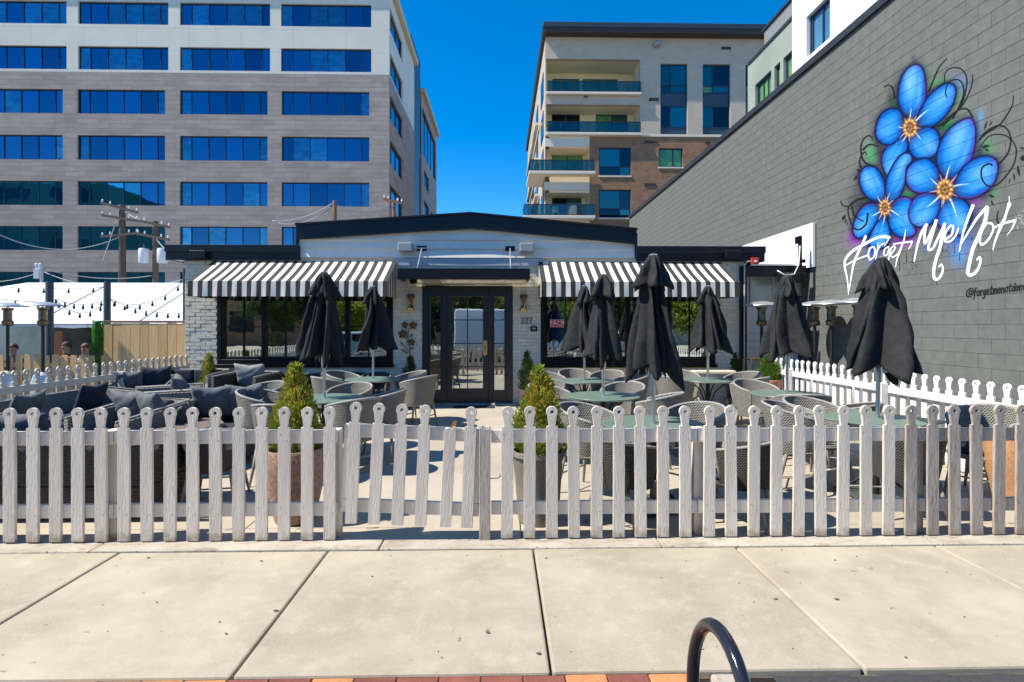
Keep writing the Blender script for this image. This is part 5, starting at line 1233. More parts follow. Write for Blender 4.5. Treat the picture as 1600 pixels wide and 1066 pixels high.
# gate, sagging to the right
gxh = XY(530, FY); G = thing('picket_gate', 'sagging white picket gate with one snapped picket', 'gate', (gxh, FY, 0))
G.rotation_euler = (0, R(2.55), 0)
gl = [551, 586, 621.6, 657, 694.7, 727.4]; ph = PH-.135-.012
def bx_(name, x0, x1, z0, z1, y0=.0, y1=.036, m=m_picket):
    return ob(name, MB().box(x0, x1, y0, y1, z0, z1).mesh(name, m, bevel=.003), G)
gw = XY(746, FY)-gxh
bx_('rail', 0.0, gw, .775, .872); bx_('rail', 0.0, gw, .215, .312)
bx_('stile', 0.0, .045, .313, .774, .0, .035); bx_('stile', gw-.047, gw-.002, .313, .774, .0, .035)
gp_new = [picket_mesh(.905, m=m_picket, seedv=20+k) for k in range(3)]
for i, px in enumerate(gl):
    xx = XY(px, FY)-gxh-.015+.02*(i/5)
    if i == 4:
        ob('snapped_picket', picket_mesh(.93, m=m_picket, broken=True), G, (xx, -.013, .135), (0, .01, 0))
        sp_ = MB().prism([(-.022, 0), (.012, .004), (.020, .055), (.012, .062), (.004, .048), (-.004, .05), (-.016, .018)], -.007, .009)
        ob('splintered_tip', sp_.mesh('splintered_tip', m_freshwood), G, (xx+.024, -.010, .872), (0, .12, 0))
    else: ob('picket', rs.choice(gp_new), G, (xx, -.013, .135), (0, rs.uniform(-.006, .006), 0))
# hinge strip on gate post side
# side fences
def side_fence(X, y0, y1, sp, face, lab, mat_, phs, flip):
    F = thing('picket_fence', lab, 'fence', (X, (y0+y1)/2, 0), R(90)); n = int((y1-y0)/sp)
    var = [picket_mesh(phs, m=mat_, seedv=40+k, w=.088) for k in range(3)]
    for k in range(n+1):
        y = y0+k*sp; u = y-(y0+y1)/2
        ob('picket', rs.choice(var), F, (u, face*.03, .01), (0, rs.uniform(-.01, .01), 0))
    L_ = (y1-y0)/2
    for z in (.74, .22): ob('rail', MB().box(-L_-.03, L_+.03, -.018, .018, 0, .09).mesh('rail', mat_, bevel=.003), F, (0, 0, z))
    for k in range(int((y1-y0)/2.3)+1):
        u = -L_+.02+k*2.3; ob('post', MB().box(-.042, .042, -.042, .042, 0, .86).mesh('post', mat_, bevel=.004), F, (min(u, L_), -face*.062, 0))
    return F
side_fence(-6.25, 4.35, 10.95, .1735, 1, 'white picket fence running back along the left side of the patio', m_picket, 1.02, 1)
side_fence(5.02, 4.6, 9.85, .1735, -1, 'bright white picket fence running back along the right side of the patio', m_picket_clean, 1.02, 1)
for k, px in enumerate((1219, 1238)):
    pass
# string of clear bulbs under the top rail of the front fence
def bulb_string(xa, xb, y, z, lab, pts):
    S = thing('string_lights', lab, 'string lights', ((xa+xb)/2, y, z)); w_ = MB(); n = 40
    P = []
    for i in range(n+1):
        xx = xa+(xb-xa)*i/n; P.append((xx, y, z+.02-.012*abs(math.sin(i*.9))))
    w_.tube(P, .003, 5); w_.build('cord', m_blackmetal, S, smooth=True)
    bm_ = MB().lathe([(.0, 0), (.008, -.0), (.009, -.03), (.02, -.05), (.026, -.068), (.018, -.09), (0, -.097)], (0, 0, 0), 12, cap=False).mesh('bulb', m_clear, smooth=True)
    cm = MB().lathe([(.0, .012), (.011, .01), (.012, -.022), (.0, -.024)], (0, 0, 0), 8, cap=False).mesh('socket', m_blackmetal, smooth=40.0)
    for px in pts:
        xx = XY(px, y); b = ob('bulb', bm_, S, Vector((xx, y, z))-wloc(S)); ob('socket', cm, b)
bulb_string(XY(-30, 4.2), XY(520, 4.2), 4.2, .745, 'clear bulbs strung behind the top rail of the left front fence', [35, 140, 243, 358, 470])
bulb_string(XY(775, 4.2), XY(1640, 4.2), 4.2, .745, 'clear bulbs strung behind the top rail of the right front fence', [876, 988, 1050, 1160, 1335, 1503])

# ================================================================== planters with conifers
def conifer(name_loc, H_, Rb, n, m, mtip, seedv, lab, pot, z0=0.0, tips=1, cat='potted conifer', leaf=.02, group=None, top2=None):
    """pot = (profile, material) ; leaves are short upswept sprigs"""
    x, y = name_loc; T = thing('potted_conifer', lab, cat, (x, y, z0), 0, group); r_ = random.Random(seedv)
    prof, pm = pot; ph_ = prof[-1][1] if prof else 0
    if prof:
        p_ = MB().lathe(prof+[(prof[-1][0]-.025, ph_), (prof[-1][0]-.03, ph_-.05)], (x, y, z0), 28); p_.build('pot', pm, T, smooth=35.0)
        MB().lathe([(prof[-1][0]-.032, ph_-.052), (.05, ph_-.035), (0, ph_-.03)], (x, y, z0), 20, cap=False).build('soil', m_soil, T)
    zb = z0+ph_-.04
    MB().tube([(x, y, zb), (x+.01, y, zb+H_*.5), (x, y, zb+H_*.9)], [.018, .012, .004], 6).build('trunk', m_bark, T)
    g = MB(); axes = [(0, 0, 1.0)]+([top2] if top2 else [])
    from mathutils import noise as _nz
    for i in range(n):
        ax_, ay_, hh = axes[0] if not top2 or r_.random() < .6 else axes[1]
        t = r_.random()**1.25; a = r_.uniform(0, 2*PI)
        env = (1-t)**.92*(.80+.20*min(t/.15, 1))*(.80+.20*math.sin(a*3+t*8+seedv)*math.cos(t*17+a*2))*1.12; rr = Rb*env*(1-.5*r_.random()**2.6)+.004
        if t < .06: rr *= .75
        if _nz.noise(Vector((math.cos(a)*rr*9, math.sin(a)*rr*9, t*H_*9+seedv*7))) < -.16 and r_.random() < .8: continue
        if r_.random() < .04: rr += r_.uniform(.01, .035)
        c = Vector((x+ax_*t+rr*math.cos(a), y+ay_*t+rr*math.sin(a), zb+.03+t*H_*hh)); d = Vector((math.cos(a)*.55, math.sin(a)*.55, 1.0+r_.uniform(-.2, .5))).normalized(); l = leaf*r_.uniform(.7, 1.5)
        s = d.cross(Vector((r_.gauss(0, 1), r_.gauss(0, 1), r_.gauss(0, 1)))).normalized()*l*.36; s2 = d.cross(s).normalized()*l*.36
        tipc = (c-Vector((x, y, c.z))).length/(Rb*env+.01) > .8 and (t > .35) and r_.random() < (.05+.55*t)
        g.mi = 1 if tipc else 0
        for q_ in range(3):
            cc = c+d*l*(q_*1.0-.6)+s*(1.3 if q_ % 2 else -1.3)+s2*r_.uniform(-1, 1); dd_ = (d+s.normalized()*(.5 if q_ % 2 else -.5)).normalized(); ss_ = dd_.cross(s2).normalized()*l*.24
            g.add([cc-dd_*l*.3, cc+ss_, cc+dd_*l*.95, cc-ss_], [(0, 1, 2, 3)])
    tag(g.build('foliage', [m, mtip], T, fix=False), kind='stuff')
    return T
potL = ([(.13, 0), (.16, .015), (.215, .28), (.238, .44), (.245, .58), (.238, .60)], m_granite)
conifer((W(462, 700, 4.47).x, 4.5), .665, .255, 6500, m_leaf_y, m_leaf_tip, 1, 'golden conifer in a pink granite pot behind the fence, left of the gate', potL, leaf=.021)
potR = ([(.15, 0), (.165, .01), (.17, .05), (.20, .5), (.218, .545), (.23, .55), (.23, .585)], m_greypot)
conifer((W(841, 700, 4.47).x, 4.45), .665, .27, 6000, m_leaf_y, m_leaf_tip, 2, 'golden two tipped conifer in a weathered grey pot, right of the gate', potR, leaf=.021, top2=(.07, .0, .86))
smallpot = ([(.10, 0), (.14, .22), (.16, .34), (.155, .36)], m_darkpot)
conifer((W(824, 600, 10.65).x, 10.65), .72, .23, 2200, m_leaf_g, m_leaf_g, 3, 'dark green conifer in a brown pot right of the door', smallpot, leaf=.026)
conifer((W(641, 600, 10.6).x, 10.6), .62, .25, 2200, m_leaf_g, m_leaf_g, 4, 'dark green conifer under the metal flowers left of the door', smallpot, leaf=.026)
conifer((W(332, 600, 10.4).x, 10.4), .70, .20, 2200, m_leaf_y, m_leaf_tip, 5, 'small yellow green conifer against the left brick pier', smallpot, leaf=.026)
conifer((W(1152, 600, 10.6).x, 10.6), .68, .16, 1700, m_leaf_g, m_leaf_g, 6, 'narrow dark conifer at the right end of the restaurant wall', smallpot, leaf=.026)
tall = ([(.11, 0), (.13, .02), (.20, .58), (.215, .62), (.21, .64)], m_terra)
conifer((W(1207, 600, 9.7).x, 9.7), .42, .24, 1700, m_leaf_l, m_leaf_l, 7, 'lime green shrub in a tall terracotta pot by the right side fence', tall, leaf=.03, cat='potted shrub')
# empty granite pot at the far right
gp_ = thing('large_pot', 'speckled terracotta pot behind the fence at the right edge', 'plant pot', (W(1583, 700, 4.85).x, 4.75, 0))
MB().lathe([(.12, 0), (.15, .02), (.20, .3), (.215, .5), (.2, .60), (.18, .60), (.17, .55), (0, .5)], wloc(gp_), 28, cap=False).build('pot', MAT('speckled_orange_pot', (.55, .28, .12), (.38, .2, .09), 45, rough=.75, bump=.4), gp_, smooth=35.0)

# ================================================================== furniture prototypes
def far(o):  # put a prototype at its first place later
    return o
def chair_proto(mat_w, cushion=None):
    T = thing('wicker_chair', None, 'chair')
    nphi, nz = 36, 7; P = []
    def pt(phi, s, inner):
        # s 0 bottom .. 1 top
        back = .5+.5*math.cos(phi*.78)
        top = .635+.195*back**1.1; z = .36+(top-.36)*s
        k = .80+.20*s**.8; r = (.285 if not inner else .262)*k
        return (r*1.04*math.sin(phi), -r*math.cos(phi)*(1.0+.12*s)+.0, z)
    ph = [R(-124)+R(248)*i/nphi for i in range(nphi+1)]
    # closed shell: outer up, inner down
    rows_ = []
    for i, p in enumerate(ph):
        rows_.append([pt(p, j/nz, False) for j in range(nz+1)]+[pt(p, 1-j/nz, True) for j in range(nz+1)])
    g = MB(); nc = len(rows_[0]); g.add([v for r in rows_ for v in r], [(i*nc+j, (i+1)*nc+j, (i+1)*nc+(j+1) % nc, i*nc+(j+1) % nc) for i in range(nphi) for j in range(nc)]+[tuple(range(nc)), tuple(range((nphi+1)*nc-1, nphi*nc-1, -1))])
    g.build('shell', mat_w, T, smooth=50.0)
    r = MB(); mid = lambda p, s: tuple((a+b)/2 for a, b in zip(pt(p, s, False), pt(p, s, True)))
    r.tube([mid(ph[0], 0)]+[mid(ph[0], s) for s in (.5, .9)]+[mid(p, 1.0) for p in ph]+[mid(ph[-1], s) for s in (.9, .5, 0)], .0155, 7); r.build('rim', m_rim, T, smooth=True)
    n = 24; s = MB(); s.lathe([(0, .36), (.235, .36), (.245, .385), (.235, .405), (0, .41)], (0, .015, 0), n, cap=False); s.build('seat', mat_w, T, smooth=40.0)
    if cushion:
        c = MB(); c.lathe([(0, .412), (.20, .412), (.228, .432), (.222, .455), (.17, .468), (0, .472)], (0, .02, 0), n, cap=False); c.build('cushion', cushion, T, smooth=True)
    for sx in (-1, 1):
        for sy, yy in ((-1, -.17), (1, .20)):
            MB().tube([(sx*.18, yy, .385), (sx*.205, yy*1.12, .2), (sx*.235, yy*1.30, 0)], [.019, .017, .012], 8).build('leg', m_taupe, T, smooth=True)
    MB().tube([(-.21, -.19, .19), (.21, -.19, .19)], .009, 6).build('stretcher', m_taupe, T); MB().tube([(-.21, .22, .19), (.21, .22, .19)], .009, 6).build('stretcher', m_taupe, T)
    return T
ch_plain = chair_proto(m_wicker); ch_navy = chair_proto(m_wicker, m_navy); ch_dark = chair_proto(m_wickerdk, m_navy)
used_p = set()
def place(proto, x, y, rz, lab, group=None, z=0, cat=None):
    if proto.name in used_p: o = copy_tree(proto)
    else: o = proto; used_p.add(proto.name)
    o.location = (x, y, z); o.rotation_euler = (0, 0, rz); o['label'] = lab
    if group: o['group'] = group
    if cat: o['category'] = cat
    return o
def table_proto(square):
    T = thing('cafe_table', None, 'table'); zt_ = .74
    if square:
        s = .41; MB().prism([(-s, -s), (s, -s), (s, s), (-s, s)], zt_-.022, zt_, 'z').build('tabletop', m_sage, T, bevel=.008, seg=2)
    else:
        MB().lathe([(0, zt_-.024), (.43, zt_-.024), (.446, zt_-.018), (.45, zt_-.008), (.446, zt_), (.06, zt_), (.0, zt_)], (0, 0, 0), 56, cap=False).build('tabletop', m_sage, T, smooth=35.0)
    MB().lathe([(.03, .02), (.03, .70), (.09, .714)], (0, 0, 0), 16).build('column', m_blackmetal, T, smooth=40.0)
    for k in range(4):
        a = R(45)+k*PI/2; c, s = math.cos(a), math.sin(a)
        MB().tube([(c*.30, s*.30, .708), (c*.12, s*.12, .55), (c*.045, s*.045, .36), (c*.14, s*.14, .16), (c*.34, s*.34, .012)], .011, 7).build('leg', m_blackmetal, T, smooth=True)
    return T
tb_round, tb_square = table_proto(False), table_proto(True)

def canopy_mesh(seedv, ztop, L_, Rh, n=8, hub=.04, flare=0.0, droop=.14, cap=False):
    r_ = random.Random(seedv); amp = [r_.uniform(.55, 1.35) for _ in range(n)]; dr = [r_.uniform(.2, 1.0) for _ in range(n)]; sk = [r_.uniform(-.25, .25) for _ in range(n)]
    tw = r_.choice([-1, 1])*r_.uniform(.10, .30); nph = n*14; nz = 30 if not cap else 10; P = []
    px_, py_ = [r_.uniform(0, 6) for _ in range(8)], [r_.uniform(2, 5) for _ in range(8)]
    for i in range(nz+1):
        t = i/nz; row = []
        env = (hub+(Rh-hub)*(1-(1-t)**1.5)*.0+ (Rh-hub)*(.16*min(t*6, 1)**.7+.84*t**1.0)) if not cap else hub+(Rh-hub)*(t**.75)
        for j in range(nph):
            a = 2*PI*j/nph+tw*t*2; f = (j/nph*n) % 1.0; f = f+.13*math.sin(2*PI*f)*math.sin(5*t+px_[int(j/nph*n) % 8]); k = int(j/nph*n) % n; k2 = (k+1) % n
            ff = f+sk[k]*math.sin(PI*f)*t; s = (.5-.5*math.cos(2*PI*min(max(ff, 0), 1)))**.85
            dep = min(1, t*3.2+.05) if not cap else min(1, t*1.6+.1)
            r = env*(1-dep*.60*(1-s)*1.0)*(1+dep*(amp[k]-1)*s*.9+.12*dep)
            r *= 1+.05*dep*math.sin(5*a+px_[0]+t*6)+.025*dep*math.sin(13*a+px_[1]-t*11)
            sp_ = math.sin(PI*ff)*.20*amp[k]*dep*(1 if sk[k] > 0 else -1)
            a2 = a+sp_*1.6
            hem = 1+(droop*dr[k]*s-.05)*t**3
            z = ztop-L_*t*hem-.012*math.sin(7*a+px_[2])*t*(1-t)
            row.append((r*math.cos(a2), r*math.sin(a2), z))
        row.append(row[0]); P.append(row)
    return P
def umbrella(px, d, ztop, Rh, L_, seedv, lab, lean=0.0, droop=.16):
    c = W(px, 600, d); x, y = c.x, c.y
    U = thing('closed_umbrella', lab, 'umbrella', (x, y, 0), 0, 'closed black patio umbrellas')
    g = MB(); g.grid(canopy_mesh(seedv, ztop-.09, L_-.09, Rh, droop=droop)); cn_ = ob('canopy', g.mesh('canopy', m_cloth, smooth=True, weld=.0004, fix=False), U)
    sm = cn_.modifiers.new('thickness', 'SOLIDIFY'); sm.thickness = .003
    g = MB(); g.grid(canopy_mesh(seedv+50, ztop, .27, .165, n=8, hub=.035, droop=.30, cap=True)); vc = ob('vent_cap', g.mesh('vent_cap', m_cloth, smooth=True, weld=.0004, fix=False), U)
    sm = vc.modifiers.new('thickness', 'SOLIDIFY'); sm.thickness = .003
    ob('top_disc', MB().lathe([(0, ztop-.01), (.036, ztop-.008), (.040, ztop+.006), (.03, ztop+.016), (.012, ztop+.02), (0, ztop+.024)], (0, 0, 0), 18, cap=False).mesh('top_disc', m_pole, smooth=40.0), U)
    ob('pole', MB().tube([(0, 0, .05), (0, 0, ztop-.02)], .019, 14).mesh('pole', m_pole, smooth=45.0), U)
    zs = ztop-L_-.02; ob('runner', MB().lathe([(.0195, zs-.10), (.034, zs-.10), (.036, zs-.02), (.03, zs+.05), (.0195, zs+.06)], (0, 0, 0), 14, cap=False).mesh('runner', m_pole, smooth=40.0), U)
    r_ = random.Random(seedv)
    rib = MB().box(-.006, .006, -.004, .004, 0, L_-.12).mesh('rib', m_pole)
    for k in range(8):
        a = k*PI/4+.2; l = ob('rib', rib, U); l.location = (math.cos(a)*.062, math.sin(a)*.062, ztop-L_-.01-r_.uniform(-.02, .04)); l.rotation_euler = (0, -.035, 0) if False else Euler((math.sin(a)*.042, -math.cos(a)*.042, 0))
    ob('base_tube', MB().tube([(0, 0, .03), (0, 0, .42)], .028, 12).mesh('base_tube', m_sagedk, smooth=45.0), U)
    ob('base_plate', MB().box(-.25, .25, -.25, .25, .003, .03).mesh('base_plate', m_sagedk, bevel=.008, seg=2), U)
    U.rotation_euler = (0, R(lean), seedv*.7 if not lean else 0)
    return x, y
T_ = [  # px, pole depth, square, canopy radius, canopy length, name of the place
 (506.6, 6.50, 0, .26, 1.02, 'left round table in front of the left window'),
 (583.0, 8.86, 0, .30, 1.02, 'round table nearest the left of the door'),
 (913.0, 8.65, 1, .27, 1.00, 'square table at the back, right of the door'),
 (942.5, 6.73, 0, .25, 1.03, 'round table in the middle, right of the door'),
 (1020.5, 4.80, 0, .185, 1.02, 'large front round table nearest the fence'),
 (1106.0, 8.75, 0, .30, 1.00, 'back round table below the right end of the awning'),
 (1230.0, 6.92, 0, .31, 1.02, 'glossy round table near the right side fence'),
 (1368.0, 5.08, 1, .29, 1.04, 'front square table in the right corner')]
for i, (px, d, sq, Rh, L_, nm) in enumerate(T_):
    x, y = umbrella(px, d, [2.245, 2.25, 2.24, 2.235, 2.225, 2.245, 2.25, 2.24][i], Rh, L_, [11, 25, 33, 47, 52, 68, 73, 88][i], 'closed black umbrella rising from the '+nm, lean=[0, 0, 0, 0, 0, 0, 0, 1.4][i], droop=[.2, .14, .16, .2, .24, .16, .18, .22][i])
    place(tb_square if sq else tb_round, x, y, R(20 if sq else 0)+(R(8) if i == 7 else 0), ('square' if sq else 'round')+' sage green cafe table: the '+nm, 'sage green cafe tables')
SHORT = ["round table before the left window", "round table left of the door", "back square table by the door", "middle round table right of the door", "large front round table", "back right round table", "round table beside the right fence", "front square table"]
def chairs_at(i, lst):
    px, d, sq, *_r = T_[i]; c = W(px, 600, d); nm = SHORT[i]
    for ang, rad, pr_, pos in lst:
        a = R(ang); x, y = c.x+rad*math.cos(a), c.y+rad*math.sin(a)
        q_ = place(pr_, x, y, a+R(90)+R(rs.uniform(-6, 6)), (('navy cushioned chair ' if pr_ is Nv else 'dark wicker chair ' if pr_ is Dk else 'grey wicker chair ')+pos.replace('with navy cushion ', '')+' the '+nm), 'wicker tub chairs around the cafe tables')
        if pr_ is Dk: q_.scale = (.95, .95, .85)
Pn, Nv, Dk = ch_plain, ch_navy, ch_dark
chairs_at(0, [(78, .62, Pn, 'behind'), (2, .66, Pn, 'right of'), (312, .74, Pn, 'at the front right of'), (262, .92, Pn, 'in front of'), (175, .75, Nv, 'left of')])
chairs_at(1, [(28, .60, Pn, 'at the back right of'), (338, .84, Pn, 'pulled out to the right of'), (150, .66, Pn, 'at the back left of'), (222, .70, Pn, 'at the front left of')])
chairs_at(2, [(50, .72, Nv, 'with navy cushion at the back right of'), (140, .68, Pn, 'at the back left of'), (92, .85, Nv, 'with navy cushion behind'), (5, .75, Pn, 'right of')])
chairs_at(3, [(205, .66, Pn, 'at the front left of'), (55, .62, Pn, 'at the back right of'), (325, .68, Pn, 'at the front right of'), (150, .70, Nv, 'with navy cushion at the back left of')])
chairs_at(4, [(138, .66, Pn, 'at the back left of'), (40, .68, Pn, 'at the back right of'), (226, .50, Dk, 'at the front left of'), (330, .72, Dk, 'at the front right of')])
chairs_at(5, [(200, .64, Pn, 'left of'), (108, .66, Pn, 'behind'), (318, .62, Pn, 'at the front right of'), (22, .74, Nv, 'with navy cushion right of')])
chairs_at(6, [(100, .62, Pn, 'behind'), (258, .58, Pn, 'in front of'), (318, .72, Dk, 'at the front right of')])
chairs_at(7, [(112, .62, Pn, 'at the back of'), (150, .66, Pn, 'at the back left of'), (262, .46, Dk, 'in front of')])
def cpos(px, d): p = W(px, 600, d); return p.x, p.y
for px, d, rz, pr_, lab in ((553, 10.35, 180, Dk, 'dark wicker chair against the wall below the left window, nearer the lounge'), (588, 10.35, 180, Dk, 'dark wicker chair against the wall just left of the metal flowers'),
                            (450, 10.2, 185, Dk, 'dark wicker tub chair against the wall behind the golden conifer'), (483, 10.1, 165, Dk, 'dark wicker tub chair under the left window beside the first umbrella'),
                            (409, 7.3, 150, Pn, 'pale wicker tub chair in the lounge corner left of the golden conifer'), (337, 4.95, 10, Dk, 'dark wicker tub chair behind the left front fence, back to the street'),
                            (1540, 5.1, 120, Nv, 'wicker chair with navy cushion behind the fence at the far right')):
    place(pr_, *cpos(px, d), R(rz), lab, 'wicker tub chairs around the cafe tables')

# lounge furniture
def lounge(name, w, dpt, hb, ha, mat_w, mat_c, px, d, rz, lab, cat, seats=1, hs=.30, back_c=True):
    x, y = cpos(px, d); T = thing(name, lab, cat, (x, y, 0), R(rz)); a = .07
    def B(nm, m, *bx, bev=.012, seg=2, sm=False): q = MB().box(*bx); return q.build(nm, m, T, world=False, bevel=bev, seg=seg, smooth=35.0 if sm else False)
    hw, hd = w/2, dpt/2
    B('base', mat_w, -hw, hw, -hd, hd, .10, hs)
    # back leans outwards at the top; arms slope to the front
    q = MB().hexa([(-hw, -hd, hs+.001), (hw, -hd, hs+.001), (hw, -hd+a, hs+.001), (-hw, -hd+a, hs+.001)], [(-hw-.02, -hd-.08, hb), (hw+.02, -hd-.08, hb), (hw+.02, -hd-.02, hb), (-hw-.02, -hd-.02, hb)]); q.build('backrest', mat_w, T, world=False, bevel=.012, seg=2)
    for s in (-1, 1):
        x0, x1 = (-hw, -hw+a) if s < 0 else (hw-a, hw)
        q = MB().hexa([(x0, -hd+a+.001, hs+.001), (x1, -hd+a+.001, hs+.001), (x1, hd, hs+.001), (x0, hd, hs+.001)], [(x0+s*.02, -hd+.0, hb-.02), (x1+s*.02, -hd+.0, hb-.02), (x1+s*.01, hd, ha), (x0+s*.01, hd, ha)]); q.build('armrest', mat_w, T, world=False, bevel=.012, seg=2)
    MB().tube([(-hw+.03, hd, ha+.01), (-hw+.01, -hd-.03, hb+.005), (hw-.01, -hd-.03, hb+.005), (hw-.03, hd, ha+.01)], .015, 6).build('rim', m_rim, T, world=False, smooth=True)
    sw_ = (w-2*a-.01)/seats
    for k in range(seats):
        u = -hw+a+.005+k*sw_
        B('seat_cushion', mat_c, u+.004, u+sw_-.004, -hd+a+.01, hd-.01, hs+.002, hs+.125, bev=.035, seg=3, sm=True)
        if back_c: B('back_cushion', mat_c, u+.01, u+sw_-.01, -hd+a+.005, -hd+a+.12, hs+.127, hb+.02, bev=.04, seg=3, sm=True)
    for sx in (-1, 1):
        for sy in (-1, 1): B('foot', m_taupe, sx*(hw-.06)-.02, sx*(hw-.06)+.02, sy*(hd-.06)-.02, sy*(hd-.06)+.02, 0, .099, bev=.003, seg=1)
    return T
def pillow(x, y, z, w, h, rot, mat_, lab, seedv=0, grp='throw pillows'):
    r_ = random.Random(seedv); n = 16; g = MB(); N = n+1; th = .085
    P0 = []; ph = [r_.uniform(0, 6) for _ in range(6)]
    for s in (1, -1):
        P = []
        for i in range(N):
            row = []
            for j in range(N):
                u, v = -1+2*i/n, -1+2*j/n; e = (1-u*u)*(1-v*v); pin = 1-.07*(1-abs(u*v))*max(abs(u), abs(v))
                t = th*(max(e, 0)**.42)*s; wr = .007*math.sin(6*u+ph[0]+3*v)*math.sin(7*v+ph[1])*(e**.2 if e > 0 else 0)+.006*math.sin(11*(u+v)+ph[2])*(1-e)*(e > 0)
                row.append((u*w/2*(pin+.0), t+wr*s, v*h/2*pin-.03*(1-abs(u))*(v > 0)*v))
            P.append(row)
        g.grid(P if s > 0 else P)
    me_ = g.mesh('throw_pillow', mat_, smooth=True, weld=.0005)
    o = ob('throw_pillow', me_, None, (x, y, z), rot); tag(o, lab, 'pillow', grp); return o
def on(T, lx, ly, z, rz=0, tilt=-14, w=.44, h=.42, mat_=None, lab='', seedv=0):
    """pillow leaning on the back of a seat given in the seat's own frame"""
    p = Matrix.Translation(T.location)@Matrix.Rotation(T.rotation_euler.z, 4, 'Z')@Vector((lx, ly, z))
    o = pillow(p.x, p.y, p.z, w, h, (0, 0, 0), mat_ or m_greycush, lab, seedv)
    o.rotation_euler = (Matrix.Rotation(T.rotation_euler.z+R(rz), 3, 'Z')@Matrix.Rotation(R(tilt), 3, 'X')).to_euler(); return o
S1 = lounge('wicker_sofa', 2.05, .80, .66, .60, m_wickerdk, m_navy, 95, 4.78, 0, 'long dark wicker sofa backing onto the left front fence', 'sofa', seats=3)
on(S1, -.40, .05, .66, 10, 35, .55, .45, None, 'grey pillow lying on the long front sofa, striped by fence shadows', 1)
S2 = lounge('wicker_sofa', 2.3, .80, .68, .60, m_wicker, m_navy, 85, 7.3, -90, 'wicker sofa with navy cushions along the left side fence', 'sofa', seats=3, back_c=False)
S2.location.x = -5.62; S2.location.y = 7.2
on(S2, -.5, -.12, .60, 0, -20, .50, .44, m_navy, 'navy pillow at the street end of the sofa along the side fence', 21); on(S2, .55, -.12, .60, 6, -20, .50, .44, None, 'grey pillow at the restaurant end of the sofa along the side fence', 22)
A1 = lounge('lounge_chair', .86, .78, .74, .60, m_wicker, m_navy, 200, 6.05, 158, 'pale wicker lounge chair with two grey pillows behind the left fence', 'armchair')
on(A1, .17, -.16, .66, 8, -18, .46, .44, None, 'grey pillow on the left side of the pale lounge chair behind the left fence', 2); on(A1, -.2, -.14, .67, -10, -20, .46, .44, None, 'grey pillow on the right side of the pale lounge chair behind the left fence', 3)
A2 = lounge('lounge_chair', .86, .80, .76, .74, m_wicker, m_navy, 262, 7.35, 118, 'wicker lounge chair with flat woven side panel facing the left fence', 'armchair')
on(A2, .18, -.16, .72, 6, -16, .46, .44, None, 'grey pillow nearer the street on the woven panel lounge chair', 4); on(A2, -.18, -.16, .73, -8, -18, .46, .44, None, 'grey pillow nearer the restaurant on the woven panel lounge chair', 5)
A3 = lounge('lounge_chair', .84, .76, .74, .70, m_wickerdk, m_navy, 385, 9.85, 172, 'dark wicker lounge chair against the wall under the left window', 'armchair')
on(A3, .0, -.14, .70, 0, -16, .60, .46, MAT('pale_grey_cushion', (.24, .25, .245), (.2, .21, .205), 10, rough=.9, bump=.3, bscale=14, bdist=.015), 'pale crumpled pillow on the dark lounge chair under the left window', 6)
A4 = lounge('lounge_chair', .84, .76, .70, .66, m_wickerdk, m_navy, 352, 6.55, 195, 'dark wicker lounge chair with pillows between the coffee tables', 'armchair')
on(A4, .16, -.14, .68, 0, -18, .48, .44, None, 'grey pillow with navy shade on the left of the chair between the coffee tables', 7); on(A4, -.2, -.13, .69, 0, -18, .44, .42, None, 'grey pillow on the right of the chair between the coffee tables', 8)
A5 = lounge('lounge_chair', .84, .76, .74, .62, m_wicker, m_navy, 222, 8.9, 200, 'wicker lounge chair beside the side fence, near the cedar fence', 'armchair')
on(A5, .2, -.1, .68, 0, -22, .42, .42, None, 'grey pillow on the lounge chair near the cedar fence', 9); on(A5, -.18, -.12, .72, 0, -10, .44, .44, m_navy, 'navy pillow on the lounge chair near the cedar fence', 10)
A6 = lounge('wicker_sofa', 1.2, .76, .76, .70, m_wicker, m_navy, 292, 10.05, 180, 'small wicker loveseat with navy back at the foot of the left brick pier', 'sofa', seats=2)
def coffee(px, d, lab, r=.46, h=.50):
    x, y = cpos(px, d); T = thing('coffee_table', lab, 'coffee table', (x, y, 0), R(12), 'stone coffee tables in the lounge corner')
    n = 8
    def ring(rr, z): return [(rr*math.cos(k*2*PI/n), rr*math.sin(k*2*PI/n), z) for k in range(n)]
    q = MB(); q.add(ring(r, h-.04)+ring(r, h), [tuple(range(n-1, -1, -1)), tuple(range(n, 2*n))]+[(k, (k+1) % n, (k+1) % n+n, k+n) for k in range(n)]); q.build('top', m_brownstone, T, world=False, bevel=.006)
    q = MB(); q.add(ring(r*.55, 0)+ring(r*.88, h-.041), [tuple(range(n-1, -1, -1)), tuple(range(n, 2*n))]+[(k, (k+1) % n, (k+1) % n+n, k+n) for k in range(n)]); q.build('base', MAT('brown_wicker_base', (.13, .09, .07), rough=.8, bump=.5), T, world=False, bevel=.006)
coffee(353, 9.0, 'brown stone coffee table under the left window'); coffee(275, 6.05, 'brown stone coffee table just behind the left fence', .5)
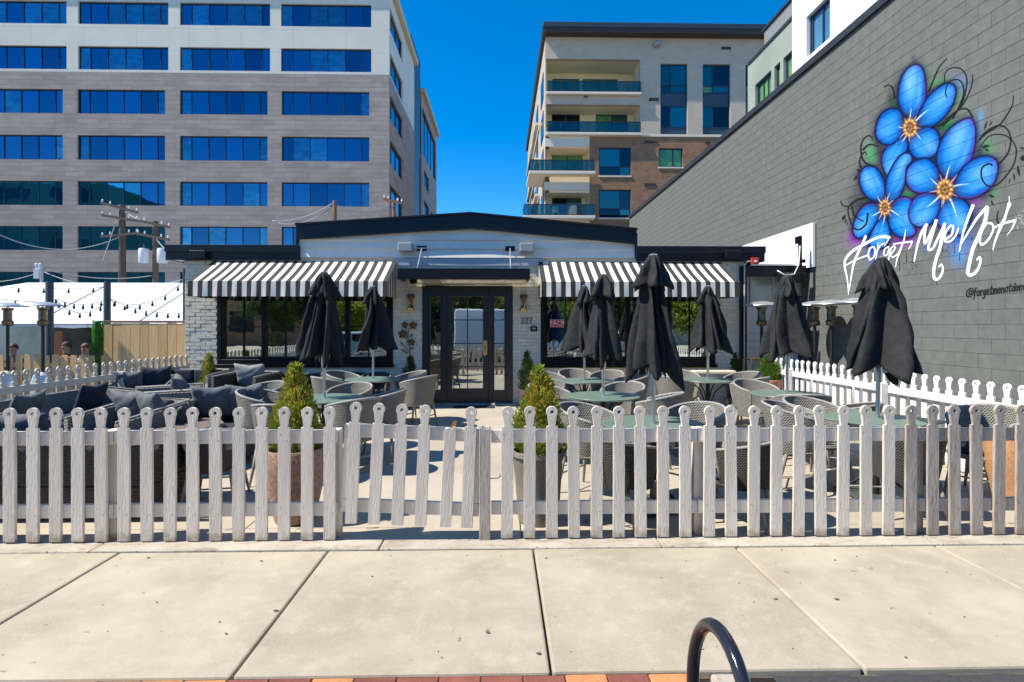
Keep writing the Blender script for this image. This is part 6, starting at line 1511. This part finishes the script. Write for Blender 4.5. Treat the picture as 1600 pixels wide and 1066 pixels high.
# small bench and brass lantern at the back right
x, y = cpos(1112, 10.45); bnch = thing('side_bench', 'low pale bench against the wall behind the back round table', 'bench', (x, y, 0))
MB().box(x-.4, x+.4, y-.18, y+.18, .70, .75).build('seat', m_soffit, bnch, bevel=.006)
for sx in (-1, 1):
    for sy in (-1, 1): MB().box(x+sx*.36-.02, x+sx*.36+.02, y+sy*.14-.02, y+sy*.14+.02, 0, .699).build('leg', m_taupe, bnch)
x, y = cpos(1181, 10.2); ln = thing('brass_lantern', 'large brass framed glass lantern beside the narrow dark conifer', 'lantern', (x, y, 0)); f = MB(); s = .17
for sx in (-1, 1):
    for sy in (-1, 1): f.box(x+sx*s-.009, x+sx*s+.009, y+sy*s-.009, y+sy*s+.009, .25, .98)
for z in (.25, .72, .98):
    f.box(x-s-.012, x+s+.012, y-s-.012, y-s+.012, z-.012, z+.012).box(x-s-.012, x+s+.012, y+s-.012, y+s+.012, z-.012, z+.012).box(x-s-.012, x-s+.012, y-s+.0125, y+s-.0125, z-.012, z+.012).box(x+s-.012, x+s+.012, y-s+.0125, y+s-.0125, z-.012, z+.012)
f.build('frame', m_brass, ln); MB().box(x-s, x+s, y-s, y+s, 0.0, .237).build('base', m_blackmetal, ln)
MB().box(x-s+.012, x+s-.012, y-s+.012, y-s+.016, .265, .965).build('glass_panel', m_clear, ln); MB().lathe([(.05, .237), (.05, .5), (0, .5)], (x-.05, y, 0), 14).build('candle', m_signwhite, ln, smooth=40.0); MB().lathe([(.04, .237), (.04, .62), (0, .62)], (x+.07, y+.03, 0), 14).build('candle', m_signwhite, ln, smooth=40.0)

# ================================================================== patio heaters
m_burner = MAT('sooty_burner_steel', (.30, .24, .17), (.08, .07, .06), 16, rough=.35, metal=.9)
def heater_proto():
    T = thing('patio_heater', None, 'patio heater')
    MB().lathe([(0, 0), (.22, 0), (.23, .02), (.21, .4), (.15, .62), (.05, .68)], (0, 0, 0), 20, cap=False).build('base', m_steel, T, smooth=35.0)
    MB().lathe([(.03, .68), (.03, 1.62)], (0, 0, 0), 12).build('pole', m_blackmetal, T, smooth=45.0)
    MB().lathe([(.03, 1.60), (.09, 1.62), (.10, 1.70), (.075, 1.72), (.075, 1.93), (.10, 1.94), (.10, 1.98), (0, 1.99)], (0, 0, 0), 16, cap=False).build('burner', m_burner, T, smooth=35.0)
    MB().lathe([(0, 2.10), (.12, 2.09), (.30, 2.045), (.345, 2.02), (.35, 2.01), (.345, 2.012), (.30, 2.035), (.12, 2.08), (0, 2.09)], (0, 0, 0), 36, cap=False).build('reflector', m_steel, T, smooth=60.0)
    MB().tube([(0, 0, 1.98), (0, 0, 2.09)], .012, 6).build('stem', m_steel, T)
    return T
hp = heater_proto()
for px, d, lab in ((1190, 10.75, 'patio heater beside the black corner post, leftmost of the four at right'), (1273, 10.67, 'patio heater in the back of the alley by the annex door'), (1299, 10.13, 'patio heater casting a shadow on the grey wall, third from the left'), (1341, 9.4, 'patio heater half hidden by the right front umbrella'),
                   (12, 11.2, 'patio heater at the left edge, beyond the side fence'), (67, 10.9, 'patio heater beside the dark post on the left')):
    x, y = cpos(px, d); h = place(hp, x, y, rs.uniform(0, 1), lab, 'silver patio heaters')

# ================================================================== left neighbour: fences, posts, tent, lights
NYf = 11.45
cf = thing('cedar_fence', 'plain cedar board fence left of the restaurant', 'fence', (XY(226, NYf), NYf, 0)); n = 0
x = XY(162, NYf); pw = .188; hz = 1.67; o = wloc(cf)
bd = MB().box(-pw/2+.003, pw/2-.003, -.012, .012, 0, hz).mesh('board', m_cedar, bevel=.003)
while x+pw < X0-.02:
    ob('board', bd, cf, Vector((x+pw/2, NYf+rs.uniform(-.005, .005), rs.uniform(-.012, .0)))-o); x += pw
MB().box(XY(161, NYf)-.1, X0-.02, NYf-.02, NYf+.06, hz+.002, hz+.05).build('cap_rail', MAT('dark_cedar', (.22, .14, .08), rough=.8), cf, bevel=.004)
nf = thing('timber_picket_fence', 'unpainted timber picket fence of the neighbouring yard on the left', 'fence', (XY(60, NYf), NYf, 0)); o = wloc(nf)
pk = MB().prism([(-.065, 0), (.065, 0), (.065, .92), (.05, .94), (-.05, .94), (-.065, .92)], -.011, .011).mesh('picket', m_cedar, bevel=.003)
x = XY(158, NYf); k = 0
while x > XY(-90, NYf):
    ob('picket', pk, nf, Vector((x, NYf, .06+rs.uniform(-.02, .02)))-o, (0, rs.uniform(-.01, .01), 0)); x -= .187
for z in (.25, .75): MB().box(XY(-90, NYf), XY(161, NYf), NYf+.012, NYf+.05, z, z+.09).build('rail', m_cedar, nf)
def post(px, d, ytop, r, lab):
    p = W(px, ytop, d); o = MB().lathe([(r, 0), (r, p.z-.02), (r*.9, p.z), (0, p.z)], (0, 0, 0), 16).build('steel_post', m_postgrey, smooth=35.0); o.location = (p.x, p.y, 0); tag(o, lab, 'post', 'charcoal posts carrying the string lights')
    return p
pA = post(77.5, 11.9, 440.5, .075, 'charcoal steel post beside the two left heaters'); pB = post(167.5, 12.0, 440, .07, 'charcoal steel post behind the left end of the cedar fence')
pC = post(288, 11.7, 420, .03, 'thin dark post at the left corner of the restaurant')
# tent
ty0, ty1 = 13.2, 21.0; ze, zt_ = W(0, 506, ty0).z, W(0, 443, ty1).z
tent = thing('white_tent', 'large white event tent beyond the cedar fence', 'tent', (-12, 16, 0))
txa, txb = XY(-420, ty0), XY(300, ty0)+.6
P = []
for i in range(9):
    t = i/8; y = ty0+(ty1-ty0)*t; z = ze+(zt_-ze)*t-.10*math.sin(t*PI)
    row = []
    for j in range(61):
        u = j/60; xl = XY(-420, y) if True else 0; x = txa+(txb+0.0-txa)*u+(.0)
        hip = 0
        zh = max(ze, zt_-.45*max(0, XY(38, ty1)-x)); row.append((x, y, min(z-.03*math.sin(u*PI*6)**2*math.sin(t*PI), zh)))
    P.append(row)
g = MB(); g.grid(P); g.build('roof', m_tent, tent, smooth=True)
g = MB(); g.grid([[(v[0], ty0+.005, ze-.0-(.10+.012*math.sin(v[0]*9))*k) for v in P[0]] for k in (0, 1)]); g.build('valance', m_tent, tent, smooth=True)
g = MB(); g.grid([[(v[0], ty1+(k*6), v[2]-k*2.4) for v in P[8]] for k in (0, 1)]); g.build('rear_roof', m_tent, tent)
for xx in (-16.5, -12.8, -9.4): MB().box(xx-.05, xx+.05, ty0+.02, ty0+.12, 0, ze-.02).build('leg', m_lampgrey, tent)
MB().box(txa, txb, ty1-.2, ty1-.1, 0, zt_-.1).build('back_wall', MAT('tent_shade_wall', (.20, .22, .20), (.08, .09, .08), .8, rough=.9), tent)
bl = thing('tan_canopy_drop', 'clear plastic wind screen hanging at the left of the tent', 'screen', (XY(35, 13), 13, 0))
MB().box(XY(-60, 13), XY(72, 13), 12.98, 13.0, .2, 1.62).build('sheet', MAT('cloudy_plastic', (.30, .36, .33), (.16, .2, .18), 1.2, rough=.3), bl)
br_ = MB().box(XY(88, 12.9), XY(100, 12.9), 12.85, 12.95, 0, W(0, 518, 12.9).z).build('rust_column', MAT('rust', (.25, .10, .04), (.16, .07, .03), 6, rough=.8)); tag(br_, 'rust brown column under the tent behind the dark post', 'column')
# hedge pillar
hx, hy = cpos(153, 11.1); hg = thing('hedge_pillar', 'bright green artificial hedge pillar at the end of the cedar fence', 'hedge', (hx, hy, 0)); MB().box(hx-.035, hx+.035, hy-.035, hy+.035, 0, 1.70).build('core', m_leaf_g, hg); g = MB(); r_ = random.Random(4)
for _ in range(3600):
    a = r_.uniform(0, 2*PI); z = r_.uniform(1.08, 1.72); rr = .088*r_.uniform(.75, 1.12); c = Vector((hx+rr*math.cos(a), hy+rr*math.sin(a), z)); d_ = Vector((math.cos(a)+r_.gauss(0, .4), math.sin(a)+r_.gauss(0, .4), r_.gauss(0, .6))).normalized()*.016; s = d_.orthogonal().normalized()*.006
    g.add([c-s, c+d_, c+s], [(0, 1, 2)])
tag(g.build('foliage', m_leaf_f, hg, fix=False), kind='stuff')
# string lights between posts
def sagline(a, b, sag, n=22): return [Vector(a).lerp(Vector(b), i/n)+Vector((0, 0, -4*sag*(i/n)*(1-i/n))) for i in range(n+1)]
bme = MB().lathe([(0, .0), (.017, -.0), (.017, -.05), (.024, -.06), (.027, -.09), (.015, -.115), (0, -.12)], (0, 0, 0), 10, cap=False).mesh('bulb', m_bulb, smooth=True)
def lights(pts, nb_, lab):
    S = thing('string_lights', lab, 'string lights', pts[0], 0, 'festoon lights over the neighbouring yard'); o = wloc(S); w_ = MB().tube(pts, .008, 5); w_.build('cord', m_bulb, S, smooth=True)
    for k in range(nb_):
        q = (k+.5)/nb_*(len(pts)-1); i = int(q); p = pts[i].lerp(pts[min(i+1, len(pts)-1)], q-i); ob('bulb', bme, S, p-o)
def wp_(px, py, d): return W(px, py, d)
lights(sagline(wp_(-30, 463, 11.7), wp_(77, 472, 11.9), .03), 3, 'festoon lights left of the left charcoal post, crossing the tent')
lights(sagline(wp_(-30, 446, 12.6), wp_(165, 449, 12.8), .05), 5, 'festoon lights along the upper edge of the tent')
lights(sagline(wp_(80, 465, 11.9), wp_(165, 469, 12), .12), 6, 'upper of the two festoon strings between the charcoal posts')
lights(sagline(wp_(84, 466, 11.85), wp_(165, 472, 11.95), .28), 5, 'lower sagging festoon string between the charcoal posts')
lights(sagline(wp_(170, 466, 12), wp_(288, 438, 11.7), .30), 6, 'festoon lights rising from the right charcoal post to the restaurant corner')
lights(sagline(wp_(170, 468, 12), wp_(288, 489, 11.7), .10), 7, 'festoon lights falling from the right charcoal post to the restaurant corner')
gr_ = MB().tube([wp_(84, 489, 12.5), wp_(165, 447, 14)], .015, 6).tube([wp_(216, 503, 12.5), wp_(288, 457, 14)], .015, 6)
gy = thing('tent_guy_ropes', 'two grey guy ropes slanting across the front of the tent', 'ropes', wp_(84, 489, 12.5))
MB().tube([wp_(84, 489, 12.5), wp_(165, 447, 14)], .016, 6).build('rope', m_wire, gy); MB().tube([wp_(216, 503, 12.5), wp_(288, 457, 14)], .016, 6).build('rope', m_wire, gy)

# ================================================================== utility poles and wires
def upole(px, d, ytop, arms, lab, r=.16, m=None, base=0):
    p = W(px, ytop, d); T = thing('utility_pole', lab, 'utility pole', (p.x, p.y, 0)); m = m or m_pole_wood
    MB().tube([(p.x, p.y, base), (p.x, p.y, p.z)], [r*1.15, r*.85], 12).build('shaft', m, T, smooth=45.0)
    for ya, half, sl in arms:
        z = W(px, ya, d).z; a = MB(); a.hexa([(p.x-half, p.y-.22, z-.06-sl), (p.x+half, p.y-.22, z-.06+sl), (p.x+half, p.y-.17, z-.06+sl), (p.x-half, p.y-.17, z-.06-sl)], [(p.x-half, p.y-.22, z+.06-sl), (p.x+half, p.y-.22, z+.06+sl), (p.x+half, p.y-.17, z+.06+sl), (p.x-half, p.y-.17, z+.06-sl)])
        co = a.build('crossarm', m, T)
        for q in (-.92, -.5, .5, .92): 
            x = p.x+half*q; zz = z+sl*q+.06; MB().lathe([(.03, 0), (.05, .04), (.03, .08), (.045, .12), (0, .16)], (x, p.y-.195, zz), 8, cap=False).build('insulator', m_trafo, co)
    return p, T
p1, U1 = upole(191, 28, 320, [(326, .95, -.25), (342, .95, -.15), (368, .95, .1)], 'tall weathered utility pole with three crossarms in front of the office', .17)
p2, U2 = upole(243, 27, 346, [(351, .85, -.18), (371, .8, -.15)], 'shorter utility pole carrying grey transformer cans', .14)
for px in (225, 254):
    q = W(px, 400, 26.8); MB().lathe([(0, -.36), (.22, -.36), (.24, -.33), (.24, .30), (.21, .36), (0, .38)], (q.x, q.y, q.z), 18, cap=False).build('transformer', m_trafo, U2, smooth=35.0); MB().tube([(q.x, q.y, q.z+.38), (q.x, q.y, q.z+.55)], .04, 8).build('bushing', m_pole_wood, U2)
p3, U3 = upole(523, 24, 314, [], 'short orange utility pole stub showing above the left end of the gable', .10, m_pole_new)
p4, U4 = upole(615.5, 26, 315, [(316, .45, -.1)], 'orange utility pole with a small arm before the office corner', .09, m_pole_new)
p5, U5 = upole(65, 25, 416, [(419, .12, 0)], 'grey service mast above the tent beside the left charcoal post', .07, m_trafo)
MB().box(p5.x-.12, p5.x+.12, p5.y-.3, p5.y-.1, p5.z-.6, p5.z-.15).build('meter_box', m_trafo, U5)
def wire(a, b, sag, lab, r=.022):
    S = MB().tube(sagline(a, b, sag), r, 5).build('overhead_wire', m_wire, smooth=True); tag(S, lab, 'wire', 'overhead wires')
wire(W(425, 345, 23), W(521, 317, 24), .25, 'upper overhead wire sagging left from the orange pole stub'); wire(W(435, 349, 23), W(521, 322, 24), .3, 'lower overhead wire sagging left from the orange pole stub')
wire(W(526, 320, 24), W(614, 318, 26), .35, 'overhead wire between the two orange poles'); wire(W(192, 329, 28), W(243, 352, 27), .1, 'overhead wire between the two weathered poles')
wire(W(66, 420, 25), W(243, 430, 27), .3, 'overhead wire from the service mast to the transformer pole'); wire(W(-40, 440, 25), W(66, 424, 25), .2, 'overhead wire leaving the service mast to the left'); wire(W(66, 424, 25), W(285, 437, 24), .6, 'thin overhead wire dipping behind the restaurant roof')
wire(W(191, 344, 28), W(320, 338, 40), .3, 'overhead wire running right from the tall pole towards the office'); wire(W(188, 370, 28), W(-30, 352, 26), .9, 'long overhead wire running left from the lowest crossarm'); wire(W(243, 372, 27), W(300, 404, 24), .35, 'service wire dropping from the transformer pole to the restaurant roof')
wire(W(182, 345, 28), W(160, 410, 27), .0, 'slanting guy wire left of the tall pole'); wire(W(243, 352, 27), W(262, 352, 30), .05, 'short tail of wire right of the transformer pole')

# ================================================================== people under the tent
def person(px, d, zhead, shirt, hair, lab, face=0.0, lean=0.0):
    p = W(px, 545, d); x, y = p.x, p.y; hz_ = zhead
    T = thing('person', lab, 'person', (x, y, 0), face, 'people seated under the tent')
    pelvis = (0, 0, hz_-.72)
    vs = [(0, 0, hz_-.72), (0, -.01, hz_-.55), (0, 0, hz_-.34), (0, 0, hz_-.20), (0, .01, hz_-.12), (0, .02, hz_-.03), (0, .01, hz_+.06)]
    rad = [(.16, .12), (.15, .11), (.17, .11), (.10, .08), (.052, .055), (.075, .09), (.07, .085)]
    es = [(i, i+1) for i in range(6)]
    def ch(start, pts, rr):
        pv = start
        for q, r in zip(pts, rr): vs.append(q); rad.append((r, r)); es.append((pv, len(vs)-1)); pv = len(vs)-1
    for s in (-1, 1):
        ch(2, [(s*.17, 0, hz_-.26), (s*.21, .04, hz_-.50), (s*.16, .26, hz_-.56), (s*.12, .34, hz_-.54)], [.065, .045, .034, .03])
        ch(0, [(s*.10, .06, hz_-.74), (s*.12, .42, hz_-.70), (s*.12, .44, max(.10, hz_-1.12)), (s*.12, .54, max(.05, hz_-1.16))], [.10, .07, .045, .035])
    me = bpy.data.meshes.new('b'); me.from_pydata(vs, es, []); o = bpy.data.objects.new('b', me); COL.objects.link(o)
    o.modifiers.new('s', 'SKIN'); sv = me.skin_vertices[0].data
    for i, r in enumerate(rad): sv[i].radius = r
    sv[0].use_root = True; ss = o.modifiers.new('ss', 'SUBSURF'); ss.levels = 2
    bpy.context.view_layer.update(); m2 = bpy.data.meshes.new_from_object(o.evaluated_get(bpy.context.evaluated_depsgraph_get())); bpy.data.objects.remove(o)
    m2.materials.clear(); skin = MAT('skin', (.42, .24, .17), rough=.6); sh_ = MAT('shirt', shirt, rough=.85); tr = MAT('trousers', (.04, .045, .06), rough=.85)
    for m in (skin, sh_, tr): m2.materials.append(m)
    for f in m2.polygons:
        c = f.center; f.use_smooth = True
        f.material_index = 0 if c.z > hz_-.15 or (c.y > .20 and c.z > hz_-.62) else (2 if c.z < hz_-.64 else 1)
    ob('body', m2, T)
    h = MB(); P = []
    for i in range(9):
        t = i/8*PI*.56; row = []
        for j in range(21):
            a = 2*PI*j/20; fr_ = .5+.5*math.sin(a); cut = t*(1-.35*fr_)
            row.append((.094*math.sin(cut)*math.cos(a), .012+.108*math.sin(cut)*math.sin(a)-.012, hz_+.0+.128*math.cos(cut)))
        P.append(row)
    h.grid(P); h.build('hair', MAT('hair', hair, rough=.7), T, world=False, smooth=True)
    MB().lathe([(0, 0), (.012, .006), (.01, .03), (0, .036)], (0, .098, hz_-.02), 8, cap=False).build('nose', skin, T, world=False, smooth=True)
    for s in (-1, 1):
        MB().lathe([(0, -.008), (.008, 0), (0, .008)], (s*.03, .090, hz_+.022), 8, cap=False).build('eye', m_bulb, T, world=False, smooth=True)
        MB().lathe([(0, -.028), (.012, 0), (0, .028)], (s*.082, .005, hz_), 8, cap=False).build('ear', skin, T, world=False, smooth=True)
    MB().box(-.025, .025, .084, .092, hz_-.052, hz_-.044).build('mouth', MAT('lips', (.3, .1, .08)), T, world=False)
    b = thing('yard_chair', 'dark chair under '+lab, 'chair', (x, y, 0), face)
    MB().box(-.22, .22, -.2, .22, .02+hz_-.90, .06+hz_-.90).build('seat', m_blackmetal, b, world=False, bevel=.01); MB().box(-.22, .22, -.24, -.205, hz_-.85, hz_-.45).build('backrest', m_blackmetal, b, world=False, bevel=.01)
    for sx in (-.19, .19):
        for sy in (-.18, .18): MB().box(sx-.015, sx+.015, sy-.015, sy+.015, 0, hz_-.881).build('leg', m_blackmetal, b, world=False)
person(21, 12.3, 1.09, (.10, .09, .10), (.05, .025, .015), 'seated person at the left edge, head above the timber pickets', R(200))
person(104, 12.6, 1.12, (.12, .05, .05), (.03, .02, .015), 'seated person in a dark red top behind the left post', R(160))
person(134, 12.2, 1.10, (.45, .40, .34), (.12, .06, .03), 'seated person in a pale top beside the green hedge pillar', R(185))

# ================================================================== bike rack
b = thing('bike_rack', 'black steel bike hoop at the sidewalk kerb', 'bike rack', (.70, 1.68, 0))
rr_ = .27; P = [(.665, 1.90, -.05)]; yc = 1.68; zc = .392
for i in range(19):
    a = i/18*PI; P.append((.675+.03*(i/18), yc+.205*math.cos(a), zc+.25*math.sin(a)))
P.append((.705, yc-.205, -.05)); P[0] = (.675, yc+.205, -.05)
MB().tube(P, .0215, 20).build('hoop', MAT('glossy_black_steel', (.012, .014, .02), (.02, .02, .026), 14, rough=.16, bump=.06, bscale=60), b, smooth=True)
for y in (yc+.205, yc-.205): MB().lathe([(.022, 0), (.06, 0), (.062, .008), (.022, .010)], (.665 if y > yc else .71, y, -.03), 20, cap=False).build('foot_plate', m_blackmetal, b, smooth=35.0)

# ================================================================== across the street (seen in the glass)
def vehicle(name, lab, cat, x, y, rz, L_, Wd, Hh, prof, paint, wheel_x, wins):
    T = thing(name, lab, cat, (x, y, -.07), R(rz))
    g = MB(); g.prism(prof, -Wd/2, Wd/2); g.build('body', paint, T, world=False, bevel=.07, seg=3, smooth=40.0)
    for w_ in wins:
        for s in (-1, 1): MB().prism(w_, s*(Wd/2+.004)-.004, s*(Wd/2+.004)+.004).build('window', m_aglass_d, T, world=False)
    for wx_ in wheel_x:
        for s in (-1, 1):
            ty = MB(); ty.tube([(wx_, s*(Wd/2-.18), .34), (wx_, s*(Wd/2+.01), .34)], .34, 24); t = ty.build('wheel', m_bulb, T, world=False, bevel=.02); r = MB().tube([(wx_, s*(Wd/2+.0105), .34), (wx_, s*(Wd/2+.02), .34)], .2, 16); r.build('rim', m_steel, t, world=False)
    for s in (-1, 1):
        MB().box(L_/2-.03, L_/2+.012, s*Wd*.36-.14, s*Wd*.36+.14, .62, .78).build('headlight', m_clear, T, world=False); MB().box(-L_/2-.012, -L_/2+.03, s*Wd*.40-.08, s*Wd*.40+.08, .75, 1.05).build('taillight', m_signred, T, world=False)
    return T
m_vanw = MAT('white_van_paint', (.75, .78, .8), rough=.25); m_carp = MAT('pale_teal_car_paint', (.35, .5, .5), rough=.2)
vehicle('parked_van', 'white delivery van parked at the kerb opposite the restaurant', 'van', .6, -4.3, 0, 5.6, 1.95, 2.5, [(-2.8, .3), (2.75, .3), (2.8, .95), (2.45, 1.15), (1.75, 2.2), (1.2, 2.45), (-2.75, 2.5), (-2.8, 2.3)], m_vanw, (-1.7, 1.85), [[(1.1, 1.3), (2.15, 1.3), (1.62, 2.05), (1.1, 2.1)]])
sedan = [(-2.25, .32), (2.2, .32), (2.25, .72), (1.3, .92), (.55, 1.42), (-1.1, 1.45), (-1.95, 1.0), (-2.25, .95)]
wn = [[(-1.6, 1.0), (-.15, 1.0), (-.15, 1.34), (-1.0, 1.34)], [(-.05, 1.0), (1.0, 1.0), (.45, 1.33), (-.05, 1.34)]]
vehicle('parked_car', 'pale teal hatchback parked opposite, left of the van', 'car', -6.6, -3.0, 0, 4.5, 1.8, 1.45, sedan, m_carp, (-1.4, 1.4), wn)
vehicle('parked_car', 'white saloon parked opposite, right of the van', 'car', 5.6, -3.0, 180, 4.5, 1.8, 1.45, sedan, m_vanw, (-1.4, 1.4), wn)
def streettree(x, y, h, seedv, lab):
    T = thing('street_tree', lab, 'tree', (x, y, 0), 0, 'street trees on the far pavement'); r_ = random.Random(seedv)
    tr = MB().tube([(x, y, 0), (x+.1, y, h*.3), (x-.05, y, h*.55)], [.16, .12, .06], 8); tr.build('trunk', m_bark, T, smooth=True)
    for k in range(6):
        a = k*1.05; MB().tube([(x, y, h*.33+k*.15), (x+math.cos(a)*h*.14, y+math.sin(a)*h*.14, h*.55), (x+math.cos(a)*h*.22, y+math.sin(a)*h*.22, h*.75)], [.06, .04, .01], 5).build('limb', m_bark, T)
    g = MB(); cl = [(Vector((r_.gauss(0, h*.13), r_.gauss(0, h*.13), h*.50+r_.gauss(0, h*.15))), r_.uniform(.10, .17)*h) for _ in range(14)]
    for _ in range(5000):
        c0, rr = r_.choice(cl); c = Vector((x, y, 0))+c0+Vector((r_.gauss(0, 1), r_.gauss(0, 1), r_.gauss(0, .8)))*rr*.5; d_ = Vector((r_.gauss(0, 1), r_.gauss(0, 1), r_.gauss(0, 1))).normalized()*.10; s = d_.orthogonal().normalized()*.045
        g.add([c-d_, c+s, c+d_, c-s], [(0, 1, 2, 3)])
    tag(g.build('crown', m_leaf_g if seedv % 2 else m_leaf_y, T, fix=False), kind='stuff')
for i, (x, y, h) in enumerate(((-13.4, -8.7, 5.2), (-8.8, -9.4, 5.0), (-4.4, -9.6, 4.8), (.1, -9.4, 5.0), (4.7, -9.6, 4.9), (9.2, -9.3, 5.1), (-11, -8.6, 6), (-6.5, -9, 5.2), (-2.2, -8.4, 5.8), (2.4, -9, 5.5), (7, -8.5, 6.2), (11.5, -9, 5.6))):
    streettree(x, y, h, i+1, ['low street tree opposite at the far left end', 'low street tree between the first and second tall trees', 'low street tree opposite between car and van', 'low street tree opposite behind the middle of the van', 'low street tree opposite between van and white saloon', 'low street tree opposite between the two rightmost tall trees', 'broad street tree opposite, leftmost of the row', 'second street tree opposite, behind the teal car', 'street tree opposite, behind the rear of the van', 'street tree opposite, behind the front of the van', 'street tree opposite, behind the white saloon', 'rightmost street tree of the far row'][i])
def farblock(x0, x1, y0, y1, h, lab, m, nx, nz_):
    T = thing('far_building', lab, 'building', ((x0+x1)/2, (y0+y1)/2, 0)); MB().box(x0, x1, y0, y1, 0, h).build('wall', m, T); 
    for i in range(nx):
        for k in range(nz_):
            a = x0+(x1-x0)*(i+.2)/nx; b_ = x0+(x1-x0)*(i+.8)/nx; c = h*(k+.3)/nz_; e = h*(k+.75)/nz_; MB().box(a, b_, y1+.003, y1+.06, c, e).build('window', m_aglass_d, T)
farblock(-26, 4, -34, -22, 7.5, 'low brick building across the street, left', m_bbrick, 9, 2); farblock(6, 30, -36, -22, 9, 'low pale building across the street, right', m_wbrick, 8, 2)
farblock(-190, -84, -44, -20, 32, 'dark office block far left across the street', MAT('dark_office', (.05, .15, .15), rough=.4), 8, 6)
print('objects', len(bpy.data.objects), 'tris', sum(len(p.vertices)-2 for m in {o.data for o in bpy.data.objects if o.type == 'MESH'} for p in m.polygons))
